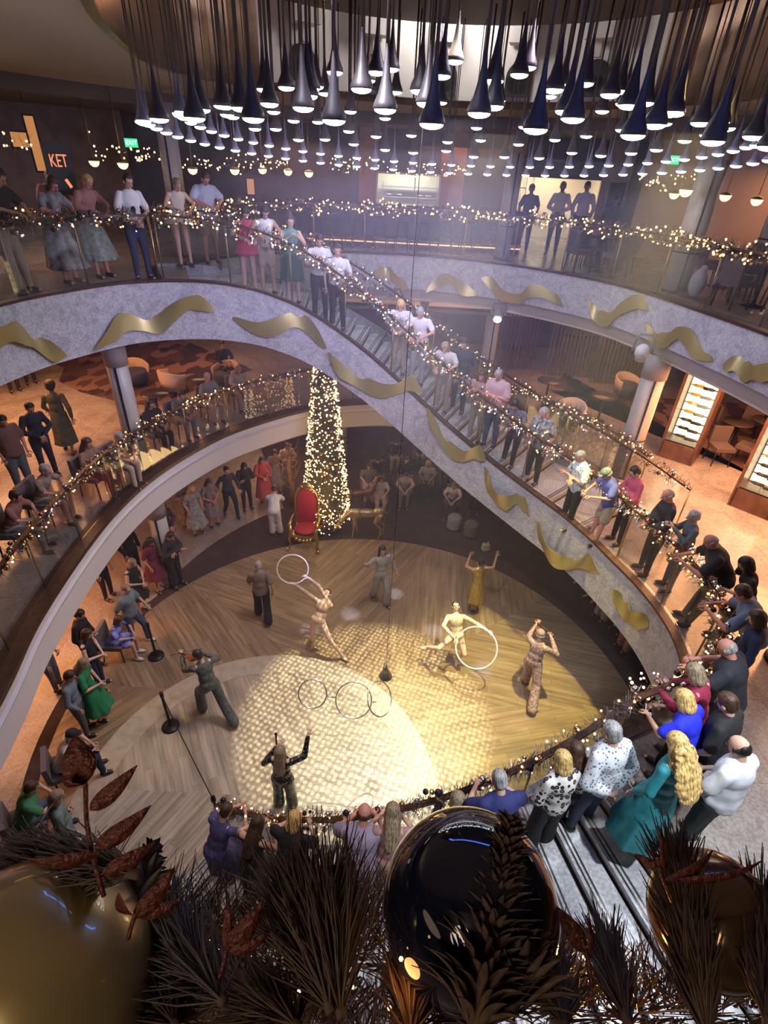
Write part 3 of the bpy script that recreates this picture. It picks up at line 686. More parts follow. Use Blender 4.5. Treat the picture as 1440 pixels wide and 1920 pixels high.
# dome lamps
DOMEG = glow('dome_glow', (1, .72, .30), 2.6)
dm = MB().lathe([(.001, -.115), (.05, -.105), (.09, -.07), (.11, -.02), (.113, .0)], n=18).mesh('glass_dome', DOMEG)
dc = MB().lathe([(.116, 0), (.10, .03), (.02, .06), (.001, .06)], n=18).mesh('cap', BRASS)
dr = MB().tube([(0, 0, .05), (0, 0, .85)], .008, 5).mesh('rod', BRASS)
for px, py, ds, gl in [(176, 302, 16, 'l'), (230, 306, 15, 'l'), (361, 317, 16, 'l'), (440, 318, 16, 'l'), (492, 317, 17, 'l'), (540, 320, 17, 'l'), (579, 323, 16.5, 'l'),
                   (1265, 363, 16, 'r'), (1287, 356, 12.5, 'r'), (1361, 366, 14.5, 'r'), (1420, 374, 14.5, 'r')]:
    p = D(px, py, ds); r = empty('dome_lamp', p, 0, 'glowing half globe lamp on a brass rod above the ' + ('back left tables' if gl == 'l' else 'tables beyond the right column'), 'lamp', 'dome lamps, ' + ('left group' if gl == 'l' else 'right group'))
    link('glass_dome', dm, r); link('cap', dc, r); rd = link('rod', dr, r); rd.scale.z = (10.18-p.z)/.85
def text_mesh(c, t):
    o = bpy.data.objects.new('tmp', c); COL.objects.link(o); dg = bpy.context.evaluated_depsgraph_get(); dg.update()
    me = bpy.data.meshes.new_from_object(o.evaluated_get(dg)); bpy.data.objects.remove(o); me.materials.clear(); q = link('lettering', me, t); return q
# exit signs
def exit_sign(px, py, ds, lab):
    p = D(px, py, ds); t = empty('exit_sign', p, math.atan2(-p.x, p.y)*1.0, lab, 'exit sign')
    MB().box((0, 0, 0), (.26, .04, .16)).build('housing', mat('sign_green', (.02, .25, .10), .5, emit=(.05, .9, .4), estr=.8), t)
    c = bpy.data.curves.new('lettering', 'FONT'); c.body = 'EXIT'; c.size = .11; c.align_x = 'CENTER'; c.align_y = 'CENTER'; c.extrude = .004
    o = text_mesh(c, t); o.rotation_euler = (PI/2, 0, 0); o.location = (0, -.025, 0); o.data.materials.append(glow('sign_white', (.8, 1, .9), 2))
exit_sign(246, 268, 15, 'small green exit sign above the left string lights'); exit_sign(1262, 300, 15, 'small green exit sign above the right string lights')
# illuminated market board
p = D(109, 305, 12.2); t = empty('illuminated_sign', p, math.atan2(-p.x, p.y)+.35, 'dark upright board with orange lit letters KET behind the left watchers', 'sign')
MB().box((0, 0, -.1), (.42, .05, .75)).build('board', BLACKM, t)
c = bpy.data.curves.new('lettering', 'FONT'); c.body = 'KET'; c.size = .22; c.align_x = 'CENTER'; c.align_y = 'CENTER'; c.extrude = .006
o = text_mesh(c, t); o.rotation_euler = (PI/2, 0, 0); o.location = (0, -.035, .02); o.scale = (.75, 1.2, 1); o.data.materials.append(glow('orange_letter', (1, .30, .12), .9))
MB().box((.08, -.035, -.3), (.05, .01, .14), M=Matrix.Rotation(-.5, 3, 'Y')).build('arrow', MATS['orange_letter'], t)
for (px, py, w, h, ds) in [(66, 270, .14, .8, 13.0), (40, 262, .3, .22, 13.5), (470, 350, .18, .35, 17)]:
    p = D(px, py, ds); t = empty('wall_picture_light', p, math.atan2(-p.x, p.y), {66: 'tall amber lit wall slot on the dark left wall', 40: 'small amber glowing display on the dark left wall', 470: 'amber glowing panel on the back wall'}[px], 'lit panel')
    MB().box((0, 0, 0), (w, .04, h)).build('lit_face', glow('amber_face', (1, .42, .14), .45), t); MB().box((0, .03, 0), (w+.06, .03, h+.06)).build('frame', BLACKM, t)

# ================================================================ MIDDLE DECK: cabinets, lounge
GLASSB = mat('bottle_glass', (.03, .035, .02), .15, 0); GLASSY = mat('yellow_bottle', (.7, .55, .05), .2); CORK = mat('red_capsule', (.25, .03, .03), .4)
BACKLIT = glow('backlit_panel', (1, .86, .52), 3.6)
bot_m = {}
for nm, m in (('dark', GLASSB), ('yellow', GLASSY)):
    bot_m[nm] = (MB().lathe([(.001, -.15), (.037, -.15), (.038, .05), (.015, .1), (.014, .14)], n=12, M=Matrix.Rotation(PI/2, 3, 'Y')).mesh('bottle_'+nm, m))
caps = MB().lathe([(.001, .17), (.016, .17), (.016, .12), (.001, .12)], n=10, M=Matrix.Rotation(PI/2, 3, 'Y')).mesh('capsule', CORK)
def wine_cabinet(x, y, rz, lab, grp, h=2.6, w=.76, k=9, which=''):
    t = empty('wine_cabinet', (x, y, Z2), rz, lab, 'wine cabinet')
    MB().box((0, .32, h/2), (w, .06, h)).box((-w/2, 0, h/2), (.07, .7, h)).box((w/2, 0, h/2), (.07, .7, h)).box((0, 0, .22), (w, .7, .44)).box((0, 0, h-.06), (w, .7, .12)).build('body', mat('walnut', (.16, .075, .045), .35, noise=(4, (.09, .04, .025), 1)), t)
    MB().box((0, .27, .44+(h-.6)/2), (w-.12, .02, h-.62)).build('backlight', BACKLIT, t)
    MB().box((0, -.33, .46), (w-.08, .02, .03)).box((0, -.33, h-.13), (w-.08, .02, .03)).build('door_rail', BLACKM, t)
    for x0 in (-.03, .05): MB().box((x0, -.02, .44+(h-.6)/2), (.008, .02, h-.62)).build('bottle_rack', BLACKM, t)
    MB().box((0, -.33, .44+(h-.6)/2), (w-.08, .008, h-.62)).build('glass_door', GLASS, t)
    R_ = Matrix.Rotation(rz, 3, 'Z')
    for i in range(k):
        for j, xx in enumerate((-.13, .17)):
            nm = 'yellow' if (j == 0 and i > 2) else 'dark'; o = link('wine_bottle', bot_m[nm]); q = R_ @ Vector((xx, -.05-.08*j, 0)); o.location = (x+q.x, y+q.y, Z2+.55+i*(h-.8)/(k-.5)); o.rotation_euler = (0, 0, rz+(PI if j == 0 else 0)); link('capsule', caps, o)
            tag(o, ('yellow' if nm == 'yellow' else 'dark')+' bottle lying on a rack of the '+which, 'bottle', nm+' bottles in the '+which)
    return t
wine_cabinet(7.3, 12.2, -.56-.12, 'tall walnut wine cabinet with backlit bottles, just beyond the white column', '', which='wine cabinet beyond the column')
wine_cabinet(7.95, 9.9, -.56-.25, 'tall walnut wine cabinet with backlit bottles, nearest the marble walk', '', which='wine cabinet nearest the walk')
light('wine_glow', 'POINT', (6.8, 11.4, 4.6), 14, (1, .75, .4), size=.3); light('wine_glow', 'POINT', (7.2, 9.2, 4.6), 12, (1, .75, .4), size=.3)

CREAMF = mat('cream_upholstery', (.62, .48, .36), .7); NAVYF = mat('dark_blue_upholstery', (.04, .045, .07), .7); 
def arc(r, z, a0, a1, k=12): return [(r*math.cos(a), r*math.sin(a), z) for a in np.linspace(a0, a1, k)]
tubm = MB(); 
prf = [(.34, .12), (.40, .40), (.42, .68), (.39, .72), (.36, .70), (.33, .45)]
tv = []; tf = []; K = 15
for a in np.linspace(-.35, PI+.35, K):
    for r, z in prf: tv.append((r*math.cos(a), r*math.sin(a), z*(1 if z < .5 else (.82+.18*max(0, math.sin(a))))))
for i in range(K-1):
    for j in range(len(prf)): q = len(prf); tf.append((i*q+j, i*q+(j+1) % q, (i+1)*q+(j+1) % q, (i+1)*q+j))
tf += [tuple(range(6))[::-1], tuple((K-1)*6+j for j in range(6))]
tub_shell = MB().add(tv, tf, True).mesh('shell', CREAMF)
tub_dark = MB().add(tv, tf, True).mesh('shell_dark', NAVYF)
tub_seat = MB().lathe([(.001, .12), (.33, .12), (.34, .40), (.30, .46), (.001, .46)], n=20).mesh('cushion', NAVYF)
tub_seat2 = MB().lathe([(.001, .12), (.33, .12), (.34, .40), (.30, .46), (.001, .46)], n=20).mesh('cushion_cream', CREAMF)
tub_leg = MB().tube([(.22, .22, .14), (.26, .26, 0)], .015, 6).mesh('leg', BLACKM)
def tub(x, y, z, rz, lab, grp=None, dark=False):
    r = empty('tub_chair', (x, y, z), rz, lab, 'armchair', grp); link('shell', tub_dark if dark else tub_shell, r); link('cushion', tub_seat2 if dark else tub_seat, r)
    for i in range(4): l = link('leg', tub_leg, r); l.rotation_euler = (0, 0, i*PI/2)
    return r
def pz(px, py, z=Z2): return P(px, py, z)
for px, py, rz, lab in [(258, 722, .6, 'cream rimmed tub chair just behind the left column on the patterned carpet'), (330, 735, 2.6, 'cream tub chair with white cushions between the left column and the seated couple'),
                        (425, 725, -.4, 'cream tub chair with a dark seated shape, nearest the marble band on the left lounge')]:
    p = pz(px, py); tub(p.x, p.y, Z2, rz, lab)
for px, py, rz, lab in [(985, 775, 2.4, 'wide cream rimmed tub chair behind the stair garland'), (1062, 800, -.5, 'cream rimmed tub chair next to the planter of lights'), (1170, 745, .4, 'tan lounge chair in front of the dark window wall')]:
    p = pz(px, py); tub(p.x, p.y, Z2, rz, lab)
for i, (px, py) in enumerate([(300, 790), (380, 760)]):
    p = pz(px, py); table(p.x, p.y, Z2, ['dark round table by the left column, with glasses', 'dark round table between the left lounge chairs'][i], s=.9)
for i, (px, py) in enumerate([(1120, 790), (1020, 760), (1362, 842), (1415, 838)]):
    p = pz(px, py); table(p.x, p.y, Z2, ['dark round table between the cream tub chairs on the right', 'dark low table beside the wide cream chair', 'dark round table between the two wine cabinets', 'dark round table behind the walk, close to the near wine cabinet'][i], s=.9)
for i, (px, py) in enumerate([(1340, 868), (1345, 818), (1395, 815), (1390, 868)]):
    p = pz(px, py); chair(p.x, p.y, Z2, i*1.3, 'dark lounge chair on the patterned carpet between the wine cabinets', 'chairs between the wine cabinets')
# back bar of the middle deck
t = empty('back_bar', (2.2, 21.6, Z2), 0, 'long back bar of lit shelves seen below the top deck soffit', 'back bar')
MB().box((0, 0, .55), (9, .5, 1.1)).build('counter', DARKW, t); MB().box((0, .6, 1.7), (9, .05, 1.1)).build('mirror_back', glow('amber_back', (1, .5, .24), .35), t)
for z in (1.35, 1.7, 2.05): MB().box((0, .45, z), (9, .2, .02)).build('shelf_board', BRASS, t)
bvar = [MB().lathe([(.001, 0), (.04, 0), (.04, .18), (.015, .24), (.014, .3)], n=10).mesh('bar_bottle_%s' % c, mat('spirit_'+c, col, .2)) for c, col, em in (('amber', (.6, .25, .06), (1, .4, .1)), ('clear', (.7, .65, .6), (1, .7, .45)), ('green', (.08, .2, .1), (.2, .4, .2)))]
for i in range(78):
    k = i % 3; o = link('spirit_bottle', bvar[rg.randrange(3)]); o.location = (-2.0+(i//3)*.33, 22.02, Z2+[1.36, 1.71, 2.06][k])
    tag(o, 'spirit bottle glinting on the lit back bar shelves', 'bottle', 'spirit bottles on the back bar')
for i, px in enumerate((960, 1085, 1180)):
    p = D(px, 640, 19); t = empty('wall_partition', (p.x, p.y, Z2)); t['kind'] = 'structure'; t.name = 'wall_slat_screen'
    mbp = MB()
    for q in range(14): mbp.box((q*.13-.9, 0, 1.4), (.04, .06, 2.8))
    mbp.build('slats', mat('walnut_slat', (.10, .05, .035), .5), t)
# moving spotlight heads hung from the back soffit
def moving_head(p, lab, lit, sc=1.0):
    t = empty('moving_spotlight', p, math.atan2(-p[0], p[1]), lab, 'spotlight')
    MB().lathe([(.10, .16), (.13, .05), (.13, -.05), (.10, -.16), (.001, -.16)], n=20, M=Matrix.Rotation(-PI/2-.6, 3, 'X')).build('lamp_head', WHITEP if not lit else mat('grey_housing', (.2, .2, .21), .5), t)
    MB().tube([(-.17, 0, 0), (-.17, 0, .22), (-.1, 0, .32), (.1, 0, .32), (.17, 0, .22), (.17, 0, 0)], .022, 8).build('yoke', mat('grey_housing', (.2, .2, .21), .5), t)
    MB().lathe([(.001, 0), (.10, 0), (.10, .01), (.001, .01)], (0, -.14, -.09), 18, M=Matrix.Rotation(PI/2+.6, 3, 'X')).build('lens', LENS if lit else mat('lens_grey', (.35, .33, .34), .3), t)
    for a in t.children: a.scale = (sc,)*3
moving_head(D(934, 590, 14.6), 'lit moving spotlight hanging under the back marble soffit', True)
moving_head(D(1204, 660, 11.2), 'unlit round white moving spotlight beside the column top', False, 1.0)

# blue light cove on the near lip of the chandelier opening
arc_ = [p for p in op if p.y < 3.6]
arc_.sort(key=lambda p: p.x)
struct(MB().tube([Vector((OC[0]+(p.x-OC[0])*.97, OC[1]+(p.y-OC[1])*.97, 10.27)) for p in arc_], .08, 8).build('trim_blue_cove', mat('blue_cove_light', (0, 0, 0), .5, emit=(.12, .25, 1), estr=9)))
# ================================================================ PEOPLE
from mathutils import noise
def remesh(mb, voxel, name, k=4):
    me = mb.mesh('tmp', [MATS['black_metal']]); o = bpy.data.objects.new('tmp', me); COL.objects.link(o)
    r = o.modifiers.new('r', 'REMESH'); r.mode = 'VOXEL'; r.voxel_size = voxel
    s = o.modifiers.new('s', 'SMOOTH'); s.iterations = k; s.factor = .5
    dg = bpy.context.evaluated_depsgraph_get(); dg.update()
    out = bpy.data.meshes.new_from_object(o.evaluated_get(dg)); out.name = name
    bpy.data.objects.remove(o); bpy.data.meshes.remove(me)
    out.materials.clear(); out.materials.append(MATS['black_metal'])
    out.polygons.foreach_set('use_smooth', [True]*len(out.polygons)); return out
def bone(mb, a, b, ra, rb, n=10):
    a = Vector(a); b = Vector(b); d = b-a
    mb.ball(a, ra, n, 6); mb.ball(b, rb, n, 6)
    if d.length > 1e-4: mb.tube([a, b], [ra, rb], n)
def frame(up, fwd=(0, 1, 0)):
    z = Vector(up).normalized(); f = Vector(fwd); y = (f-z*f.dot(z)).normalized(); x = y.cross(z)
    return Matrix((x, y, z)).transposed()
def pose(lean=0, hd=0, hturn=0, eL=(-.27, .0, 1.15), wL=(-.27, .08, .90), eR=(.27, .0, 1.15), wR=(.27, .08, .90), legs='stand', sway=0, pel=None, J=None, side=0):
    """joints of a 1.75 m figure facing +y; lean and hd in degrees"""
    q = {}
    p = Vector(pel) if pel else (Vector((0, -.45*math.sin(math.radians(lean))*.9, .95)) if legs != 'sit' else Vector((0, -.08, .52)))
    R_ = Matrix.Rotation(-math.radians(lean), 3, 'X') @ Matrix.Rotation(math.radians(side), 3, 'Y')
    f = lambda x, y, z: p+R_ @ Vector((x, y, z))
    q['pel'] = p; q['mid'] = f(0, 0, .2); q['chest'] = f(0, .01, .36); q['neck'] = f(0, -.005, .50)
    q['sl'] = f(-.17, 0, .445); q['sr'] = f(.17, 0, .445)
    H = Matrix.Rotation(math.radians(hturn), 3, 'Z') @ Matrix.Rotation(-math.radians(lean*.6+hd), 3, 'X') @ Matrix.Rotation(math.radians(side*.8), 3, 'Y')
    q['H'] = H; q['head'] = q['neck']+H @ Vector((0, .025, .165)); q['R'] = R_
    q['el'], q['wl'], q['er'], q['wr'] = [Vector(v) for v in (eL, wL, eR, wR)]
    q['hl'] = p+Vector((-.095, 0, -.04)); q['hr'] = p+Vector((.095, 0, -.04))
    if legs == 'stand':
        q['kl'] = Vector((-.105, p.y*.55+.02, .50)); q['kr'] = Vector((.105, p.y*.55+.03, .50)); q['al'] = Vector((-.115, 0, .085)); q['ar'] = Vector((.12, .02, .085))
    elif legs == 'step':
        q['kl'] = Vector((-.11, .16, .52)); q['kr'] = Vector((.10, -.03, .49)); q['al'] = Vector((-.12, .16, .085)); q['ar'] = Vector((.11, -.22, .10))
    elif legs == 'wide':
        q['kl'] = Vector((-.22, .05, .49)); q['kr'] = Vector((.20, -.02, .50)); q['al'] = Vector((-.33, .0, .085)); q['ar'] = Vector((.30, -.05, .085))
    elif legs == 'sit':
        q['kl'] = Vector((-.11, .38, .50)); q['kr'] = Vector((.12, .40, .50)); q['al'] = Vector((-.10, .36, .085)); q['ar'] = Vector((.13, .42, .085))
    q['tl'] = q['al']+Vector((-.02, .15, -.055)); q['tr'] = q['ar']+Vector((.02, .15, -.055))
    if J:
        for k_, v in J.items(): q[k_] = Vector(v)
    return q
RAILZ = 1.08
POSES = {
 'rail': dict(lean=14, hd=28, eL=(-.30, .10, 1.20), wL=(-.12, .34, RAILZ+.05), eR=(.30, .10, 1.20), wR=(.12, .34, RAILZ+.05)),
 'rail2': dict(lean=28, hd=20, eL=(-.30, .18, 1.10), wL=(-.10, .40, RAILZ+.05), eR=(.30, .18, 1.10), wR=(.10, .40, RAILZ+.05)),
 'stand': dict(hd=25, eL=(-.26, -.03, 1.14), wL=(-.22, .10, .92), eR=(.26, -.03, 1.14), wR=(.22, .10, .92)),
 'cross': dict(lean=4, hd=25, eL=(-.27, .06, 1.14), wL=(.10, .22, 1.20), eR=(.27, .06, 1.12), wR=(-.10, .23, 1.16)),
 'clasp': dict(lean=2, hd=22, eL=(-.27, .04, 1.13), wL=(-.04, .22, 1.02), eR=(.27, .04, 1.13), wR=(.05, .22, 1.02)),
 'back': dict(lean=2, hd=22, eL=(-.28, -.08, 1.13), wL=(-.06, -.17, .98), eR=(.28, -.08, 1.13), wR=(.06, -.17, .98)),
 'phone': dict(lean=3, hd=12, eL=(-.27, .12, 1.20), wL=(-.07, .32, 1.38), eR=(.27, .12, 1.18), wR=(.06, .32, 1.36)),
 'sit': dict(legs='sit', lean=4, hd=12, eL=(-.26, .02, .78), wL=(-.12, .22, .66), eR=(.26, .02, .78), wR=(.12, .22, .66)),
 'sit2': dict(legs='sit', lean=22, hd=12, eL=(-.27, .22, .80), wL=(-.08, .38, .66), eR=(.27, .22, .80), wR=(.08, .38, .66)),
 'walk': dict(lean=3, hd=10, eL=(-.27, .06, 1.14), wL=(-.25, .22, .98), eR=(.27, -.12, 1.14), wR=(.27, -.10, .90), legs='step'),
 # performers
 'strut': dict(lean=-2, hd=-4, eL=(-.30, -.02, 1.16), wL=(-.36, .06, .93), eR=(.36, -.03, 1.22), wR=(.42, .10, 1.40), legs='step'),
 'hoop_back': dict(lean=-30, hd=-46, side=-16, eL=(.02, -.36, 1.58), wL=(.24, -.42, 1.74), eR=(.32, -.28, 1.46), wR=(.52, -.34, 1.58), pel=(0, .05, .88), J=dict(kr=(.13, .14, .48), kl=(-.30, .26, .50), ar=(.14, -.04, .085), al=(-.60, .34, .085), tr=(.16, .11, .03), tl=(-.71, .42, .03))),
 'hoop_lunge': dict(lean=-24, hd=-38, side=8, eR=(.32, .10, 1.16), wR=(.06, .26, 1.00), eL=(-.38, .02, 1.28), wL=(-.60, .16, 1.26), pel=(0, -.02, .80), J=dict(kr=(.36, .28, .66), kl=(-.22, .20, .50), ar=(.62, .10, .46), al=(-.10, -.02, .085), tr=(.74, .12, .42), tl=(-.08, .14, .03))),
 'dance_up': dict(lean=6, hd=-6, eL=(-.34, .06, 1.48), wL=(-.26, .12, 1.74), eR=(.38, .02, 1.36), wR=(.46, .12, 1.62), J=dict(kl=(-.04, .06, .50), kr=(.06, .16, .54), al=(-.03, -.02, .085), ar=(.02, -.10, .14), tl=(-.03, .13, .03), tr=(.03, .02, .05))),
 'violin': dict(lean=6, hd=14, hturn=35, eL=(-.28, .20, 1.28), wL=(-.26, .46, 1.42), eR=(.34, .16, 1.22), wR=(.10, .40, 1.34), J=dict(kl=(-.10, .20, .50), kr=(.20, -.14, .52), al=(-.12, .22, .085), ar=(.32, -.42, .10), tl=(-.14, .37, .03), tr=(.40, -.28, .03))),
 'violin2': dict(lean=16, hd=12, hturn=30, eL=(-.28, .24, 1.20), wL=(-.22, .48, 1.32), eR=(.34, .18, 1.16), wR=(.10, .42, 1.26), J=dict(kl=(-.12, .22, .52), kr=(.14, -.20, .50), al=(-.14, .16, .085), ar=(.20, -.52, .11), tl=(-.16, .31, .03), tr=(.24, -.38, .03))),
 'sing': dict(lean=2, hd=-4, eL=(-.30, .02, 1.20), wL=(-.14, .24, 1.36), eR=(.34, .16, 1.34), wR=(.36, .36, 1.60)),
 'bend': dict(lean=52, hd=10, eL=(-.26, .40, .98), wL=(-.12, .52, .82), eR=(.26, .40, .98), wR=(.12, .52, .82), pel=(0, -.12, .93)),
 'shoulder': dict(lean=3, hd=15, eL=(-.27, .04, 1.14), wL=(-.10, .22, 1.02), eR=(.27, -.02, 1.14), wR=(.25, .08, .92)),
}
def fingers(mb, w, e, curl=.5, side=1):
    """palm and five bent fingers beyond the wrist w, forearm coming from e; side +1 puts the thumb towards -x"""
    d = (w-e).normalized(); F = frame(d, (0, 0, 1) if abs(d.z) < .9 else (0, 1, 0))   # z along hand, y = back of hand side
    def T(x, y, z): return w+F @ Vector((x*side, y, z))
    for i, (x, L) in enumerate([(-.030, .068), (-.010, .076), (.010, .072), (.029, .056)]):
        a = T(x, 0, .085); b = T(x*1.15, -.018*curl*2, .085+L*.5); c = T(x*1.1, -.05*curl*2, .085+L*.85)
        mb.tube([a, b, c], [.0095, .0085, .006], 6); 
    mb.tube([T(-.03, 0, .03), T(-.062, -.012, .058), T(-.068, -.026, .088)], [.012, .010, .007], 6)
BODYC = {}
def body_mesh(pn, bf, vox):
    key = (pn, bf, vox)
    if key in BODYC: return BODYC[key]
    q = pose(**POSES[pn]); mb = MB(); R_ = q['R']
    mb.ball(q['chest'], (.150*bf, .105*bf, .165), 14, 9, R_); mb.ball(q['mid']-Vector((0, 0, .02)), (.128*bf, .100*bf, .15), 14, 9, R_); mb.ball(q['pel'], (.155*bf, .112*bf, .125), 14, 9, R_)
    for s_ in 'lr': mb.ball(q['s'+s_], .052, 10, 6)
    bone(mb, q['sl'], q['sr'], .052, .052)
    bone(mb, q['neck']-R_ @ Vector((0, 0, .04)), q['head']-q['H'] @ Vector((0, .02, .06)), .056, .050)
    H = q['H']; hd = q['head']
    mb.ball(hd+H @ Vector((0, -.008, .02)), (.074, .093, .088), 14, 9, H); mb.ball(hd+H @ Vector((0, .022, -.045)), (.056, .064, .064), 12, 8, H)
    mb.ball(hd+H @ Vector((0, .055, -.085)), (.026, .022, .020), 8, 6, H)
    for s_ in 'lr':
        k = bf if bf > 1 else (bf+1)/2
        bone(mb, q['s'+s_], q['e'+s_], .048*k, .040*k); bone(mb, q['e'+s_], q['w'+s_], .039*k, .026)
        d = (q['w'+s_]-q['e'+s_]).normalized(); F = frame(d, (0, 0, 1) if abs(d.z) < .9 else (0, 1, 0))
        mb.ball(q['w'+s_]+d*.05, (.040, .018, .050), 10, 6, F)
        bone(mb, q['h'+s_], q['k'+s_], .086*k, .058*k); bone(mb, q['k'+s_], q['a'+s_], .056*k, .036)
        bone(mb, q['a'+s_]-Vector((0, 0, .03)), q['t'+s_], .04, .028)
    me = remesh(mb, vox, 'body', 3)
    mb2 = MB(); mb2.v = [tuple(v.co) for v in me.vertices]; mb2.f = [tuple(p.vertices) for p in me.polygons]; mb2.sm = [True]*len(mb2.f); mb2.mi = [0]*len(mb2.f)
    fingers(mb2, q['wl'], q['el'], .7, -1); fingers(mb2, q['wr'], q['er'], .7, 1)
    mb2.tube([hd+H @ Vector((0, .078, .015)), hd+H @ Vector((0, .092, -.012)), hd+H @ Vector((0, .104, -.028)), hd+H @ Vector((0, .088, -.036))], [.008, .011, .015, .010], 8)
    for s_ in (-1, 1): mb2.ball(hd+H @ Vector((.073*s_, -.005, -.012)), (.011, .022, .032), 8, 6, H)
    bpy.data.meshes.remove(me)
    BODYC[key] = (mb2.mesh('body', [MATS['black_metal']]), q); return BODYC[key]
GARC = {}
def garment(pn, bf, vox, kind):
    key = (pn, bf, vox, kind)
    if key in GARC: return GARC[key]
    q = body_mesh(pn, bf, vox)[1]; mb = MB(); R_ = q['R']; k = bf if bf > 1 else (bf+1)/2
    style, ln = kind
    def torso(t, lo=True):
        mb.ball(q['chest'], (.150*bf+t, .108*bf+t, .165+t), 14, 9, R_); mb.ball(q['mid']-Vector((0, 0, .03)), (.140*bf+t, .108*bf+t, .17), 14, 9, R_)
        bone(mb, q['sl']-R_ @ Vector((0, 0, .014)), q['sr']-R_ @ Vector((0, 0, .014)), .044+t, .044+t)
        if lo: mb.ball(q['pel']+R_ @ Vector((0, 0, .03)), (.162*bf+t, .118*bf+t, .125), 14, 9, R_)
    def legs(t, down):
        mb.ball(q['pel'], (.158*bf+t, .115*bf+t, .12), 14, 9, R_)
        for s_ in 'lr':
            h_, k_, a_ = q['h'+s_], q['k'+s_], q['a'+s_]
            if down == 'shorts': bone(mb, h_, h_.lerp(k_, .75), .088*k+t, .080*k+t)
            else:
                w = {'slim': (.064, .046), 'wide': (.085, .098)}[down]
                bone(mb, h_, k_, .090*k+t, w[0]*k+t*.5); bone(mb, k_, a_+Vector((0, 0, .01)), w[0]*k+t*.5, w[1]+t*.4)
    def sleeves(t, ln):
        for s_ in 'lr':
            if ln == 'none': continue
            if ln == 'short': bone(mb, q['s'+s_], q['s'+s_].lerp(q['e'+s_], .75), .048*k+t, .052*k+t)
            else:
                w = .036 if ln == 'long' else .06
                bone(mb, q['s'+s_], q['e'+s_], .048*k+t, .043*k+t); bone(mb, q['e'+s_], q['w'+s_].lerp(q['e'+s_], .06), .045*k+t, w+t*.3)
    def skirt(z0, wide):
        # bell with soft folds from the waist down to z0
        p = q['pel']; ft = (q['al']+q['ar'])/2 if POSES[pn].get('legs') != 'sit' else p
        rings = []; m = 22; nn_ = 30; zt = p.z+.10
        for i in range(m+1):
            u = i/m; z = zt+(z0-zt)*u; c = Vector((p.x*(1-u)+ft.x*u, p.y*(1-u)+(ft.y+.02)*u, z))
            r = .135*bf+.045*math.sin(min(1, u*3)*PI/2)+wide*u; ry = r*(.80+.15*u)
            for j in range(nn_):
                a = 2*PI*j/nn_; w = 1+.07*u*math.sin(7*a+2*u)+.03*u*math.sin(13*a)
                rings.append(c+Vector((r*w*math.cos(a), ry*w*math.sin(a), 0)))
        fs = [(i*nn_+j, i*nn_+(j+1) % nn_, (i+1)*nn_+(j+1) % nn_, (i+1)*nn_+j) for i in range(m) for j in range(nn_)]
        fs = [f[::-1] for f in fs]; fs += [tuple(range(nn_)), tuple(m*nn_+j for j in range(nn_))[::-1]]
        mb.add(rings, fs, True)
    if style == 'top': torso(.016); sleeves(.014, ln)
    elif style == 'loose':
        torso(.034)
        for u in np.linspace(0, 1, 7): mb.ball((q['chest']-R_ @ Vector((0, 0, .06))).lerp(q['pel']+R_ @ Vector((0, 0, -.03)), u), ((.168+.012*u)*bf, (.135+.02*u)*bf, .12), 14, 9, R_)
        sleeves(.024, ln)
    elif style == 'legs': legs(.016, ln)
    elif style == 'leotard': torso(.010); sleeves(.006, 'long')
    elif style == 'jumpsuit': torso(.014); legs(.014, 'wide'); sleeves(.012, ln)
    elif style == 'dress':          # (sleeve, hem height, width)
        torso(.014); sleeves(.012, ln[0])
        if POSES[pn].get('legs') == 'sit': legs(.03, 'shorts')
        else: skirt(ln[1], ln[2])
    elif style == 'skirt': skirt(ln[1], ln[2])
    me = remesh(mb, vox, 'garment', 8 if style == 'loose' else (4 if style not in ('dress', 'skirt') else 1))
    amp = {'loose': .011, 'top': .006, 'dress': .007, 'skirt': .006, 'legs': .006}.get(style, .003); me.calc_loop_triangles() if False else None
    ns = [Vector(v.normal) for v in me.vertices]
    for v, n_ in zip(me.vertices, ns):      # soft cloth folds
        c = v.co; f_ = noise.noise(Vector((c.x*9, c.y*9, c.z*5+len(pn))))+.5*noise.noise(Vector((c.x*20, c.y*20, c.z*9))); v.co = c+n_*amp*f_
    me.update(); GARC[key] = me; return GARC[key]
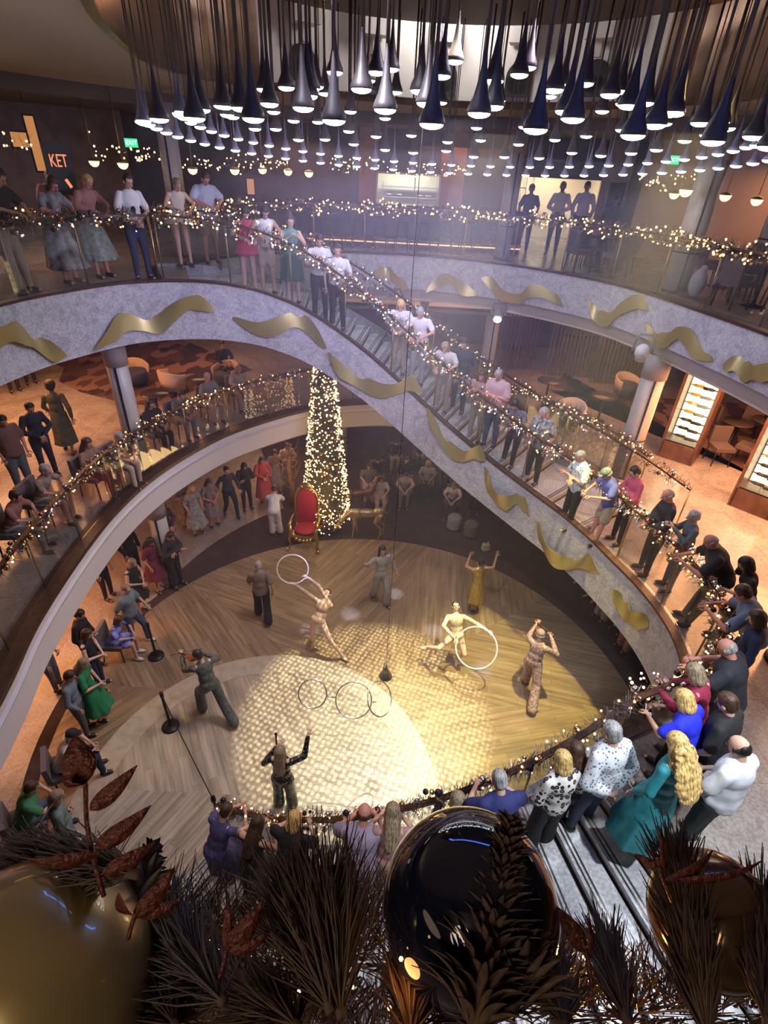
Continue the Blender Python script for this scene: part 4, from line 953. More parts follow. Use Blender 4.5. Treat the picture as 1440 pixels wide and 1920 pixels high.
# hair, head-local: origin at the head's centre, face to +y
HAIRC = {}
def hair_mesh(st):
    if st in HAIRC: return HAIRC[st]
    mb = MB(); r_ = random.Random(hash(st) % 97 if False else len(st)*7)
    cap = lambda g: (mb.ball((0, -.018, .036), (.078+g, .093+g, .086+g), 16, 10), mb.ball((0, -.050, -.012), (.070+g, .058+g, .062+g), 12, 8))
    vox = .012
    if st == 'short': cap(.008)
    elif st == 'crop': cap(.003)
    elif st == 'fringe':             # bald crown, hair only round the back
        for a in np.linspace(PI*1.0, PI*2.0, 9): mb.ball((.074*math.cos(a), .080*math.sin(a)-.006, -.010), (.018, .022, .036), 8, 6)
    elif st == 'thin':
        mb.ball((0, -.060, .012), (.068, .046, .062), 12, 8)
        for a in np.linspace(PI*1.0, PI*2.0, 9): mb.ball((.075*math.cos(a), .082*math.sin(a)-.006, -.008), (.016, .022, .036), 8, 6)
    elif st == 'bob':
        cap(.014); mb.ball((0, -.055, -.07), (.095, .055, .085), 12, 8)
        for s_ in (-1, 1): mb.ball((.078*s_, -.005, -.05), (.024, .050, .085), 10, 8)
    elif st in ('long', 'xlong', 'curly'):
        L = {'long': .30, 'xlong': .46, 'curly': .46}[st]; W_ = {'long': .085, 'xlong': .10, 'curly': .155}[st]; cap(.014)
        nseg = 7
        for i in range(nseg):
            u = i/(nseg-1); mb.ball((0, -.075-.05*math.sin(u*2), -.02-L*u), (.085+(W_-.085)*math.sin(u*PI*.8), .045+.014*(st == 'curly'), .07), 12, 8)
        for s_ in (-1, 1):
            for i in range(4): mb.ball((s_*(.078+.012*i*(st == 'curly')), -.02-.01*i, -.02-.055*i), (.026, .046, .055), 8, 6)
        if st == 'curly':
            for i in range(150):
                u = r_.random(); a = r_.uniform(PI, 2*PI)+.0; rr = .085+(W_-.085)*math.sin(u*PI*.8)
                mb.ball((rr*math.cos(a)*1.0, -.075-.05*u+.055*math.sin(a), .03-(L+.03)*u), r_.uniform(.013, .024), 7, 5)
        vox = .011
    elif st == 'bun': cap(.008); mb.ball((0, -.07, .12), .042, 10, 8)
    elif st == 'pony': cap(.008); bone(mb, (0, -.10, .06), (0, -.17, -.02), .03, .035); bone(mb, (0, -.17, -.02), (0, -.15, -.2), .035, .012)
    elif st == 'afro': cap(.03)
    elif st == 'cap': mb.ball((0, -.008, .045), (.086, .102, .075), 16, 10); mb.ball((0, .085, .035), (.068, .065, .012), 12, 6)
    me = remesh(mb, vox, 'hair', 2)
    if st == 'fringe' or st == 'thin' or st == 'cap': pass
    else:                                     # keep the face free
        b = bmesh.new(); b.from_mesh(me)
        kill = [v for v in b.verts if v.co.y > .052-(.02 if v.co.z < -.02 else 0) and v.co.z < .055 and abs(v.co.x) < .068]
        bmesh.ops.delete(b, geom=kill, context='VERTS'); b.to_mesh(me); b.free()
    HAIRC[st] = me; return me
eye_me = MB().ball((0, 0, 0), (.011, .006, .007), 8, 5).mesh('eye', [mat('eye_dark', (.03, .02, .02), .2)])
mouth_me = MB().ball((0, 0, 0), (.021, .006, .006), 8, 5).mesh('mouth', [mat('lips', (.35, .10, .09), .5)])
shoe_me = remesh((lambda m: (bone(m, (0, -.02, .0), (0, .11, -.015), .048, .040), m)[1])(MB()), .012, 'shoe', 2)
SKIN = {k: mat('skin_'+k, c, .5, spec=.3) for k, c in dict(light=(.62, .38, .28), tan=(.48, .27, .17), brown=(.22, .11, .065), pale=(.72, .49, .40), red=(.58, .27, .20)).items()}
def hair_mat(k_, c):
    m = mat('hair_'+k_, c, .4); n, k, b = nodes_of(m); tc = n.new('ShaderNodeTexCoord'); mp = n.new('ShaderNodeMapping'); mp.inputs['Scale'].default_value = (70, 70, 9); k.new(tc.outputs['Object'], mp.inputs[0])
    t = n.new('ShaderNodeTexNoise'); t.inputs['Scale'].default_value = 1; t.inputs['Detail'].default_value = 3; t.inputs['Distortion'].default_value = .6; k.new(mp.outputs[0], t.inputs['Vector'])
    r = n.new('ShaderNodeValToRGB'); r.color_ramp.elements[0].position = .35; r.color_ramp.elements[0].color = (*[x*.35 for x in c], 1); r.color_ramp.elements[1].position = .62; r.color_ramp.elements[1].color = (*[min(1, x*1.25) for x in c], 1); k.new(t.outputs['Fac'], r.inputs[0]); k.new(r.outputs[0], b.inputs['Base Color'])
    bp = n.new('ShaderNodeBump'); bp.inputs['Strength'].default_value = .8; bp.inputs['Distance'].default_value = .01; k.new(t.outputs['Fac'], bp.inputs['Height']); k.new(bp.outputs[0], b.inputs['Normal']); return m
HAIR = {k: hair_mat(k, c) for k, c in dict(black=(.02, .015, .014), brown=(.07, .035, .02), blond=(.72, .48, .17), grey=(.38, .37, .36), white=(.62, .6, .58), red=(.25, .08, .03), ash=(.32, .24, .15)).items()}
CLOTH = {}
def cloth(name, c, c2=None, sc=20, rough=.8, kind='noise', metal=0):
    nm = 'cloth_'+name
    if nm in MATS: return MATS[nm]
    if c2 is None: return mat(nm, c, rough, noise=(3.5, tuple(x*.8 for x in c), .7))
    if kind == 'noise': return mat(nm, c, rough, noise=(sc, c2, 1), metal=metal)
    m = mat(nm, c, rough, metal); n, k, b = nodes_of(m); tc = n.new('ShaderNodeTexCoord')
    v = n.new('ShaderNodeTexVoronoi'); v.inputs['Scale'].default_value = sc; k.new(tc.outputs['Object'], v.inputs['Vector'])
    r = n.new('ShaderNodeValToRGB'); r.color_ramp.interpolation = 'CONSTANT'; e = r.color_ramp.elements
    if kind == 'spots': e[0].color = (*c2, 1); e[1].position = .32; e[1].color = (*c, 1)
    elif kind == 'leopard':
        e[0].color = (.35, .22, .15, 1); e[1].position = .16; e[1].color = (*c2, 1); q = e.new(.42); q.color = (*c, 1)
    elif kind == 'sequin':
        e[0].color = (*c2, 1); e[1].position = .22; e[1].color = (*c, 1)
    k.new(v.outputs['Distance'], r.inputs[0]); k.new(r.outputs[0], b.inputs['Base Color'])
    return m
def put(name, me, m, parent):
    o = link(name, me, parent); o.material_slots[0].link = 'OBJECT'; o.material_slots[0].material = m; return o
PEOPLE = []
glm = MB()
for s_ in (-1, 1):
    glm.tube([(s_*.033+.024*math.cos(a), .092, .006+.018*math.sin(a)) for a in np.linspace(0, 2*PI, 17)[:-1]], .0028, 5, closed=True); glm.tube([(s_*.057, .092, .01), (s_*.078, .0, .0)], .0025, 5)
glm.tube([(-.010, .096, .008), (.010, .096, .008)], .0028, 5)
glasses_me = glm.mesh('glasses', BLACKM); epau_me = MB().box((0, 0, 0), (.10, .05, .012)).mesh('epaulette', BLACKM)
def person(loc, face, pn, top=None, bot=None, dress=None, hair=('short', 'brown'), skin='light', h=1.72, bf=1.0, lab='', near=False, shoes=(.03, .025, .025), grp=None, glasses=False, epaulettes=False):
    """loc: feet; face: point looked towards or angle"""
    loc = Vector(loc)
    rz = face if isinstance(face, (int, float)) else math.atan2(-(face[0]-loc.x), face[1]-loc.y)
    vox = .016 if near else .022; s = h/1.75
    root = empty('person', loc, rz, lab, 'person', grp); root.scale = (s, s, s)
    me, q = body_mesh(pn, bf, vox); b = put('body', me, SKIN[skin], root)
    if top: put('shirt' if top[0] != 'jumpsuit' else 'jumpsuit', garment(pn, bf, vox, (top[0], top[1])), top[2], root)
    if bot: put('trousers' if bot[0] == 'legs' and bot[1] != 'shorts' else ('shorts' if bot[0] == 'legs' else 'skirt'), garment(pn, bf, vox, (bot[0], bot[1])), bot[2], root)
    if dress: put('dress', garment(pn, bf, vox, ('dress', dress[0])), dress[1], root)
    HM = Matrix.Translation(q['head']) @ q['H'].to_4x4()
    if hair and hair[0] != 'bald':
        o = put('hair' if hair[0] != 'cap' else 'cap', hair_mesh(hair[0]), HAIR[hair[1]] if isinstance(hair[1], str) else hair[1], root); o.matrix_local = HM
        if hair[0] == 'cap': o2 = put('hair', hair_mesh('fringe'), HAIR['grey'], root); o2.matrix_local = HM
    for s_ in (-1, 1):
        e = link('eye', eye_me, root); e.matrix_local = HM @ Matrix.Translation((.031*s_, .082, .006))
        f = 'l' if s_ < 0 else 'r'; sh = put('shoe', shoe_me, mat('shoe_%02d%02d%02d' % tuple(int(c*99) for c in shoes), shoes, .5), root)
        d = q['t'+f]-q['a'+f]; sh.location = q['a'+f]-Vector((0, 0, .037)); sh.rotation_euler = (math.atan2(d.z+.055, math.hypot(d.x, d.y)), 0, math.atan2(-d.x, d.y))
    m_ = link('mouth', mouth_me, root); m_.matrix_local = HM @ Matrix.Translation((0, .083, -.055))
    if glasses:
        g_ = link('glasses', glasses_me, root); g_.matrix_local = HM
    if epaulettes:
        for s_ in 'lr':
            e = link('epaulette', epau_me, root); e.location = q['s'+s_]*.9+q['neck']*.1+Vector((0, 0, .052)); e.rotation_euler = (0, .25*(1 if s_ == 'r' else -1), 0)
    PEOPLE.append(root)
    return root, q, s
def head_at(px, py, zfloor, h=1.72, k=.93, pn=None, face=None):
    if pn is None: p = P(px, py, zfloor+h*k); return Vector((p.x, p.y, zfloor))
    q = pose(**POSES[pn])['head']*(h/1.75); p = P(px, py, zfloor+q.z); r = Vector((p.x, p.y, zfloor))
    for _ in range(3):
        a = face if isinstance(face, (int, float)) else math.atan2(-(face[0]-r.x), face[1]-r.y)
        r = Vector((p.x-(q.x*math.cos(a)-q.y*math.sin(a)), p.y-(q.x*math.sin(a)+q.y*math.cos(a)), zfloor))
    return r
def T_(m, s='short', loose=False): return ('loose' if loose else 'top', s, m)
def L_(m, w='slim'): return ('legs', w, m)
c_ = cloth
BLK = c_('black', (.016, .015, .018)); NAVY = c_('navy', (.018, .025, .07)); WHT_ = c_('white', (.72, .72, .74)); DJ = c_('denim', (.06, .085, .14)); KHA = c_('khaki', (.42, .33, .24)); GRY = c_('grey', (.20, .20, .21))
ATR = (0.0, 8.0)
UPV = Vector((0, 0, 1))
def on_s1(a, off=.42): p = pol(C1, R1+off, a); p.z = s1_floor(a); return p
def s1_by_px(px, py, h=1.65, off=.42, pn='stand'):
    hq = pose(**POSES[pn])['head']*(h/1.75)
    best = None
    for a in np.linspace(111, 32, 160):
        p = on_s1(a, off); fd = Vector((ATR[0]-.5-p.x, 7-p.y, 0)).normalized(); q = p+fd*hq.y+UPV*hq.z; v = q-Vector((0, 0, CAM_Z)); z = v.dot(_fw); x = 720+F_PX*v.dot(_rt)/z
        y = 960-F_PX*v.dot(_up)/z; e = (x-px)**2+.3*(y-py)**2
        if best is None or e < best[0]: best = (e, a, p)
    return best[2]
def s2_by_px(px, py, h=1.65, off=.45, pn='stand'):
    hq = pose(**POSES[pn])['head']*(h/1.75)
    best = None
    for off_ in ([off] if not isinstance(off, tuple) else np.linspace(off[0], off[1], 9)):
        for a in np.linspace(A2T+14, A2B-6, 220):
            p = pol(C2, R2+off_, a); p.z = s2_floor(a); fd = Vector((.3-p.x, 8.2-p.y, 0)).normalized(); q = p+fd*hq.y+UPV*hq.z; v = q-Vector((0, 0, CAM_Z)); z = v.dot(_fw); x = 720+F_PX*v.dot(_rt)/z
            y = 960-F_PX*v.dot(_up)/z; e = (x-px)**2+.5*(y-py)**2
            if best is None or e < best[0]: best = (e, a, p)
    return best[2]

# --- top deck, left balcony, leaning on the rail
PATG = c_('green_pattern', (.33, .36, .30), (.16, .20, .17), 14); BWP = c_('black_white_pattern', (.03, .03, .035), (.42, .42, .45), 5)
SAL = c_('salmon', (.42, .20, .18)); PINKW = c_('pinkish_white', (.52, .42, .42))
def tl(px, py, *a, h=1.7, z=Z3, face=None, **k):
    p = head_at(px, py, z, h, pn=a[0], face=face or ATR); return person(p, face or ATR, *a, h=h, **k)
person(P(62, 556, Z3)+Vector((-.25, .25, 0)), ATR, 'rail', T_(BLK), L_(KHA), hair=('crop', 'black'), skin='tan', h=1.80, bf=1.15, lab='man in khaki trousers and black top at the far left end of the top rail')
person(P(135, 535, Z3)+Vector((-.1, .2, 0)), ATR, 'rail', dress=(('short', .25, .16), BWP), hair=('bob', 'brown'), skin='red', h=1.68, bf=1.08, lab='woman in long black dress with white jagged bands at the top rail')
person(P(196, 524, Z3)+Vector((-.1, .2, 0)), ATR, 'rail', T_(SAL, 'long'), ('skirt', ('x', .32, .14), PATG), hair=('short', 'blond'), skin='red', h=1.70, bf=1.05, lab='woman in salmon top and long pale green patterned skirt at the top rail')
person(P(165, 520, Z3)+Vector((-.7, .7, 0)), ATR, 'rail', T_(SAL, 'long'), L_(GRY), hair=('short', 'grey'), skin='red', h=1.74, lab='man in salmon shirt standing behind the patterned skirt')
person(P(30, 520, Z3)+Vector((-.8, .5, 0)), ATR, 'stand', T_(BLK, 'long'), L_(BLK), hair=('bob', 'black'), skin='tan', h=1.62, lab='dark clothed watcher behind the man in khaki trousers')
person(P(272, 526, Z3)+Vector((-.03, .06, 0)), (ATR[0], 6), 'clasp', T_(WHT_), L_(NAVY), hair=('short', 'black'), skin='light', h=1.72, lab='man in white shirt and dark blue trousers behind the landing rail')
person(P(352, 505, Z3)+Vector((-.1, .25, 0)), (1, 6), 'rail', dress=(('none', .85, .10), c_('cream', (.66, .6, .5))), hair=('pony', 'ash'), skin='light', h=1.66, lab='woman with hair tied up in a short cream dress at the head of the stairs')
person(P(388, 500, Z3)+Vector((.05, .3, 0)), (1, 6), 'rail', T_(c_('pale_blue', (.45, .50, .66)), 'short', True), L_(KHA, 'shorts'), hair=('crop', 'brown'), skin='red', h=1.78, bf=1.1, lab='man in loose pale blue shirt at the head of the stairs')
# --- upper flight, from its head down
PINK = c_('hot_pink', (.60, .05, .14))
for px, py, args, kw in [
    (440, 432, ('rail',), dict(dress=(('none', .8, .06), PINK), hair=('bob', 'black'), h=1.62, lab='woman in hot pink dress near the top of the stairs')),
    (499, 442, ('rail', T_(WHT_, 'none'), L_(c_('tan_short', (.45, .34, .25)), 'shorts')), dict(hair=('bob', 'black'), skin='tan', h=1.66, lab='woman in white tank top at the stair rail')),
    (545, 445, ('phone', T_(c_('sea_green', (.12, .30, .26)), 'none'), ('skirt', ('x', .5, .08), c_('dark_green', (.05, .12, .09)))), dict(hair=('bun', 'brown'), h=1.64, lab='woman in sea green tank top holding up both hands')),
    (584, 468, ('cross', T_(WHT_), L_(BLK)), dict(hair=('short', 'black'), skin='tan', h=1.70, epaulettes=True, lab='officer in white uniform shirt with arms crossed, higher of the two')),
    (632, 486, ('shoulder', T_(WHT_), L_(BLK)), dict(hair=('short', 'black'), skin='light', h=1.70, epaulettes=True, lab='officer in white uniform shirt with arms lowered, lower of the two')),
    (742, 578, ('rail', T_(WHT_), L_(KHA)), dict(hair=('long', 'blond'), h=1.66, lab='long haired woman in white top midway on the stairs')),
    (785, 592, ('rail', T_(WHT_), L_(c_('pale_trousers', (.42, .40, .38)))), dict(hair=('crop', 'grey'), skin='red', h=1.74, lab='man in white tee shirt midway on the stairs')),
    (832, 655, ('rail', T_(c_('off_white', (.6, .56, .52)), 'short', True), L_(KHA)), dict(hair=('bob', 'ash'), h=1.62, lab='woman in loose off-white blouse below the man in white tee shirt')),
    (866, 640, ('stand', T_(c_('dark_suit', (.03, .035, .05)), 'long'), L_(BLK)), dict(hair=('short', 'black'), h=1.76, lab='man in dark suit behind the loose off-white blouse')),
    (905, 705, ('phone', T_(c_('dusty_rose', (.40, .20, .18)), 'none'), L_(KHA)), dict(hair=('bob', 'brown'), skin='red', h=1.62, lab='woman in dusty rose top with raised arms beside the column')),
    (932, 712, ('cross', T_(c_('pale_pink', (.58, .36, .38)), 'short', True), L_(DJ)), dict(hair=('crop', 'grey'), skin='red', h=1.76, bf=1.15, lab='broad man in pale pink shirt on the lower part of the stairs')),
    (965, 765, ('rail', T_(c_('dark_print', (.05, .045, .06), (.18, .16, .2), 18)), L_(BLK)), dict(hair=('long', 'black'), h=1.62, lab='woman in dark printed top below the pale pink shirt')),
    (1016, 795, ('stand', T_(c_('black_white_shirt', (.42, .42, .44), (.03, .03, .03), 16), 'short', True), L_(BLK)), dict(hair=('crop', 'grey'), skin='red', h=1.76, bf=1.1, lab='man in black and white patterned shirt and black trousers near the stair foot'))]:
    p = s1_by_px(px, py, kw['h'], pn=args[0], off=.46 if 'behind' not in kw['lab'] else .95)
    person(p, (ATR[0]-.5, 7.0), *args, **kw)
# epaulettes of the officers
# --- middle deck, right curve
def md(px, py, *a, h=1.72, z=Z2, face=None, **k):
    p = head_at(px, py, z, h, pn=a[0], face=face or ATR); return person(p, face or ATR, *a, h=h, **k)
md(1087, 856, 'cross', T_(c_('glow_floral', (.62, .72, .72), (.12, .30, .34), 22, kind='spots'), 'short', True), L_(BLK), hair=('crop', 'grey'), skin='red', h=1.74, lab='man in bright floral shirt caught in a spotlight at the stair foot')
md(1137, 888, 'rail', T_(c_('blue_navy', (.10, .12, .42)), 'short', True), L_(KHA, 'shorts'), hair=('cap', mat('cap_camo', (.30, .34, .30), .8, noise=(30, (.12, .15, .12), 1))), skin='red', h=1.70, lab='man in blue shirt and pale cap beside the white column')
md(1190, 885, 'cross', T_(c_('raspberry', (.50, .07, .14)), 'long'), L_(BLK), hair=('short', 'black'), skin='light', h=1.70, glasses=True, lab='person in raspberry pink shirt and glasses with arms folded')
md(1252, 928, 'clasp', T_(c_('black_jacket', (.02, .02, .024)), 'long'), L_(BLK), hair=('thin', 'grey'), skin='red', h=1.76, bf=1.08, lab='balding man in black jacket with hands clasped at the rail')
r, q, s = md(1300, 968, 'phone', T_(c_('slate_denim', (.10, .13, .14)), 'long'), L_(GRY), hair=('short', 'white'), skin='light', h=1.62, lab='white haired woman in slate denim jacket holding a phone')
ph = MB().box((0, 0, 0), (.072, .009, .15)).build('phone', mat('phone_black', (.02, .02, .025), .2)); MB().box((0, -.006, 0), (.064, .002, .138)).build('screen', glow('phone_screen', (.5, .6, .8), .5), ph); ph.rotation_euler = (-.3, 0, r.rotation_euler.z); ph.location = Matrix.Translation(r.location) @ Matrix.Rotation(r.rotation_euler.z, 4, 'Z') @ (((q['wl']+q['wr'])/2+Vector((0, .07, .05)))*s); tag(ph, 'phone held up by the white haired woman in slate denim', 'phone')
md(1332, 1015, 'rail2', T_(BLK, 'short', True), L_(DJ), hair=('thin', 'grey'), skin='red', h=1.78, bf=1.15, lab='bald man in black tee shirt leaning far over the garland')
md(1398, 1058, 'rail', T_(BLK), L_(BLK), hair=('bob', 'black'), skin='light', h=1.66, glasses=True, lab='dark haired woman in glasses and black top at the curve of the rail')
md(1392, 1112, 'rail2', T_(c_('blue_grey', (.17, .21, .30)), 'short', True), L_(DJ), hair=('short', 'brown'), skin='red', h=1.76, bf=1.1, lab='man in blue-grey shirt bent forward over the garland', near=True)
md(1362, 1215, 'rail', T_(c_('near_black', (.02, .022, .03)), 'short', True), L_(BLK), hair=('thin', 'grey'), skin='red', h=1.80, bf=1.22, lab='large bald man in near black shirt seen from behind', near=True)
md(1418, 1160, 'stand', T_(NAVY, 'long'), L_(BLK), hair=('bob', 'brown'), skin='light', h=1.68, lab='dark clothed watcher at the photo edge beside the near column')
md(1302, 1262, 'rail', T_(c_('maroon', (.30, .02, .06)), 'long'), L_(BLK), hair=('bob', 'ash'), skin='light', h=1.64, lab='woman with brown bob in a maroon top', near=True)
md(1282, 1312, 'rail', T_(c_('royal_blue', (.02, .03, .75)), 'short', True), L_(NAVY), hair=('bob', 'blond'), skin='tan', h=1.64, lab='blond woman in royal blue blouse leaning on the rail', near=True)
md(1362, 1318, 'stand', T_(BLK, 'short', True), L_(BLK), hair=('short', 'brown'), skin='light', h=1.74, bf=1.1, lab='brown haired man in black tee shirt standing between maroon top and white tee', near=True)
md(1268, 1395, 'stand', dress=(('long', .12, .11), c_('teal_chiffon', (.02, .24, .27), (.03, .32, .36), 6, .6)), hair=('curly', 'blond'), skin='pale', h=1.72, face=(.5, 8), near=True, lab='woman with very long curly blond hair in a flowing teal dress')
md(1385, 1400, 'clasp', T_(c_('white_tee', (.74, .76, .80)), 'short', True), L_(c_('charcoal', (.03, .032, .038))), hair=('thin', 'black'), skin='light', h=1.76, bf=1.08, face=(.8, 8), near=True, lab='balding man in plain white tee shirt with hands clasped, farthest from the rail')
# --- lower flight
FLOR = c_('white_floral', (.72, .74, .78), (.14, .17, .24), 30, .7, 'spots'); LEO = c_('leopard', (.72, .68, .64), (.02, .018, .02), 16, .7, 'leopard')
p = s2_by_px(1147, 1362, 1.82, (.5, 1.1), 'back'); person(p, (.4, 8), 'back', T_(FLOR, 'long', True), L_(c_('blue_black_jeans', (.05, .07, .11))), hair=('short', 'grey'), skin='light', h=1.82, bf=1.14, near=True, lab='tall grey haired man in white floral shirt with hands behind his back')
p = s2_by_px(1050, 1400, 1.66, (.5, 1.0)); person(p, (.4, 8), 'stand', T_(LEO, 'long', True), L_(BLK, 'wide'), hair=('bob', 'blond'), skin='light', h=1.66, near=True, lab='blond woman in leopard print blouse and wide black trousers on the stairs')
p = s2_by_px(1085, 1415, 1.60, (.45, .8)); person(p+Vector((.0, .05, 0)), (.4, 8), 'clasp', T_(BLK, 'short', True), L_(BLK), hair=('long', 'brown'), skin='light', h=1.60, near=True, lab='dark haired watcher half hidden by the leopard print blouse')
for px, py, off, args, kw in [
    (938, 1468, .45, ('rail', T_(c_('navy_tee', (.025, .03, .14)), 'short', True), L_(BLK)), dict(hair=('crop', 'grey'), skin='light', h=1.76, bf=1.12, lab='grey haired man in navy blue tee shirt on the lower stairs')),
    (860, 1492, .42, ('rail', T_(BLK, 'long'), L_(BLK)), dict(hair=('long', 'ash'), skin='light', h=1.64, lab='woman with long ash brown hair in black between the navy tee and pink top')),
    (735, 1520, .42, ('rail', T_(c_('dusty_pink', (.42, .24, .22)), 'short'), L_(KHA)), dict(hair=('long', 'ash'), skin='light', h=1.66, lab='woman with long straight hair in dusty pink top on the lower stairs')),
    (668, 1503, .45, ('rail', T_(c_('mauve', (.32, .26, .36)), 'short', True), L_(KHA)), dict(hair=('fringe', 'brown'), skin='red', h=1.78, bf=1.18, lab='broad bald man in mauve tee shirt on the lower stairs')),
    (550, 1540, .42, ('rail', T_(BLK, 'short', True), L_(BLK)), dict(hair=('bob', 'blond'), skin='light', h=1.64, bf=1.05, lab='woman with short blond hair in black on the lower stairs')),
    (486, 1532, .50, ('rail',), dict(dress=(('none', .35, .12), BLK), hair=('long', 'brown'), skin='light', h=1.66, lab='woman with brown hair in a backless black dress near the stair foot')),
    (430, 1508, .42, ('rail2',), dict(dress=(('short', .35, .14), c_('indigo_print', (.09, .08, .24), (.05, .045, .13), 25)), hair=('short', 'brown'), skin='light', h=1.62, bf=1.08, lab='woman in indigo speckled dress leaning over the rail end at the stair foot'))]:
    p = s2_by_px(px, py, kw['h'], off+.08, args[0]); person(p, (.3, 8.2), *args, near=True, **kw)

# --- performers on the stage floor
def st_(px, py): return P(px, py, 0)
SILV = c_('silver_sequin', (.30, .31, .33), (.95, .96, 1), 38, .35, 'sequin', 0)
person(st_(712, 1128), (2.5, 4.0), 'strut', ('jumpsuit', 'long', SILV), hair=('long', 'black'), skin='light', h=1.74, near=True, lab='performer in glittering silver jumpsuit walking at the centre of the floor')
LEOT = c_('white_gold_leotard', (.66, .60, .52), (.50, .36, .2), 12)
r, q, s = person(st_(598, 1212), (-1.2, -2), 'hoop_back', ('leotard', 'long', c_('nude_leotard', (.60, .42, .34), (.5, .32, .24), 9)), dress=None, hair=('bun', 'brown'), skin='pale', h=1.66, near=True, shoes=(.72, .49, .40), lab='dancer arching backwards with a white hoop over her head')
R1H = r
def hoop(c, rad, M, lab, parent=None):
    pts = [Vector(c)+M @ Vector((rad*math.cos(a), rad*math.sin(a), 0)) for a in np.linspace(0, 2*PI, 49)[:-1]]
    o = MB().tube(pts, .016, 8, closed=True).build('hoop', mat('hoop_white', (.85, .85, .86), .35)); tag(o, lab, 'hoop', None); return o
def hoop_held(r, q, s, rad, toward, lab):
    # a hoop that passes through both hands and lies towards a local direction
    M_ = Matrix.Translation(r.location) @ Matrix.Rotation(r.rotation_euler.z, 4, 'Z'); ha, hb = [M_ @ ((q[w_]+(q[w_]-q[e_]).normalized()*.07)*s) for w_, e_ in (('wl', 'el'), ('wr', 'er'))]
    d = hb-ha; x = d.normalized(); t_ = M_.to_3x3() @ Vector(toward); y = (t_-x*t_.dot(x)).normalized(); rad = max(rad, d.length/2+.01)
    c = (ha+hb)/2+y*math.sqrt(rad*rad-d.length_squared/4); return hoop(c, rad, Matrix((x, y, x.cross(y))).transposed(), lab)
hoop_held(r, q, s, .33, (.5, -.2, .8), 'white hoop held over the head of the dancer arching backwards')
r, q, s = person(st_(848, 1240), (1.0, 2.0), 'hoop_lunge', ('leotard', 'long', LEOT), hair=('bun', 'brown'), skin='pale', h=1.70, near=True, shoes=(.72, .49, .40), lab='dancer in pale leotard leaning back on one leg with a large hoop')
hoop_held(r, q, s, .42, (-.5, .6, -.5), 'large white hoop held in front of the leaning dancer')
person(st_(886, 1150)+Vector((0, .1, 0)), (0, 18), 'dance_up', dress=(('none', .42, .05), c_('gold_sequin', (.40, .28, .08), (.85, .7, .3), 40, .3, 'sequin', .6)), hair=('bun', 'black'), skin='tan', h=1.66, near=True, lab='dancer in a gold sequin dress with both arms raised')
def violin(parent, q, s):
    v = empty('violin', (0, 0, 0)); v.parent = None
    mbv = MB(); A = q['neck']+Vector((-.06, .10, .02)); B = q['wl']+Vector((0, .05, .03)); d = (B-A).normalized(); F = frame(d, (0, 0, 1))
    bd = MB(); bd.ball(A+d*.09, (.085, .02, .10), 12, 6, F); bd.ball(A+d*.24, (.070, .02, .08), 12, 6, F); bd.build('body', mat('violin_red', (.22, .06, .02), .25), v)
    MB().tube([A+d*.28, A+d*.50], .013, 6).build('neck', BLACKM, v)
    M_ = Matrix.Translation(parent.location) @ Matrix.Rotation(parent.rotation_euler.z, 4, 'Z') @ Matrix.Diagonal((s, s, s, 1)); v.matrix_world = M_
    bw = MB().tube([q['wr']+Vector((.05, .02, .05)), q['wr']+Vector((-.5, .14, .12))], .006, 5).build('violin_bow', mat('bow_brown', (.12, .05, .03), .4)); bw.matrix_world = M_
    return v, bw
r, q, s = person(st_(985, 1296), (0.3, 2.6) if False else (6.5, 12.0), 'violin', ('jumpsuit', 'long', c_('pink_print_suit', (.56, .40, .38), (.22, .12, .13), 26, .7)), hair=('cap', mat('flat_cap', (.32, .24, .22), .8)), skin='light', h=1.76, near=True, lab='violinist in a pink patterned suit and flat cap striding on the gold lit floor')
v, bw = violin(r, q, s); tag(v, 'violin under the chin of the pink suited violinist', 'violin'); tag(bw, 'thin bow drawn by the pink suited violinist', 'bow')
r, q, s = person(st_(400, 1336), (-6.5, 10.5), 'violin2', ('jumpsuit', 'long', c_('grey_green_suit', (.13, .15, .14), (.05, .06, .06), 24, .7)), hair=('crop', 'black'), skin='light', h=1.76, near=True, lab='violinist in a grey-green sequin suit striding near the floor stands')
v, bw = violin(r, q, s); tag(v, 'violin held by the grey-green suited violinist', 'violin'); tag(bw, 'thin bow drawn by the grey-green suited violinist', 'bow')
person(st_(495, 1160), (-5, 20), 'walk', T_(c_('brown_shirt', (.20, .15, .12)), 'short', True), L_(BLK, 'wide'), hair=('crop', 'grey'), skin='light', h=1.72, near=True, lab='performer in brown shirt and black trousers in the dim left of the floor')
person(st_(536, 1512), (.3, 20), 'sing', ('jumpsuit', 'long', c_('black_sequin', (.012, .012, .014), (.55, .55, .6), 30, .25, 'sequin', .3)), hair=('xlong', 'ash'), skin='pale', h=1.70, near=True, lab='singer in black sequin jumpsuit with long straight hair and a raised hand')
mk = MB().tube([(0, 0, 0), (0, .03, .2)], [.012, .016], 8).ball((0, .035, .22), .026, 10, 6).build('microphone', BLACKM); mk.location = st_(536, 1512)+Vector((-.12, .26, 1.36)); tag(mk, 'black hand microphone held by the singer in black sequins', 'microphone')
person(st_(518, 1000), (-4, 20), 'bend', T_(WHT_, 'short', True), L_(c_('white_trousers', (.70, .66, .64)), 'wide'), hair=('short', 'brown'), skin='light', h=1.64, lab='person all in white bending over beside the red throne')

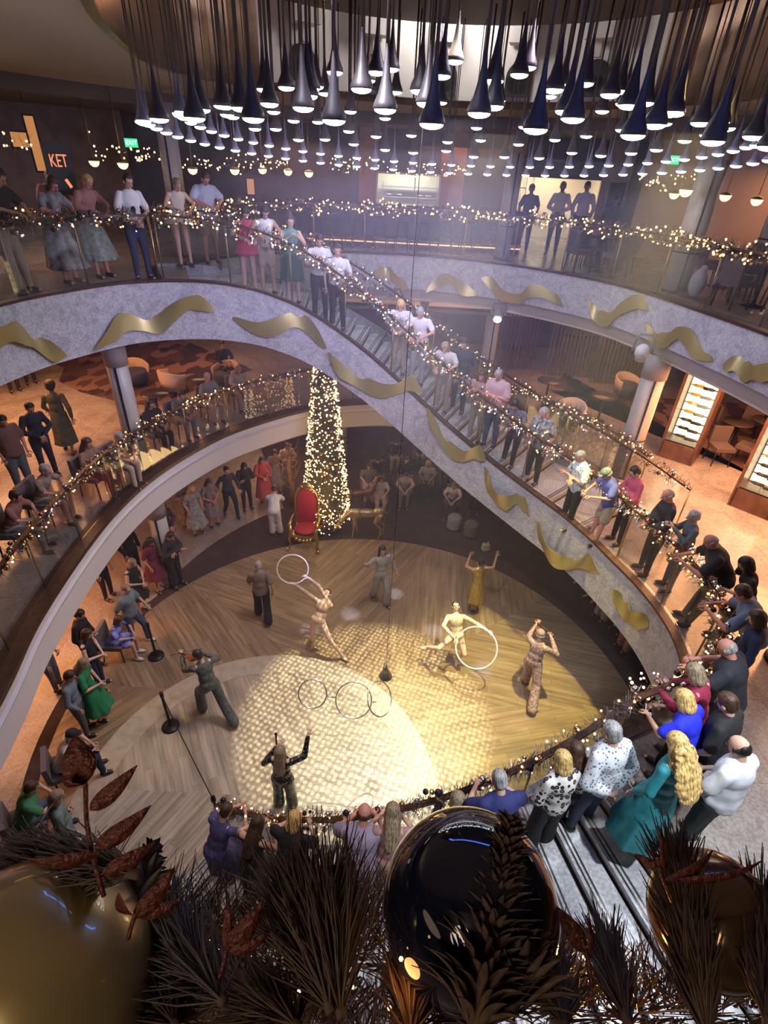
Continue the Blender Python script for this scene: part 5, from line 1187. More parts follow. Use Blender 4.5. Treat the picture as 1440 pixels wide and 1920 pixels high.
# --- crowd of the stage level
def cr(px, py, pn, lab, h=1.68, face=ATR, z=0, head=False, **k):
    p = head_at(px, py, z, h) if head else P(px, py, z)
    return person(p, face, pn, h=h, lab=lab, **k)
MAR = c_('maroon_dress', (.16, .02, .04)); FLO2 = c_('pale_floral', (.42, .42, .36), (.22, .22, .2), 12); REDD = c_('red_dress', (.45, .07, .05)); BLF = c_('cobalt_floral', (.02, .025, .20), (.30, .38, .95), 9)
GRN = c_('bright_green', (.02, .22, .09)); SLT = c_('slate_blue', (.16, .21, .26)); FLO3 = c_('rust_floral', (.20, .13, .10), (.32, .25, .2), 14)
cr(335, 1098, 'cross', 'man in dark suit with crossed arms just in front of the left stage column', 1.74, top=T_(c_('dark_brown_suit', (.03, .022, .022)), 'long'), bot=L_(BLK), hair=('short', 'black'), skin='tan')
cr(300, 1105, 'stand', 'woman in long maroon dress left of the stage column', 1.66, dress=(('short', .5, .12), MAR), hair=('long', 'black'), skin='tan')
cr(268, 1148, 'clasp', 'blond woman in short black dress beside the maroon dress', 1.66, dress=(('none', .55, .08), BLK), hair=('bob', 'ash'), skin='light')
cr(258, 1085, 'stand', 'man in black at the back of the left stage crowd', 1.76, top=T_(BLK, 'long'), bot=L_(BLK), hair=('short', 'black'), skin='tan')
cr(262, 1205, 'step' if False else 'walk', 'man in slate blue shirt with white shoes stepping forward', 1.74, top=T_(SLT, 'short', True), bot=L_(DJ), hair=('crop', 'ash'), skin='light', shoes=(.75, .74, .72), face=(2, 7))
cr(228, 1228, 'sit2', 'woman in brilliant blue floral dress with white shoes', 1.62, dress=(('short', .3, .1), BLF), hair=('bob', 'brown'), skin='light', shoes=(.75, .74, .72))
cr(205, 1120, 'stand', 'woman in pinkish brown top behind the slate blue shirt', 1.66, top=T_(c_('rosy_brown', (.26, .14, .11)), 'short'), bot=L_(BLK), hair=('long', 'brown'), skin='light')
cr(180, 1255, 'stand', 'dark haired man in black, just inside the white fascia edge', 1.74, top=T_(BLK, 'long'), bot=L_(BLK), hair=('short', 'black'), skin='light')
cr(192, 1288, 'clasp', 'woman with reddish brown hair in a black sleeveless outfit', 1.66, top=T_(BLK, 'none'), bot=L_(NAVY), hair=('bob', 'brown'), skin='pale')
cr(188, 1345, 'clasp', 'woman in bright green dress on the left of the floor', 1.66, dress=(('short', .35, .14), GRN), hair=('long', 'ash'), skin='light')
cr(165, 1372, 'stand', 'watcher in slate grey clothes between the green dress and the black cap', 1.70, top=T_(SLT, 'long'), bot=L_(c_('slate_trousers', (.10, .11, .14))), hair=('short', 'brown'), skin='tan')
cr(110, 1290, 'stand', 'grey haired watcher in mottled grey at the fascia edge', 1.66, top=T_(c_('mottled_grey', (.22, .2, .22), (.1, .09, .1), 20), 'long'), bot=L_(GRY), hair=('short', 'grey'), skin='light')
cr(145, 1460, 'sit2', 'man in white shirt and black cap on the left edge', 1.76, top=T_(WHT_, 'short', True), bot=L_(NAVY), hair=('cap', BLK), skin='light')
cr(75, 1560, 'sit2', 'person in green shirt and blue trousers in the lower left corner', 1.72, top=T_(c_('leaf_green', (.07, .26, .11)), 'short', True), bot=L_(c_('dusky_blue', (.10, .14, .2))), hair=('short', 'brown'), skin='light')
cr(150, 1600, 'stand', 'watcher in grey-green clothes low on the left behind the brush', 1.68, top=T_(c_('grey_green', (.16, .24, .22)), 'long'), bot=L_(GRY), hair=('bob', 'ash'), skin='light')
for i, (px, py, h, kw, lab) in enumerate([
    (372, 1000, 1.64, dict(dress=(('short', .35, .14), FLO2), hair=('long', 'blond')), 'blond woman in pale floral dress under the left fascia'),
    (352, 985, 1.60, dict(dress=(('short', .4, .12), FLO3), hair=('bob', 'brown')), 'woman in rust floral dress behind the pale floral dress'),
    (402, 985, 1.64, dict(dress=(('short', .45, .1), c_('beige_print', (.34, .26, .22), (.16, .11, .1), 16)), hair=('long', 'brown')), 'woman in beige printed dress between floral dress and dark man'),
    (435, 968, 1.76, dict(top=T_(c_('dark_check', (.05, .045, .045)), 'long'), bot=L_(BLK), hair=('short', 'black'), pn='walk'), 'man in dark checked shirt with one leg forward'),
    (465, 955, 1.72, dict(top=T_(BLK, 'long'), bot=L_(BLK), hair=('bob', 'black')), 'person in black nearest the red dress on the left'),
    (497, 940, 1.66, dict(dress=(('long', .25, .12), REDD), hair=('long', 'brown')), 'woman in red dress standing left of the throne'),
    (520, 925, 1.66, dict(dress=(('short', .4, .12), FLO3), hair=('bob', 'brown')), 'woman in rust floral dress between the red dress and the tree'),
    (542, 915, 1.74, dict(top=T_(KHA, 'short'), bot=L_(GRY), hair=('short', 'brown')), 'man in khaki shirt behind the throne'),
    (322, 1040, 1.72, dict(top=T_(c_('deep_plum', (.06, .03, .04)), 'long'), bot=L_(BLK), hair=('short', 'black')), 'man in deep plum behind the dark suit')]):
    pn = kw.pop('pn', ['stand', 'cross', 'clasp'][i % 3]); cr(px, py, pn, lab, h, skin=['light', 'tan', 'red'][i % 3], **kw)
# seated watchers at the back and their seats
cs2 = MB().box((0, 0, .43), (.5, .5, .1)).mesh('seat_low', mat('grey_fabric', (.16, .14, .14), .85)); cb2 = MB().box((0, -.24, .62), (.5, .08, .4)).mesh('backrest_low', MATS['grey_fabric'])
def lounge_seat(p, rz, lab, grp):
    r = empty('lounge_chair', (p.x, p.y, p.z), rz, lab, 'chair', grp); link('seat', cs2, r); link('backrest', cb2, r)
    for i in range(4): l = link('leg', cl_, r); l.rotation_euler = (0, 0, i*PI/2)
    return r
seated = [(706, 905, 'black', T_(BLK, 'long'), 'dark clothed seated woman just right of the tree, rear row'), (712, 950, 'black', T_(c_('ivory', (.50, .46, .42)), 'short'), 'seated person in ivory, first right of the reindeer'), (758, 912, 'brown', T_(BLK, 'long'), 'seated person in black in the rear row, second from the tree'),
          (757, 935, 'brown', T_(c_('pale_rose', (.50, .42, .40)), 'long'), 'seated woman in pale rose with long pale legs'), (797, 920, 'blond', T_(c_('ivory2', (.46, .42, .40)), 'short'), 'seated woman in ivory right of the pale rose top'),
          (690, 925, 'brown', T_(c_('taupe', (.20, .17, .16)), 'short'), 'seated person in taupe between tree and reindeer antlers'), (845, 955, 'ash', T_(WHT_, 'short'), 'seated man in white shirt above the pouffes'), (828, 905, 'black', T_(GRY, 'short'), 'seated person in grey behind the small round table'),
          (893, 945, 'brown', T_(c_('dim_white', (.42, .40, .42)), 'none'), 'seated woman in dim white top, close to the marble band'), (740, 870, 'black', T_(BLK, 'long'), 'dark seated person against the rear wall, left one'), (785, 868, 'black', T_(c_('plum', (.10, .05, .08)), 'long'), 'seated person in plum against the rear wall'), (865, 905, 'brown', T_(c_('dim_blue', (.10, .13, .22)), 'short'), 'seated person in dim blue behind the white shirt')]
for i, (px, py, hc, tp, lab) in enumerate(seated):
    p = P(px, py+6, 0); person(p, (.5, 7), 'sit' if i % 3 else 'sit2', tp, L_([BLK, KHA, DJ, GRY][i % 4]), hair=(['short', 'long', 'bob'][i % 3], hc), skin=['light', 'tan', 'pale'][i % 3], h=1.68, lab=lab)
    rz = math.atan2(-(.5-p.x), 7-p.y); d = Vector((-math.sin(rz), math.cos(rz), 0)); lounge_seat(p-d*.06, rz, 'low grey lounge chair of the rear seating, occupied', 'occupied lounge chairs of the rear seating')
for p_, lab in [(P(228, 1228, 0), 'low grey lounge chair under the woman in brilliant blue floral dress'), (P(145, 1460, 0), 'low grey lounge chair under the man in the black cap'), (P(75, 1560, 0), 'low grey lounge chair under the person in green shirt')]:
    rz = math.atan2(-(0-p_.x), 8-p_.y); d = Vector((-math.sin(rz), math.cos(rz), 0)); lounge_seat(p_-d*.06, rz, lab, None)
# standing and seated legs under the right band
for px, py, kw, lab in [(1052, 1065, dict(top=T_(GRY), bot=L_(GRY, 'shorts'), shoes=(.6, .6, .6)), 'watcher in grey shorts under the marble band, deepest in shade'), (1082, 1098, dict(top=T_(BLK), bot=L_(BLK), shoes=(.6, .6, .6)), 'watcher with pale shoes under the marble band'),
                        (1100, 1125, dict(top=T_(BLK), bot=L_(BLK, 'shorts'), shoes=(.5, .5, .5)), 'watcher in black shorts under the marble band'), (1118, 1160, dict(top=T_(WHT_), bot=L_(c_('cream_trousers', (.55, .50, .45)), 'wide')), 'watcher in cream trousers under the marble band'),
                        (1150, 1185, dict(top=T_(NAVY), bot=('skirt', ('x', .45, .14), c_('denim_skirt', (.06, .12, .20)))), 'watcher in a denim blue skirt under the marble band'), (1160, 1218, dict(top=T_(REDD), bot=L_(c_('orange_print', (.34, .13, .07), (.5, .3, .2), 14), 'wide')), 'watcher in orange printed clothes under the marble band')]:
    p = P(px, py, 0)+Vector((.12, .05, 0)); person(p, (.5, 7.5), 'stand', kw['top'], kw['bot'], hair=('bob', 'brown'), skin='light', h=1.62, shoes=kw.get('shoes', (.03, .03, .03)), lab=lab)

# --- middle deck, left: people by the rail and on the floor
BSKIN = dict(skin='tan')
cr(97, 893, 'clasp', 'man in navy suit standing alone on the orange lit floor', 1.72, z=Z2, top=T_(c_('navy_suit', (.02, .02, .035)), 'long'), bot=L_(c_('navy_suit', (.02, .02, .035))), hair=('short', 'black'), skin='tan', face=(1, 4))
cr(132, 848, 'walk', 'person in olive green clothes walking away on the orange lit floor', 1.70, z=Z2, dress=(('long', .25, .06), c_('olive', (.10, .11, .06), (.05, .06, .03), 12)), hair=('afro', 'black'), skin='brown', face=(-9, 16))
cr(52, 925, 'stand', 'man in reddish brown shirt and grey trousers at the left photo edge', 1.76, z=Z2, top=T_(c_('red_brown', (.18, .09, .07)), 'short', True), bot=L_(c_('slate2', (.10, .12, .13))), hair=('short', 'black'), skin='tan', bf=1.15, face=(1, 4))
for px, py, pn, kw, lab in [
    (100, 975, 'sit2', dict(top=T_(FLO3), bot=L_(KHA), hair=('short', 'grey')), 'seated grey haired person in rust print beside the left rail'),
    (48, 1030, 'sit2', dict(top=T_(c_('dusty_red', (.28, .12, .1)), 'short'), bot=L_(c_('grey_linen', (.32, .3, .32))), hair=('short', 'brown')), 'seated person in dusty red near the left photo edge'),
    (190, 925, 'sit', dict(top=T_(c_('copper', (.28, .16, .1)), 'long'), bot=L_(BLK), hair=('long', 'brown')), 'seated woman with long brown hair behind the left column'),
    (232, 905, 'sit2', dict(top=T_(c_('rose_stripe', (.30, .2, .2), (.18, .1, .1), 10)), bot=L_(KHA), hair=('short', 'grey')), 'seated person in rose beside the left column, at the rail'),
    (300, 842, 'sit', dict(top=T_(BLK, 'long'), bot=L_(BLK), hair=('long', 'black')), 'seated dark haired woman right of the left column'),
    (345, 815, 'sit2', dict(top=T_(c_('dim_green', (.10, .14, .12)), 'long'), bot=L_(GRY), hair=('short', 'black')), 'seated person in dim green by the rail, second right of the column'),
    (400, 785, 'sit', dict(top=T_(GRY, 'long'), bot=L_(KHA), hair=('short', 'grey')), 'seated person in grey by the rail, third right of the column'),
    (450, 762, 'sit2', dict(top=T_(c_('dim_cream', (.42, .38, .34)), 'short'), bot=L_(KHA), hair=('bob', 'ash')), 'seated person in cream near the far end of the left garland'),
    (425, 715, 'sit', dict(top=T_(BLK, 'long'), bot=L_(BLK), hair=('short', 'black')), 'man in black seated in the cream tub chair of the left lounge')]:
    p = P(px, py, Z2); person(p, (0, 8), pn, kw['top'], kw['bot'], hair=kw['hair'], skin='red', h=1.68, lab=lab)
    if 'tub' not in lab:
        rz = math.atan2(-(0-p.x), 8-p.y); d = Vector((-math.sin(rz), math.cos(rz), 0)); lounge_seat(p-d*.06, rz, 'low grey lounge chair along the left rail of the middle deck', 'lounge chairs along the left rail')
for px, py, lab in [(60, 700, 'standing figure at the upper left of the orange lit floor'), (30, 715, 'standing figure in dark clothes beside the marble band, far left')]:
    cr(px, py+20, 'stand', lab, 1.7, z=Z2, top=T_(c_('umber', (.12, .08, .06)), 'long'), bot=L_(BLK), hair=('short', 'black'), skin='tan')
# --- top deck, back: dark figures before the bright room
for px, py, kw, lab in [(1056, 352, dict(top=T_(c_('ivory_shirt', (.50, .42, .34)), 'long'), bot=L_(BLK), hair=('crop', 'black'), pn='clasp', h=1.82), 'dark haired waiter in ivory shirt before the bright room'),
                        (1103, 346, dict(top=T_(c_('lilac_shirt', (.34, .30, .38)), 'long'), bot=L_(BLK), hair=('crop', 'black'), pn='stand', h=1.86), 'waiter in lilac shirt at the right side of the bright doorway'),
                        (995, 370, dict(top=T_(BLK), bot=L_(BLK), hair=('short', 'black'), pn='stand', h=1.72), 'figure in black tee shirt at the left side of the bright doorway'),
                        (1155, 378, dict(top=T_(BLK, 'long'), bot=L_(BLK), hair=('long', 'black'), pn='stand', h=1.62), 'woman with long black hair against the tan wall')]:
    pn = kw.pop('pn'); h = kw.pop('h'); base = D(px, py, 17.5 if px != 1155 else 16.0)
    person((base.x, base.y, Z3), (0, 4), pn, kw['top'], kw['bot'], hair=kw['hair'], skin='brown', h=h, lab=lab)
# --- watchers on the middle deck behind the upper flight
# ================================================================ RAILINGS: glass, posts, handrail
def railing(name, pts, c, label, h=1.05, off=.12, gap=1.25, cat='railing', glass=True):
    """pts: floor line; a guard rail standing just behind the deck edge"""
    nr = normals2(pts, c); base = [p+n_*off for p, n_ in zip(pts, nr)]
    t = empty(name, base[0], 0, label, cat); o0 = base[0]
    loc = [p-o0 for p in base]
    sweep([p+Vector((0, 0, h)) for p in loc], nr, [(-.035, 0), (.035, 0), (.035, .035), (-.035, .035)], DARKW, 'handrail', t)
    posts = resample(loc, gap)
    for p in posts: MB().tube([p+Vector((0, 0, .0)), p+Vector((0, 0, h))], .014, 8).build('post', BRASS, t)
    if glass:
        k = max(2, len(loc)//max(1, len(posts)-1))
        fine = resample(loc, gap/4); fn = normals2([p+o0 for p in fine], c)
        for i in range(0, len(fine)-4, 4):
            seg = fine[i:i+5]; sn = fn[i:i+5]
            sweep(seg, sn, [(-.022, .06), (-.014, .06), (-.014, h-.06), (-.022, h-.06)], GLASS, 'glass_panel', t)
    return base
UP = Vector((0, 0, 1))
def dsm(p): return smooth_line(p, 4)
rl_tl = railing('glass_railing', dsm(e3l), (-1, 6.2), 'glass railing of the left top balcony under its garland')
rl_s1 = railing('glass_railing', dsm(s1in), C1, 'glass railing down the inner side of the upper stairs')
rl_s1o = railing('glass_railing', dsm(s1out), (C1.x+50*0, C1.y), 'glass railing on the far side of the upper stairs', off=-.1)
rl_mr = railing('glass_railing', dsm(e2r), ATR, 'glass railing of the curved right edge of the middle deck')
rl_s2 = railing('glass_railing', dsm(s2in), C2, 'glass railing down the inner side of the lower stairs', off=.12)
rl_s2o = railing('glass_railing', dsm(s2out), C2, 'glass railing on the outer side of the lower stairs, nearest the camera', off=-.10)
rl_tb = railing('glass_railing', dsm(e3b), ctr, 'glass railing of the back and right top balcony')
rl_ml = railing('glass_railing', dsm(e2l), ctr, 'glass railing of the left and back edge of the middle deck')

# ================================================================ GARLANDS
GREEN = mat('garland_pine', (.045, .05, .04), .7, noise=(30, (.10, .09, .085), 1))
TINS = mat('garland_silver', (.30, .29, .33), .3, .7); TBRN = mat('garland_bronze', (.16, .09, .05), .4, .6)
BB = [mat('bauble_silver', (.62, .62, .68), .12, 1), mat('bauble_gold', (.55, .40, .18), .18, 1), mat('bauble_black', (.03, .03, .05), .12, .5), mat('bauble_copper', (.45, .20, .12), .2, 1)]
bb_me = [MB().ball((0, 0, 0), 1, 10, 7).mesh('bauble_%d' % i, m) for i, m in enumerate(BB)]
bl_me = {k: MB().ball((0, 0, 0), 1, 6, 4).mesh('bulb_'+k, m) for k, m in (('warm', BULB), ('gold', BULBW), ('cool', BULBC))}
def garland(path, label, rad=.13, needles=150, baubles=9, bulbs=16, mix=(.7, .25, .05), up=1.06, seed=1, bsz=.016, nl=.12, grp=None, foil=GREEN, cut=100, w=.006):
    g = random.Random(seed); wd = w; path = resample([p+UP*up for p in path], .06); m = len(path); L = .06*m
    o0 = path[0]; t = empty('lit_garland', o0, 0, label, 'garland', grp)
    def pt(k=1.0):
        i = g.random()*(m-1.01); j = int(i); p = path[j].lerp(path[j+1], i-j)-o0
        a = g.uniform(0, 2*PI); r = rad*k*math.sqrt(g.random()); tdir = (path[min(j+1, m-1)]-path[j]).normalized(); s_ = Vector((-tdir.y, tdir.x, 0))
        wob = 1+.35*math.sin(i*.21+seed)
        return p+s_*r*wob*math.cos(a)+UP*(r*wob*math.sin(a)-.02), s_*math.cos(a)+UP*math.sin(a)+tdir*g.uniform(-.9, .9)
    mb = MB()
    for _ in range(int(L*needles)):
        p, d = pt(.6); d = d.normalized()*nl*g.uniform(.6, 1.3); w = d.cross(Vector((g.random(), g.random(), g.random()))).normalized()*wd
        mb.cur = 0 if g.random() < .72 else (1 if g.random() < .6 else 2)
        mb.add([p-w, p+w, p+d+w*.3, p+d-w*.3], [(0, 1, 2, 3)])
    tag(mb.build('foliage', [foil, TINS, TBRN], t), kind='stuff')
    cam_ = Vector((0, 0, CAM_Z))
    bs = [(pt(.95)[0], g.uniform(.022, .05), g.choices(range(4), (4, 3, 1.5, 1.5))[0]) for _ in range(int(L*baubles))]
    bs.sort(key=lambda b: (b[0]+o0-cam_).length/b[1])
    for p, r, k in bs[:cut]: q = link('bauble', bb_me[k], t); q.location = p; q.scale = (r,)*3
    if bs[cut:]:
        mb = MB()
        for p, r, k in bs[cut:]: mb.cur = k; mb.ball(p, r, 8, 6)
        tag(mb.build('baubles', BB, t), kind='stuff')
    ls = [(pt(1.15)[0], bsz*g.uniform(.7, 1.25), g.choices(['warm', 'gold', 'cool'], mix)[0]) for _ in range(int(L*bulbs))]
    ls.sort(key=lambda b: (b[0]+o0-cam_).length)
    for p, r, k in ls[:cut]: q = link('fairy_light', bl_me[k], t); q.location = p; q.scale = (r,)*3
    if ls[cut:]:
        mb = MB()
        for p, r, k in ls[cut:]: mb.cur = 'warm gold cool'.split().index(k); mb.ball(p, r, 6, 4)
        tag(mb.build('fairy_lights', [BULB, BULBW, BULBC], t), kind='stuff')
    return t
garland(rl_tl, 'lit garland of pine and baubles on the left top balcony rail', seed=1, mix=(.75, .2, .05), bulbs=9, baubles=24, rad=.15, needles=260)
garland(rl_s1, 'lit silver garland running down the inner rail of the upper stairs', seed=2, mix=(.5, .3, .2), bulbs=24, baubles=20, rad=.17, needles=240, foil=TINS)
garland(rl_s1o, 'lit garland on the far rail of the upper stairs', seed=3, mix=(.6, .3, .1), bulbs=13, baubles=8)
garland(rl_mr, 'lit silver and gold garland on the right curve of the middle deck', seed=4, mix=(.75, .2, .05), bulbs=26, baubles=22, rad=.17, foil=TINS)
garland(rl_s2, 'lit silver tinsel garland on the inner rail of the lower stairs', seed=5, mix=(.8, .15, .05), bulbs=20, baubles=12, rad=.14, foil=TINS, bsz=.013, nl=.10, needles=420)
garland(rl_s2o, 'lit garland on the outer rail of the lower stairs', seed=6, mix=(.8, .2, 0), bulbs=9, baubles=5, rad=.11, bsz=.012)
garland(rl_tb, 'lit amber garland along the back and right top balcony rail', seed=7, mix=(1, 0, 0), bulbs=24, baubles=12, rad=.14, bsz=.019, needles=260)
garland(rl_ml, 'lit garland along the left and back rail of the middle deck', seed=8, mix=(.8, .15, .05), bulbs=13, baubles=16, rad=.11, bsz=.015, needles=220)
# light swags under the top deck ceiling
for i, (pts, ds, lab) in enumerate([([(165, 268), (200, 285), (250, 288), (300, 285)], 14.5, 'string of tiny lights over the left tables, behind the salmon shirts'), ([(325, 298), (400, 305), (470, 303), (540, 308)], 16, 'string of tiny lights over the back left dome lamps'), ([(0, 262), (25, 268), (60, 262)], 13, 'string of tiny lights at the far left wall'),
                               ([(1195, 335), (1230, 338), (1270, 345), (1310, 338)], 15, 'string of tiny lights left of the right top column'), ([(620, 305), (700, 310), (800, 318), (880, 315)], 17.5, 'string of tiny lights above the galley hatch')]):
    gl_ = garland([D(x, y, ds)-UP*.0 for x, y in pts], lab, rad=.16, needles=70, baubles=0, bulbs=24, up=0, seed=20+i, bsz=.018, mix=(.6, .4, 0))
    for x, y in (pts[0], pts[-1]): q = D(x, y, ds)-gl_.location; MB().tube([q, q+UP*(9.97-D(x, y, ds).z)], .004, 5).build('hanger', BLACKM, gl_)

# ================================================================ GOLD RIBBONS on the marble bands
def wall_hit(px, py, poly):
    v = ray(px, py); best = None
    for a, b in zip(poly, poly[1:]):
        e = (b-a).xy; w = Vector((v.x, v.y)); den = w.x*e.y-w.y*e.x
        if abs(den) < 1e-9: continue
        t = (a.x*e.y-a.y*e.x)/den; s_ = (a.x*w.y-a.y*w.x)/den
        if t > 0 and -.001 <= s_ <= 1.001: 
            p = Vector((v.x*t, v.y*t, CAM_Z+v.z*t)); ze = a.z+(b.z-a.z)*s_
            k = abs(p.z-(ze-.5)); n_ = Vector((e.y, -e.x, 0)).normalized()
            if n_.dot(Vector((v.x, v.y, 0))) > 0: n_ = -n_
            if best is None or k < best[0]: best = (k, p, n_)
    return best[1:] if best else None
RIB = mat('gold_ribbon', (.50, .42, .17), .36, .7)
def ribbon(pix, label, poly, wid=.27, amp=.07, seed=0):
    hits = [wall_hit(x, y, poly) for x, y in pix]; hits = [h for h in hits if h]
    c = crom([h[0] for h in hits], 16); nn_ = crom([h[1] for h in hits], 16); m = len(c); g = random.Random(seed); ph = g.uniform(0, 6)
    F_, B_ = [], []
    for i, (p, n_) in enumerate(zip(c, nn_)):
        u = i/(m-1); w = wid*.5*min(1, (u*6)**.7+.06, ((1-u)*6)**.7+.04); n_ = n_.normalized()
        o_ = .13+amp*math.sin(ph+u*9); tw = .75*math.sin(ph+u*8+1); upv = (UP*math.cos(tw)+n_*math.sin(tw)*.25)
        for s_ in (-1, 1): F_.append(p+n_*(o_+.004)+upv*w*s_); B_.append(p+n_*(o_-.004)+upv*w*s_)
    mb = MB(); k = 2*m; fs = []
    for i in range(m-1):
        fs += [(2*i, 2*i+1, 2*i+3, 2*i+2), (k+2*i, k+2*i+2, k+2*i+3, k+2*i+1), (2*i, 2*i+2, k+2*i+2, k+2*i), (2*i+1, k+2*i+1, k+2*i+3, 2*i+3)]
    fs += [(0, k, k+1, 1), (2*m-2, 2*m-1, k+2*m-1, k+2*m-2)]
    mb.add(F_+B_, fs, False); o = mb.build('gold_ribbon', RIB); return tag(o, label, 'ribbon')
bm_ = band_main; bk_ = e3bn
for i, (pix, lab, poly) in enumerate([
    ([(-40, 655), (0, 622), (35, 628), (75, 652), (112, 664)], 'gold ribbon curl cut by the left photo edge on the marble band', bm_),
    ([(168, 650), (200, 622), (225, 602), (262, 604), (296, 606), (322, 585), (350, 566), (378, 566), (402, 580)], 'gold ribbon with a bright flat middle on the left marble band', bm_),
    ([(436, 594), (480, 612), (515, 610), (548, 598), (575, 606), (600, 630), (615, 648)], 'dull gold ribbon on the marble band above the tree', bm_),
    ([(617, 656), (640, 690), (672, 712), (710, 728), (745, 725), (775, 714), (794, 735)], 'gold ribbon swag right of the tree top on the marble band', bm_),
    ([(805, 760), (818, 795), (842, 835), (872, 850), (900, 843), (914, 860)], 'gold ribbon swag halfway down the marble band', bm_),
    ([(912, 872), (918, 900), (935, 925), (958, 938), (978, 932), (998, 960)], 'short gold ribbon right below the halfway swag', bm_),
    ([(1010, 975), (1022, 1005), (1045, 1040), (1072, 1054), (1105, 1050), (1135, 1066)], 'bright gold ribbon swag on the lower marble band', bm_),
    ([(1163, 1104), (1172, 1130), (1190, 1152), (1212, 1160), (1224, 1176)], 'last short gold ribbon on the lower marble band', bm_),
    ([(700, 512), (722, 508), (742, 522), (765, 538)], 'small gold ribbon farthest left on the back marble band', bk_),
    ([(800, 545), (822, 528), (848, 522), (868, 540), (900, 552)], 'second gold ribbon from the left on the back marble band', bk_),
    ([(905, 520), (922, 530), (945, 552), (980, 558), (1000, 545), (1035, 552), (1060, 572)], 'long dull ribbon in the middle of the back marble band', bk_),
    ([(1110, 562), (1122, 590), (1150, 598), (1175, 578), (1205, 565), (1222, 582)], 'dull gold ribbon just left of the column on the back marble band', bk_),
    ([(1221, 606), (1232, 632), (1258, 638), (1285, 624), (1302, 632), (1316, 660), (1345, 676)], 'dark gold ribbon above the right column on the back marble band', bk_),
    ([(1372, 685), (1392, 682), (1412, 700), (1440, 698), (1480, 700)], 'dark gold ribbon cut by the right photo edge', bk_)]):
    ribbon(pix, lab, poly, .36 if i < 8 else .32, .05, i)

# ================================================================ STAGE LEVEL THINGS
# christmas tree
tb = P(612, 990, 0); tb.y += .05; TH = 5.9
t = empty('christmas_tree', tb, 0, 'tall narrow christmas tree covered in golden lights', 'christmas tree')
MB().tube([(0, 0, 0), (0, 0, TH-.2)], [.06, .02], 8).build('trunk', mat('bark', (.08, .045, .03), .8), t)
MB().lathe([(.30, 0), (.28, .18), (.001, .18)], n=20).build('stand', GOLD, t)
g = random.Random(5); mb = MB()
def tr_r(z): return .66*max(0, 1-(z-.15)/(TH-.1))**.62+.01
for _ in range(13000):
    z = .2+(TH-.25)*(1-g.random()**.8); a = g.uniform(0, 2*PI); r = tr_r(z)*g.uniform(.35, 1.02); p = Vector((r*math.cos(a), r*math.sin(a), z))
    d = Vector((math.cos(a+g.uniform(-.7, .7)), math.sin(a+g.uniform(-.7, .7)), g.uniform(-.5, .3))).normalized()*.10; w = d.cross(Vector((g.random(), g.random(), 1))).normalized()*.010
    mb.add([p-w, p+w, p+d+w*.3, p+d-w*.3], [(0, 1, 2, 3)])
mb.lathe([(.001, TH-.3), (.22, 4.2), (.42, 1.5), (.52, .25), (.001, .2)][::-1], n=24)
tag(mb.build('foliage', mat('tree_pine', (.05, .06, .035), .7, noise=(20, (.12, .09, .04), 1)), t), kind='stuff')
ls = []
for _ in range(1500):
    z = .2+(TH-.15)*(1-g.random()**.75); a = g.uniform(0, 2*PI); r = tr_r(z)*g.uniform(.9, 1.1); ls.append((Vector((r*math.cos(a), r*math.sin(a), z)), g.uniform(.013, .024), g.choice(['warm', 'gold', 'gold'])))
ls.sort(key=lambda b: b[0].y)
for p, r, k in ls[:100]: q = link('fairy_light', bl_me[k], t); q.location = p; q.scale = (r,)*3
mb = MB()
for p, r, k in ls[100:]: mb.cur = 0 if k == 'warm' else 1; mb.ball(p, r, 6, 4)
tag(mb.build('fairy_lights', [BULB, BULBW], t), kind='stuff')
for i in range(60):
    z = .3+(TH-.6)*(1-math.sqrt(g.random())); a = g.uniform(PI, 2*PI); r = tr_r(z); q = link('bauble', bb_me[g.randrange(4)], t); q.location = (r*math.cos(a), r*math.sin(a), z); q.scale = (.045,)*3
light('tree_glow', 'POINT', (tb.x, tb.y-1.1, 1.6), 22, (1, .62, .25), size=.4)
# throne
p = P(574, 1018, 0); t = empty('throne', p, PI-.08, 'high backed red velvet throne with gilded lion legs', 'throne')
VEL = mat('red_velvet', (.34, .008, .03), .7, noise=(25, (.28, .01, .02), 1))
def oval(w, h, n_=24): return [(w*math.cos(a), h*math.sin(a)) for a in np.linspace(0, 2*PI, n_+1)[:-1]]
def plate(mb, prof2, y0, y1, c=(0, 0)):
    m = len(prof2); mb.add([(c[0]+x, y0, c[1]+z) for x, z in prof2]+[(c[0]+x, y1, c[1]+z) for x, z in prof2], [tuple(range(m)), tuple(range(m, 2*m))[::-1]]+[(i, m+i, m+(i+1) % m, (i+1) % m) for i in range(m)])
backp = [(-.27, .48), (.27, .48), (.31, .9), (.31, 1.3), (.24, 1.55), (.10, 1.68), (-.10, 1.68), (-.24, 1.55), (-.31, 1.3), (-.31, .9)]
mb = MB(); plate(mb, [(x*.88, .48+(z-.48)*.95) for x, z in backp], -.30, -.36+.12); b = mb.build('backrest', VEL, t)
fpts = [(x, -.28, z) for x, z in crom([Vector((x, z, 0)) for x, z in backp[1:]+backp[:1]], 6) for _ in (0,)] if False else [(v.x, -.28, v.y) for v in crom([Vector((x, z, 0)) for x, z in backp[1:]+backp[:1]], 6)]
MB().tube(fpts, .035, 8).build('gilt_frame', GOLD, t)
MB().ball((0, -.28, 1.74), (.16, .04, .10), 12, 8).ball((-.13, -.28, 1.70), .05, 8, 6).ball((.13, -.28, 1.70), .05, 8, 6).build('crest', GOLD, t)
MB().ball((0, -.02, .50), (.34, .32, .09), 18, 8).build('seat', VEL, t); MB().box((0, -.02, .41), (.66, .62, .08)).build('seat_rail', GOLD, t)
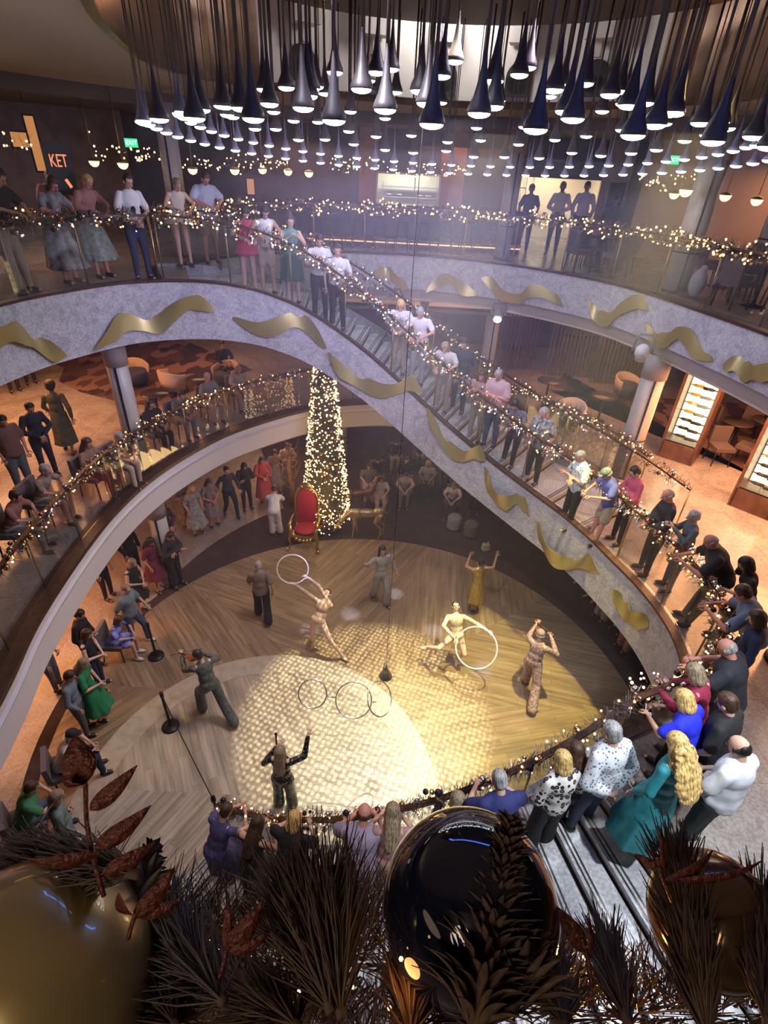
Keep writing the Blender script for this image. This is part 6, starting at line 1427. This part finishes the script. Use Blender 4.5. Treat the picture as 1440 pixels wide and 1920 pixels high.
for sx in (-1, 1):
    MB().tube([(sx*.36, -.26, .80), (sx*.38, -.05, .80), (sx*.38, .20, .78), (sx*.40, .26, .72)], [.03, .035, .04, .05], 8).build('armrest', GOLD, t)
    mb = MB(); mb.tube([(sx*.38, .22, .76), (sx*.34, .27, .55), (sx*.40, .30, .32), (sx*.37, .27, .12), (sx*.42, .36, .04)], [.04, .06, .055, .035, .05], 8); mb.ball((sx*.43, .38, .04), (.05, .07, .04), 8, 6); mb.build('front_leg', GOLD, t)
    MB().tube([(sx*.30, -.28, .45), (sx*.34, -.34, .2), (sx*.36, -.40, .02)], [.04, .035, .03], 8).build('rear_leg', GOLD, t)
mb = MB()
for x in (-.2, -.1, 0, .1, .2): mb.ball((x, .30, .34-.05*math.cos(x*8)), .055, 8, 6)
mb.build('carved_apron', GOLD, t)
# gilded reindeer
GILT = mat('gilt_reindeer', (.62, .50, .28), .35, .8, noise=(8, (.45, .34, .16), 1))
def reindeer(loc, rz, lab, grazing, s=1.0, m=GILT):
    t = empty('reindeer_statue', loc, rz, lab, 'statue'); t.scale = (s, s, s); mb = MB()   # faces +x, withers about 0.85
    mb.ball((.30, 0, .80), (.20, .13, .17), 14, 9); mb.ball((0, 0, .82), (.30, .12, .13), 14, 9); mb.ball((-.32, 0, .84), (.17, .12, .15), 14, 9)
    if grazing: nk = [(.42, 0, .86), (.58, 0, .72), (.74, 0, .50)]; hd = (.80, 0, .42); hv = Vector((.45, 0, -.75))
    else: nk = [(.42, 0, .90), (.55, 0, 1.10), (.60, 0, 1.28)]; hd = (.66, 0, 1.33); hv = Vector((.85, 0, -.25))
    bone(mb, nk[0], nk[1], .10, .07); bone(mb, nk[1], nk[2], .07, .055); hv.normalize(); hd = Vector(hd)
    mb.ball(hd, (.075, .06, .065), 12, 8); bone(mb, hd, hd+hv*.17, .055, .032); bone(mb, hd+hv*.17, hd+hv*.20, .034, .03)
    for sy in (-1, 1):
        e = hd-hv*.02; bone(mb, e+Vector((-.01, sy*.05, .03)), e+Vector((-.05, sy*.12, .06)), .022, .010, 6)
        # fore leg: elbow, wrist, fetlock, hoof; hind leg: stifle forward, hock backward
        fx = .34 if sy > 0 else .30; k = .06 if sy > 0 else -.05
        bone(mb, (fx, sy*.08, .72), (fx+k*.3, sy*.09, .42), .065, .034); bone(mb, (fx+k*.3, sy*.09, .42), (fx+k, sy*.09, .10), .032, .020); bone(mb, (fx+k, sy*.09, .10), (fx+k+.03, sy*.09, .025), .022, .026)
        hx = -.34; bone(mb, (hx, sy*.08, .76), (hx+.10+k*.4, sy*.09, .56), .095, .055); bone(mb, (hx+.10+k*.4, sy*.09, .56), (hx-.10+k, sy*.09, .34), .05, .028); bone(mb, (hx-.10+k, sy*.09, .34), (hx-.06+k, sy*.09, .09), .026, .020); bone(mb, (hx-.06+k, sy*.09, .09), (hx-.02+k, sy*.09, .025), .022, .026)
    bone(mb, (-.46, 0, .88), (-.53, 0, .80), .035, .02)
    me = remesh(mb, .016, 'body', 3); o = link('body', me, t); o.material_slots[0].link = 'OBJECT'; o.material_slots[0].material = m
    B_ = hd-hv*.05+Vector((0, 0, .04)); bk = Vector((-hv.x, 0, -hv.z)); up_ = Vector((-.35, 0, .9)) if not grazing else Vector((.30, 0, .85))
    for sy in (-1, 1):
        mb = MB(); a = [B_+Vector((0, sy*.03, 0))]
        for u in (.25, .5, .75, 1): a.append(B_+up_*.42*u+Vector((-.10*math.sin(u*3), sy*(.03+.22*math.sin(u*1.7)), 0)))
        mb.tube(a, [.016, .014, .012, .010, .005], 6)
        for i, L_2 in ((1, .14), (2, .13), (3, .10)): mb.tube([a[i], a[i]+Vector((.09, sy*.03, L_2))], [.011, .004], 5)
        mb.build('antler', m, t)
    return t
pr_ = P(684, 1008, 0); reindeer((pr_.x+.05, pr_.y, 0), PI+.12, 'gilded reindeer statue with lowered head on the right of the throne', True, 1.05)
pr_ = P(672, 965, 0); reindeer((pr_.x, pr_.y, 0), .35, 'darker reindeer statue with raised antlers behind the gilded one', False, .95, mat('bronze_deer', (.22, .13, .07), .4, .8))
# gilded branch sculpture behind the throne
pb = P(548, 945, 0); t = empty('branch_sculpture', pb, 0, 'rough golden branch sculpture between throne and tree', 'sculpture')
MB().tube([(0, 0, 0), (.03, 0, .7), (-.04, .02, 1.3), (.05, 0, 2.1)], [.12, .09, .08, .04], 8).build('trunk', mat('amber_bark', (.34, .20, .09), .6, noise=(14, (.12, .06, .03), 1)), t)
g = random.Random(9)
for i in range(12):
    z = .5+i*.13; a = g.uniform(0, 6.28); MB().tube([(0, 0, z), (.22*math.cos(a), .22*math.sin(a), z+.18), (.34*math.cos(a+.4), .34*math.sin(a+.4), z+.42)], [.03, .02, .008], 6).build('branch', MATS['amber_bark'], t)
light('sculpture_glow', 'POINT', (pb.x-.2, pb.y-.6, 1.4), 7, (1, .6, .25), size=.2)
# pouffes, small table, gift
for px, py, c, lab in [(850, 990, (.40, .42, .46), 'pale grey drum pouffe, left of the pair'), (881, 1003, (.20, .18, .18), 'dark drum pouffe, right of the pair')]:
    p = P(px, py, 0); t = empty('pouffe', p, 0, lab, 'pouffe'); MB().lathe([(.001, 0), (.19, 0), (.21, .05), (.21, .38), (.18, .44), (.001, .45)], n=24).build('drum', mat('pouffe_%d' % px, c, .8, noise=(18, tuple(x*.6 for x in c), 1)), t); MB().lathe([(.215, .02), (.215, .05)], n=24).build('base_band', BLACKM, t)
p = P(829, 915, 0); table(p.x, p.y, 0, 'small round table in the rear seating with a dark bowl', s=.8)
p = P(910, 1030, 0); t = empty('gift_parcel', p, .3, 'small pale green parcel with a bow on the dark carpet', 'parcel')
MB().box((0, 0, .09), (.2, .15, .18)).build('box', mat('parcel_green', (.45, .55, .32), .5), t); MB().box((0, 0, .09), (.03, .155, .185)).build('ribbon_band', WHITEP, t)
for sx in (-1, 1): MB().tube([(0, 0, .18), (sx*.07, 0, .27), (sx*.03, 0, .2)], .012, 6).build('bow_loop', WHITEP, t)
# floor stands
for px, py, lab in [(320, 1362, 'black floor stand with round base in the open floor by the violinist'), (293, 1230, 'black floor stand with round base beside the left crowd')]:
    p = P(px, py, 0); t = empty('floor_stand', p, 0, lab, 'stand')
    MB().lathe([(.001, .035), (.15, .03), (.165, .012), (.165, 0), (.001, 0)], n=28).build('base', BLACKM, t); MB().tube([(0, 0, .02), (0, 0, .88)], .026, 10).build('pole', BLACKM, t); MB().lathe([(.001, 1.0), (.035, .99), (.035, .88), (.001, .88)], n=14).build('head', BLACKM, t)
a = P(320, 1362, 0)+UP*.96; npz = pol(C2, R2+.12, A2B-.6); b = npz+UP*1.12
tag(MB().tube([a.lerp(b, u)-UP*.10*math.sin(u*PI) for u in np.linspace(0, 1, 12)], .009, 6).build('barrier_rope', BLACKM), 'thin dark rope from the floor stand to the stair newel', 'rope')
t = empty('stair_newel', npz, 0, 'black newel post where the lower stair garland ends', 'newel post'); MB().tube([(0, 0, 0), (0, 0, 1.1)], .022, 10).build('post', BLACKM, t); MB().lathe([(.001, 1.24), (.035, 1.2), (.04, 1.12), (.03, 1.08), (.001, 1.08)], n=16).build('finial', BLACKM, t)
# hanging ring mobile
pm = P(723, 1262, 2.4); t = empty('ring_mobile', (pm.x, pm.y, 0), 0, 'hanging mobile of linked silver rings under a small silver tree finial', 'mobile')
SLV = mat('silver_ring', (.55, .58, .56), .3, .9); MB().tube([(0, 0, 2.4), (0, 0, 11.2)], .0035, 6).build('cable', BLACKM, t)
def loc2(px, py): q = D(px, py, math.hypot(pm.x, pm.y)); return q-Vector((pm.x, pm.y, 0))
dpt = (pm-Vector((0, 0, CAM_Z))).dot(_fw)/1000
for cx_, cy_, r_, ry in [(586, 1301, 27, 0), (663, 1313, 35, 0), (712, 1310, 33, 1.1)]:
    c = loc2(cx_, cy_); M_ = Matrix.Rotation(ry, 3, 'Z') @ Matrix.Rotation(math.radians(52), 3, 'X'); R_ = r_*dpt
    MB().tube([c+M_ @ Vector((R_*math.cos(a), R_*math.sin(a), 0)) for a in np.linspace(0, 2*PI, 49)[:-1]], .011, 6, closed=True).build('ring', SLV, t)
a1, a2, a3, a4 = loc2(613, 1305), loc2(628, 1308), loc2(698, 1316), loc2(706, 1316)
MB().tube([a1, a2], .012, 6).build('link', SLV, t); MB().tube([a3, a4], .012, 6).build('link', SLV, t)
MB().tube([loc2(722, 1240), loc2(712, 1285)], .008, 6).build('hanger', SLV, t)
for i, (w, z) in enumerate([(.11, 0), (.085, .06), (.06, .12), (.03, .17)]): MB().lathe([(w, 0), (w*.35, .09), (.001, .12)], (loc2(723, 1268).x, loc2(723, 1268).y, loc2(723, 1268).z+z), 10).build('finial_tier', SLV, t)
# ================================================================ NEAR GARLAND on the rail in front of the viewer
def FG(px, py, depth): v = ray(px, py); return Vector((v.x, v.y, CAM_Z+v.z-0))-Vector((0, 0, 0)) if False else Vector((0, 0, CAM_Z))+v*depth
near_rail = railing('glass_railing', dsm([p for p in e3n if -3.0 < p.x < 5.0 and p.y < 2.4]), ctr, 'glass railing just below the viewer, behind the near garland', h=.86, off=.03, gap=1.3)
NB = mat('dark_pine_needles', (.055, .032, .022), .55, noise=(40, (.11, .065, .04), 1)); NB2 = mat('grey_brown_needles', (.12, .09, .075), .6, noise=(40, (.06, .045, .04), 1))
LEAF = mat('copper_leaf', (.085, .022, .015), .4, .2, noise=(120, (.17, .045, .03), 1), bump=.5); CONE = mat('cone_scale', (.115, .066, .042), .8, noise=(60, (.05, .03, .02), 1))
TWIG = mat('twig', (.09, .05, .03), .7)
def pine_spray(base, tip, label, n, L, spread, m=NB, seed=0, r=.0015, stem=True, along=.75):
    """a branch with needles growing forward all along it"""
    g = random.Random(seed); base = Vector(base); tip = Vector(tip); ax = tip-base; A = ax.normalized(); t = empty('pine_branch', base, 0, label, 'pine branch'); mb = MB(); B = A.orthogonal().normalized(); C = A.cross(B)
    for _ in range(n):
        u = g.random()*along; p = ax*u; q = g.uniform(0, 2*PI); s_ = math.tan(spread*g.uniform(.25, 1)); d = (A+(B*math.cos(q)+C*math.sin(q))*s_).normalized(); l_ = L*g.uniform(.6, 1.15)
        bend = Vector((g.uniform(-1, 1), g.uniform(-1, 1), g.uniform(-1, 1)))*l_*.08
        mb.tube([p, p+d*l_*.5+bend, p+d*l_], [r*1.3, r, r*.4], 3, caps=False)
    tag(mb.build('needles', m, t), kind='stuff')
    if stem: MB().tube([(0, 0, 0), ax*.5, ax*along], [.006, .005, .003], 8).build('stem', TWIG, t)
    return t
def leaf_mesh(mb, p, d, L, w, nrm):
    d = d.normalized(); s_ = d.cross(nrm).normalized(); nrm = s_.cross(d); m = 10; top = []; 
    for i in range(m+1):
        u = i/m; ww = w*math.sin(PI*u**.75)**.9*(1-.15*u)+.0004; c = p+d*L*u+nrm*(.12*L*math.sin(u*2.6)); top.append((c-s_*ww+nrm*ww*.25, c, c+s_*ww+nrm*ww*.25))
    vs = [v for r_ in top for v in r_]; k = len(vs); vs2 = [v-nrm*.0007 for v in vs]; fs = []
    for i in range(m):
        for j in range(2):
            a = i*3+j; fs += [(a, a+1, a+4, a+3), (k+a, k+a+3, k+a+4, k+a+1)]
        fs += [(i*3, i*3+3, k+i*3+3, k+i*3), (i*3+2, k+i*3+2, k+i*3+5, i*3+5)]
    mb.add(vs+vs2, fs, True)
def sprig(pix, leaves, depth, label, r=.0028):
    """stem through pixels at a depth; leaves = (pixel base, pixel tip, half width)"""
    pts = [FG(x, y, depth+dz) for x, y, dz in pix]; o0 = pts[0]; t = empty('leaf_sprig', o0, 0, label, 'leaf sprig')
    MB().tube([p-o0 for p in crom(pts, 6)], r, 6).build('stem', LEAF, t)
    for (bx, by), (tx, ty), w, dz in leaves:
        a = FG(bx, by, depth); b = FG(tx, ty, depth+dz); mb = MB(); leaf_mesh(mb, a-o0, b-a, (b-a).length, w, -_fw+_rt*.35*(1 if dz > 0 else -1)); mb.build('leaf', LEAF, t)
    return t
def bauble(px, py, rpx, depth, m, label, ang=0):
    c = FG(px, py, depth); R_ = rpx*depth/F_PX; t = empty('bauble', c, 0, label, 'bauble')
    MB().ball((0, 0, 0), R_, 64, 40).build('ball', m, t); M_ = Matrix.Rotation(ang, 3, 'X')
    MB().lathe([(.001, R_*1.12), (R_*.10, R_*1.12), (R_*.11, R_*.97), (R_*.001, R_*.97)], n=20, M=M_).build('cap', GOLD, t)
    MB().tube([M_ @ Vector((R_*.07*math.cos(a), 0, R_*1.16+R_*.07*math.sin(a))) for a in np.linspace(0, 2*PI, 13)[:-1]], R_*.012, 5, closed=True).build('loop', GOLD, t)
    return t
bauble(62, 1848, 212, .66, mat('gold_bauble_large', (.50, .38, .16), .28, .55, noise=(3, (.42, .31, .12), 1), coat=1), 'big glossy gold bauble in the lower left corner', 2.4)
bauble(880, 1697, 163, .74, mat('midnight_bauble', (.006, .008, .022), .06, .1, coat=1), 'big glossy midnight blue bauble with a blue light arc', 2.6)
bauble(1335, 1720, 112, .78, mat('brown_bauble', (.17, .105, .06), .14, .8), 'brown glossy bauble behind the right pine branches', 2.6)
light('blue_strip', 'AREA', (1.5, 2.2, 10.6), 26, (.25, .4, 1), FG(880, 1697, .74), 1.0, .08)
for i, (b, tp, n_, L, sp, m, lab, al) in enumerate([
    ((640, 1910), (600, 1640), 620, .13, .8, NB, 'dark long needled pine branch in the lower middle, left of the blue bauble', .6),
    ((620, 1900), (540, 1640), 420, .13, .75, NB, 'dark pine branch leaning left over the stair steps', .6),
    ((770, 1960), (775, 1790), 300, .10, .8, NB, 'dark pine branch in front of the blue bauble', .6),
    ((1330, 1960), (1270, 1640), 1000, .10, .5, NB, 'dense brown pine branch in the lower right, pointing up', .85),
    ((1440, 1930), (1420, 1690), 600, .10, .5, NB, 'dense brown pine branch in the lower right corner', .85),
    ((1180, 1930), (1130, 1760), 420, .09, .5, NB, 'short brown pine branch lit amber from behind', .8),
    ((1060, 1930), (1030, 1800), 400, .09, .8, NB, 'short brown pine branch between the blue bauble and amber lights', .8),
    ((260, 1640), (20, 1600), 650, .12, .40, NB2, 'grey-brown brush of needles pointing left, above the gold bauble', .7),
    ((420, 1880), (290, 1720), 500, .10, .8, NB2, 'grey-brown pine branch right of the gold bauble', .8),
    ((560, 1925), (430, 1850), 500, .10, .9, NB, 'dark pine branch at the bottom edge, left of the middle', .9),
    ((330, 1925), (300, 1850), 400, .09, .9, NB, 'dark pine branch at the bottom edge beside the gold bauble', .9),
    ((900, 1940), (870, 1850), 600, .10, .9, NB, 'dark pine branch at the bottom edge under the blue bauble', .9)]):
    pine_spray(FG(*b, .62), FG(*tp, .76), lab, n_, L, sp, m, 30+i, along=al)
# scaly branch in front of the blue bauble
def scaly(base, tip, n_, w, L, label, seed, m=CONE, wid=.0055):
    g = random.Random(seed); base = Vector(base); tip = Vector(tip); ax = tip-base; A = ax.normalized(); B = A.orthogonal().normalized(); C = A.cross(B); t = empty('scaly_branch', base, 0, label, 'branch'); mb = MB()
    for i in range(n_):
        u = i/n_; q = i*2.4; rr = w*(1-u*.85); out_ = B*math.cos(q)+C*math.sin(q); p = ax*u+out_*rr*.2; d = out_*1.0+A*(.35+u*.5)+Vector((g.uniform(-.2, .2),)*3)
        leaf_mesh(mb, p, d, rr*g.uniform(.8, 1.15)+.012, wid*g.uniform(.7, 1.2), A)
    tag(mb.build('scales', m, t), kind='stuff'); MB().tube([(0, 0, 0), ax], [.008, .003], 8).build('stem', TWIG, t); return t
scaly(FG(890, 1930, .60), FG(958, 1545, .72), 330, .065, .05, 'scaly brown cone-like branch in front of the blue bauble', 1)
scaly(FG(960, 1900, .60), FG(985, 1700, .70), 140, .055, .05, 'shorter scaly brown branch right of the blue bauble', 2)
scaly(FG(250, 1700, .70), FG(285, 1590, .80), 60, .035, .03, 'small grey scaly twig left of the stair steps', 3, NB2, .006)
scaly(FG(330, 1790, .70), FG(345, 1750, .76), 40, .03, .03, 'tiny grey scaly twig on the outer stair rail line', 4, NB2, .006)
sprig([(285, 1660, 0), (262, 1630, 0), (245, 1560, .0), (238, 1480, .01), (240, 1440, .02)] if False else [(195, 1680, 0), (178, 1620, 0), (163, 1540, .01), (160, 1470, .02), (150, 1440, .02)],
      [((160, 1470), (142, 1378), .019, .02), ((158, 1470), (118, 1460), .008, -.02), ((168, 1520), (258, 1432), .011, .02), ((178, 1590), (284, 1506), .012, .02), ((185, 1600), (55, 1608), .009, -.02), ((190, 1640), (292, 1575), .012, .03)], .62, 'tall copper leaf sprig rising above the gold bauble')
sprig([(240, 1760, 0), (250, 1725, 0), (262, 1700, 0)], [((252, 1722), (327, 1622), .012, .02), ((258, 1718), (342, 1680), .008, .02), ((246, 1716), (225, 1670), .010, -.01)], .62, 'small copper leaf sprig right of the gold bauble')
sprig([(400, 1870, 0), (415, 1820, 0), (425, 1780, .0)], [((424, 1780), (428, 1682), .006, .02), ((428, 1775), (495, 1682), .014, .02), ((428, 1785), (505, 1745), .009, .02)], .64, 'copper leaf sprig standing before the stair steps')
sprig([(1110, 1850, 0), (1100, 1790, 0), (1090, 1760, 0)], [((1098, 1785), (1036, 1694), .012, .02), ((1104, 1800), (1100, 1720), .006, .02)], .68, 'curved copper leaf sprig right of the blue bauble')
sprig([(1260, 1690, 0), (1240, 1640, 0), (1232, 1610, 0)], [((1240, 1640), (1232, 1550), .008, .02), ((1246, 1650), (1330, 1590), .008, .02), ((1236, 1630), (1190, 1600), .006, .02), ((1262, 1650), (1420, 1606), .006, .02)], .70, 'copper leaf sprig above the right pine branches')
nr_ = [p for p in near_rail if -1.5 < p.x < .22]
garland([Vector((p.x, p.y+.30, p.z)) for p in nr_], 'dark pine garland along the rail just below the viewer', rad=.17, needles=3600, baubles=0, bulbs=9, up=.88, seed=60, bsz=.0028, nl=.10, foil=NB, mix=(1, 0, 0), w=.0022)
nr_ = [p for p in near_rail if .15 < p.x < 2.4]
garland([Vector((p.x, p.y+.27, p.z)) for p in nr_], 'dark pine garland along the right part of the rail below the viewer', rad=.15, needles=3200, baubles=0, bulbs=9, up=.76, seed=61, bsz=.0028, nl=.10, foil=NB, mix=(1, 0, 0), w=.0022)
# bulbs of the near garland and their warm light
g = random.Random(11)
for i, (px, py, d_) in enumerate([(752, 1798, .62), (1040, 1840, .74), (1095, 1795, .76), (1130, 1850, .74), (1175, 1880, .7), (1290, 1700, .72), (1060, 1900, .7), (970, 1890, .66), (730, 1890, .66), (500, 1888, .68), (372, 1838, .9), (1320, 1850, .7), (560, 1860, .7), (660, 1850, .66)]):
    q = link('fairy_light', bl_me['warm']); q.location = FG(px, py, d_); q.scale = (.0028,)*3; tag(q, 'tiny warm fairy light tucked in the near branches', 'fairy light', 'fairy lights in the near branches')
light('near_garland_amber', 'POINT', FG(1110, 1830, .80), 1.8, (1, .42, .08), size=.02)
light('near_garland_amber', 'POINT', FG(760, 1830, .66), .12, (1, .42, .12), size=.02)
light('near_garland_amber', 'POINT', FG(330, 1880, .80), .15, (1, .5, .18), size=.02)
light('viewer_deck_fill', 'AREA', (-.6, -1.4, 9.6), 13, (1, .80, .6), (0, .5, 8.4), .9)  # unseen fill added behind the viewer to brighten the near garland
# ================================================================ HAZE of the show inside the atrium
hz = bpy.data.materials.new('show_haze'); hz.use_nodes = True; _n = hz.node_tree.nodes; _n.remove(_n['Principled BSDF'])
vs_ = _n.new('ShaderNodeVolumeScatter'); vs_.inputs['Color'].default_value = (.80, .76, 1, 1); vs_.inputs['Density'].default_value = .008; vs_.inputs['Anisotropy'].default_value = .2
hz.node_tree.links.new(vs_.outputs[0], _n['Material Output'].inputs['Volume'])
o = MB().lathe([(.001, .05), (5.4, .05), (5.4, 9.6), (.001, 9.6)], (0, 8.6, 0), 48, False, caps=False).build('haze', hz)
tag(o, 'thin violet haze filling the open atrium', 'haze', kind='stuff')

h2 = hz.copy(); h2.name = 'show_haze_dense'; h2.node_tree.nodes['Volume Scatter'].inputs['Density'].default_value = .011; h2.node_tree.nodes['Volume Scatter'].inputs['Color'].default_value = (.74, .72, 1, 1)
o = MB().lathe([(.001, 5.6), (3.6, 5.6), (3.9, 7.5), (3.6, 9.3), (.001, 9.3)], (0.9, 9.6, 0), 40, False, caps=False).build('haze', h2)
tag(o, 'denser violet haze bank hanging under the chandelier', 'haze', kind='stuff')
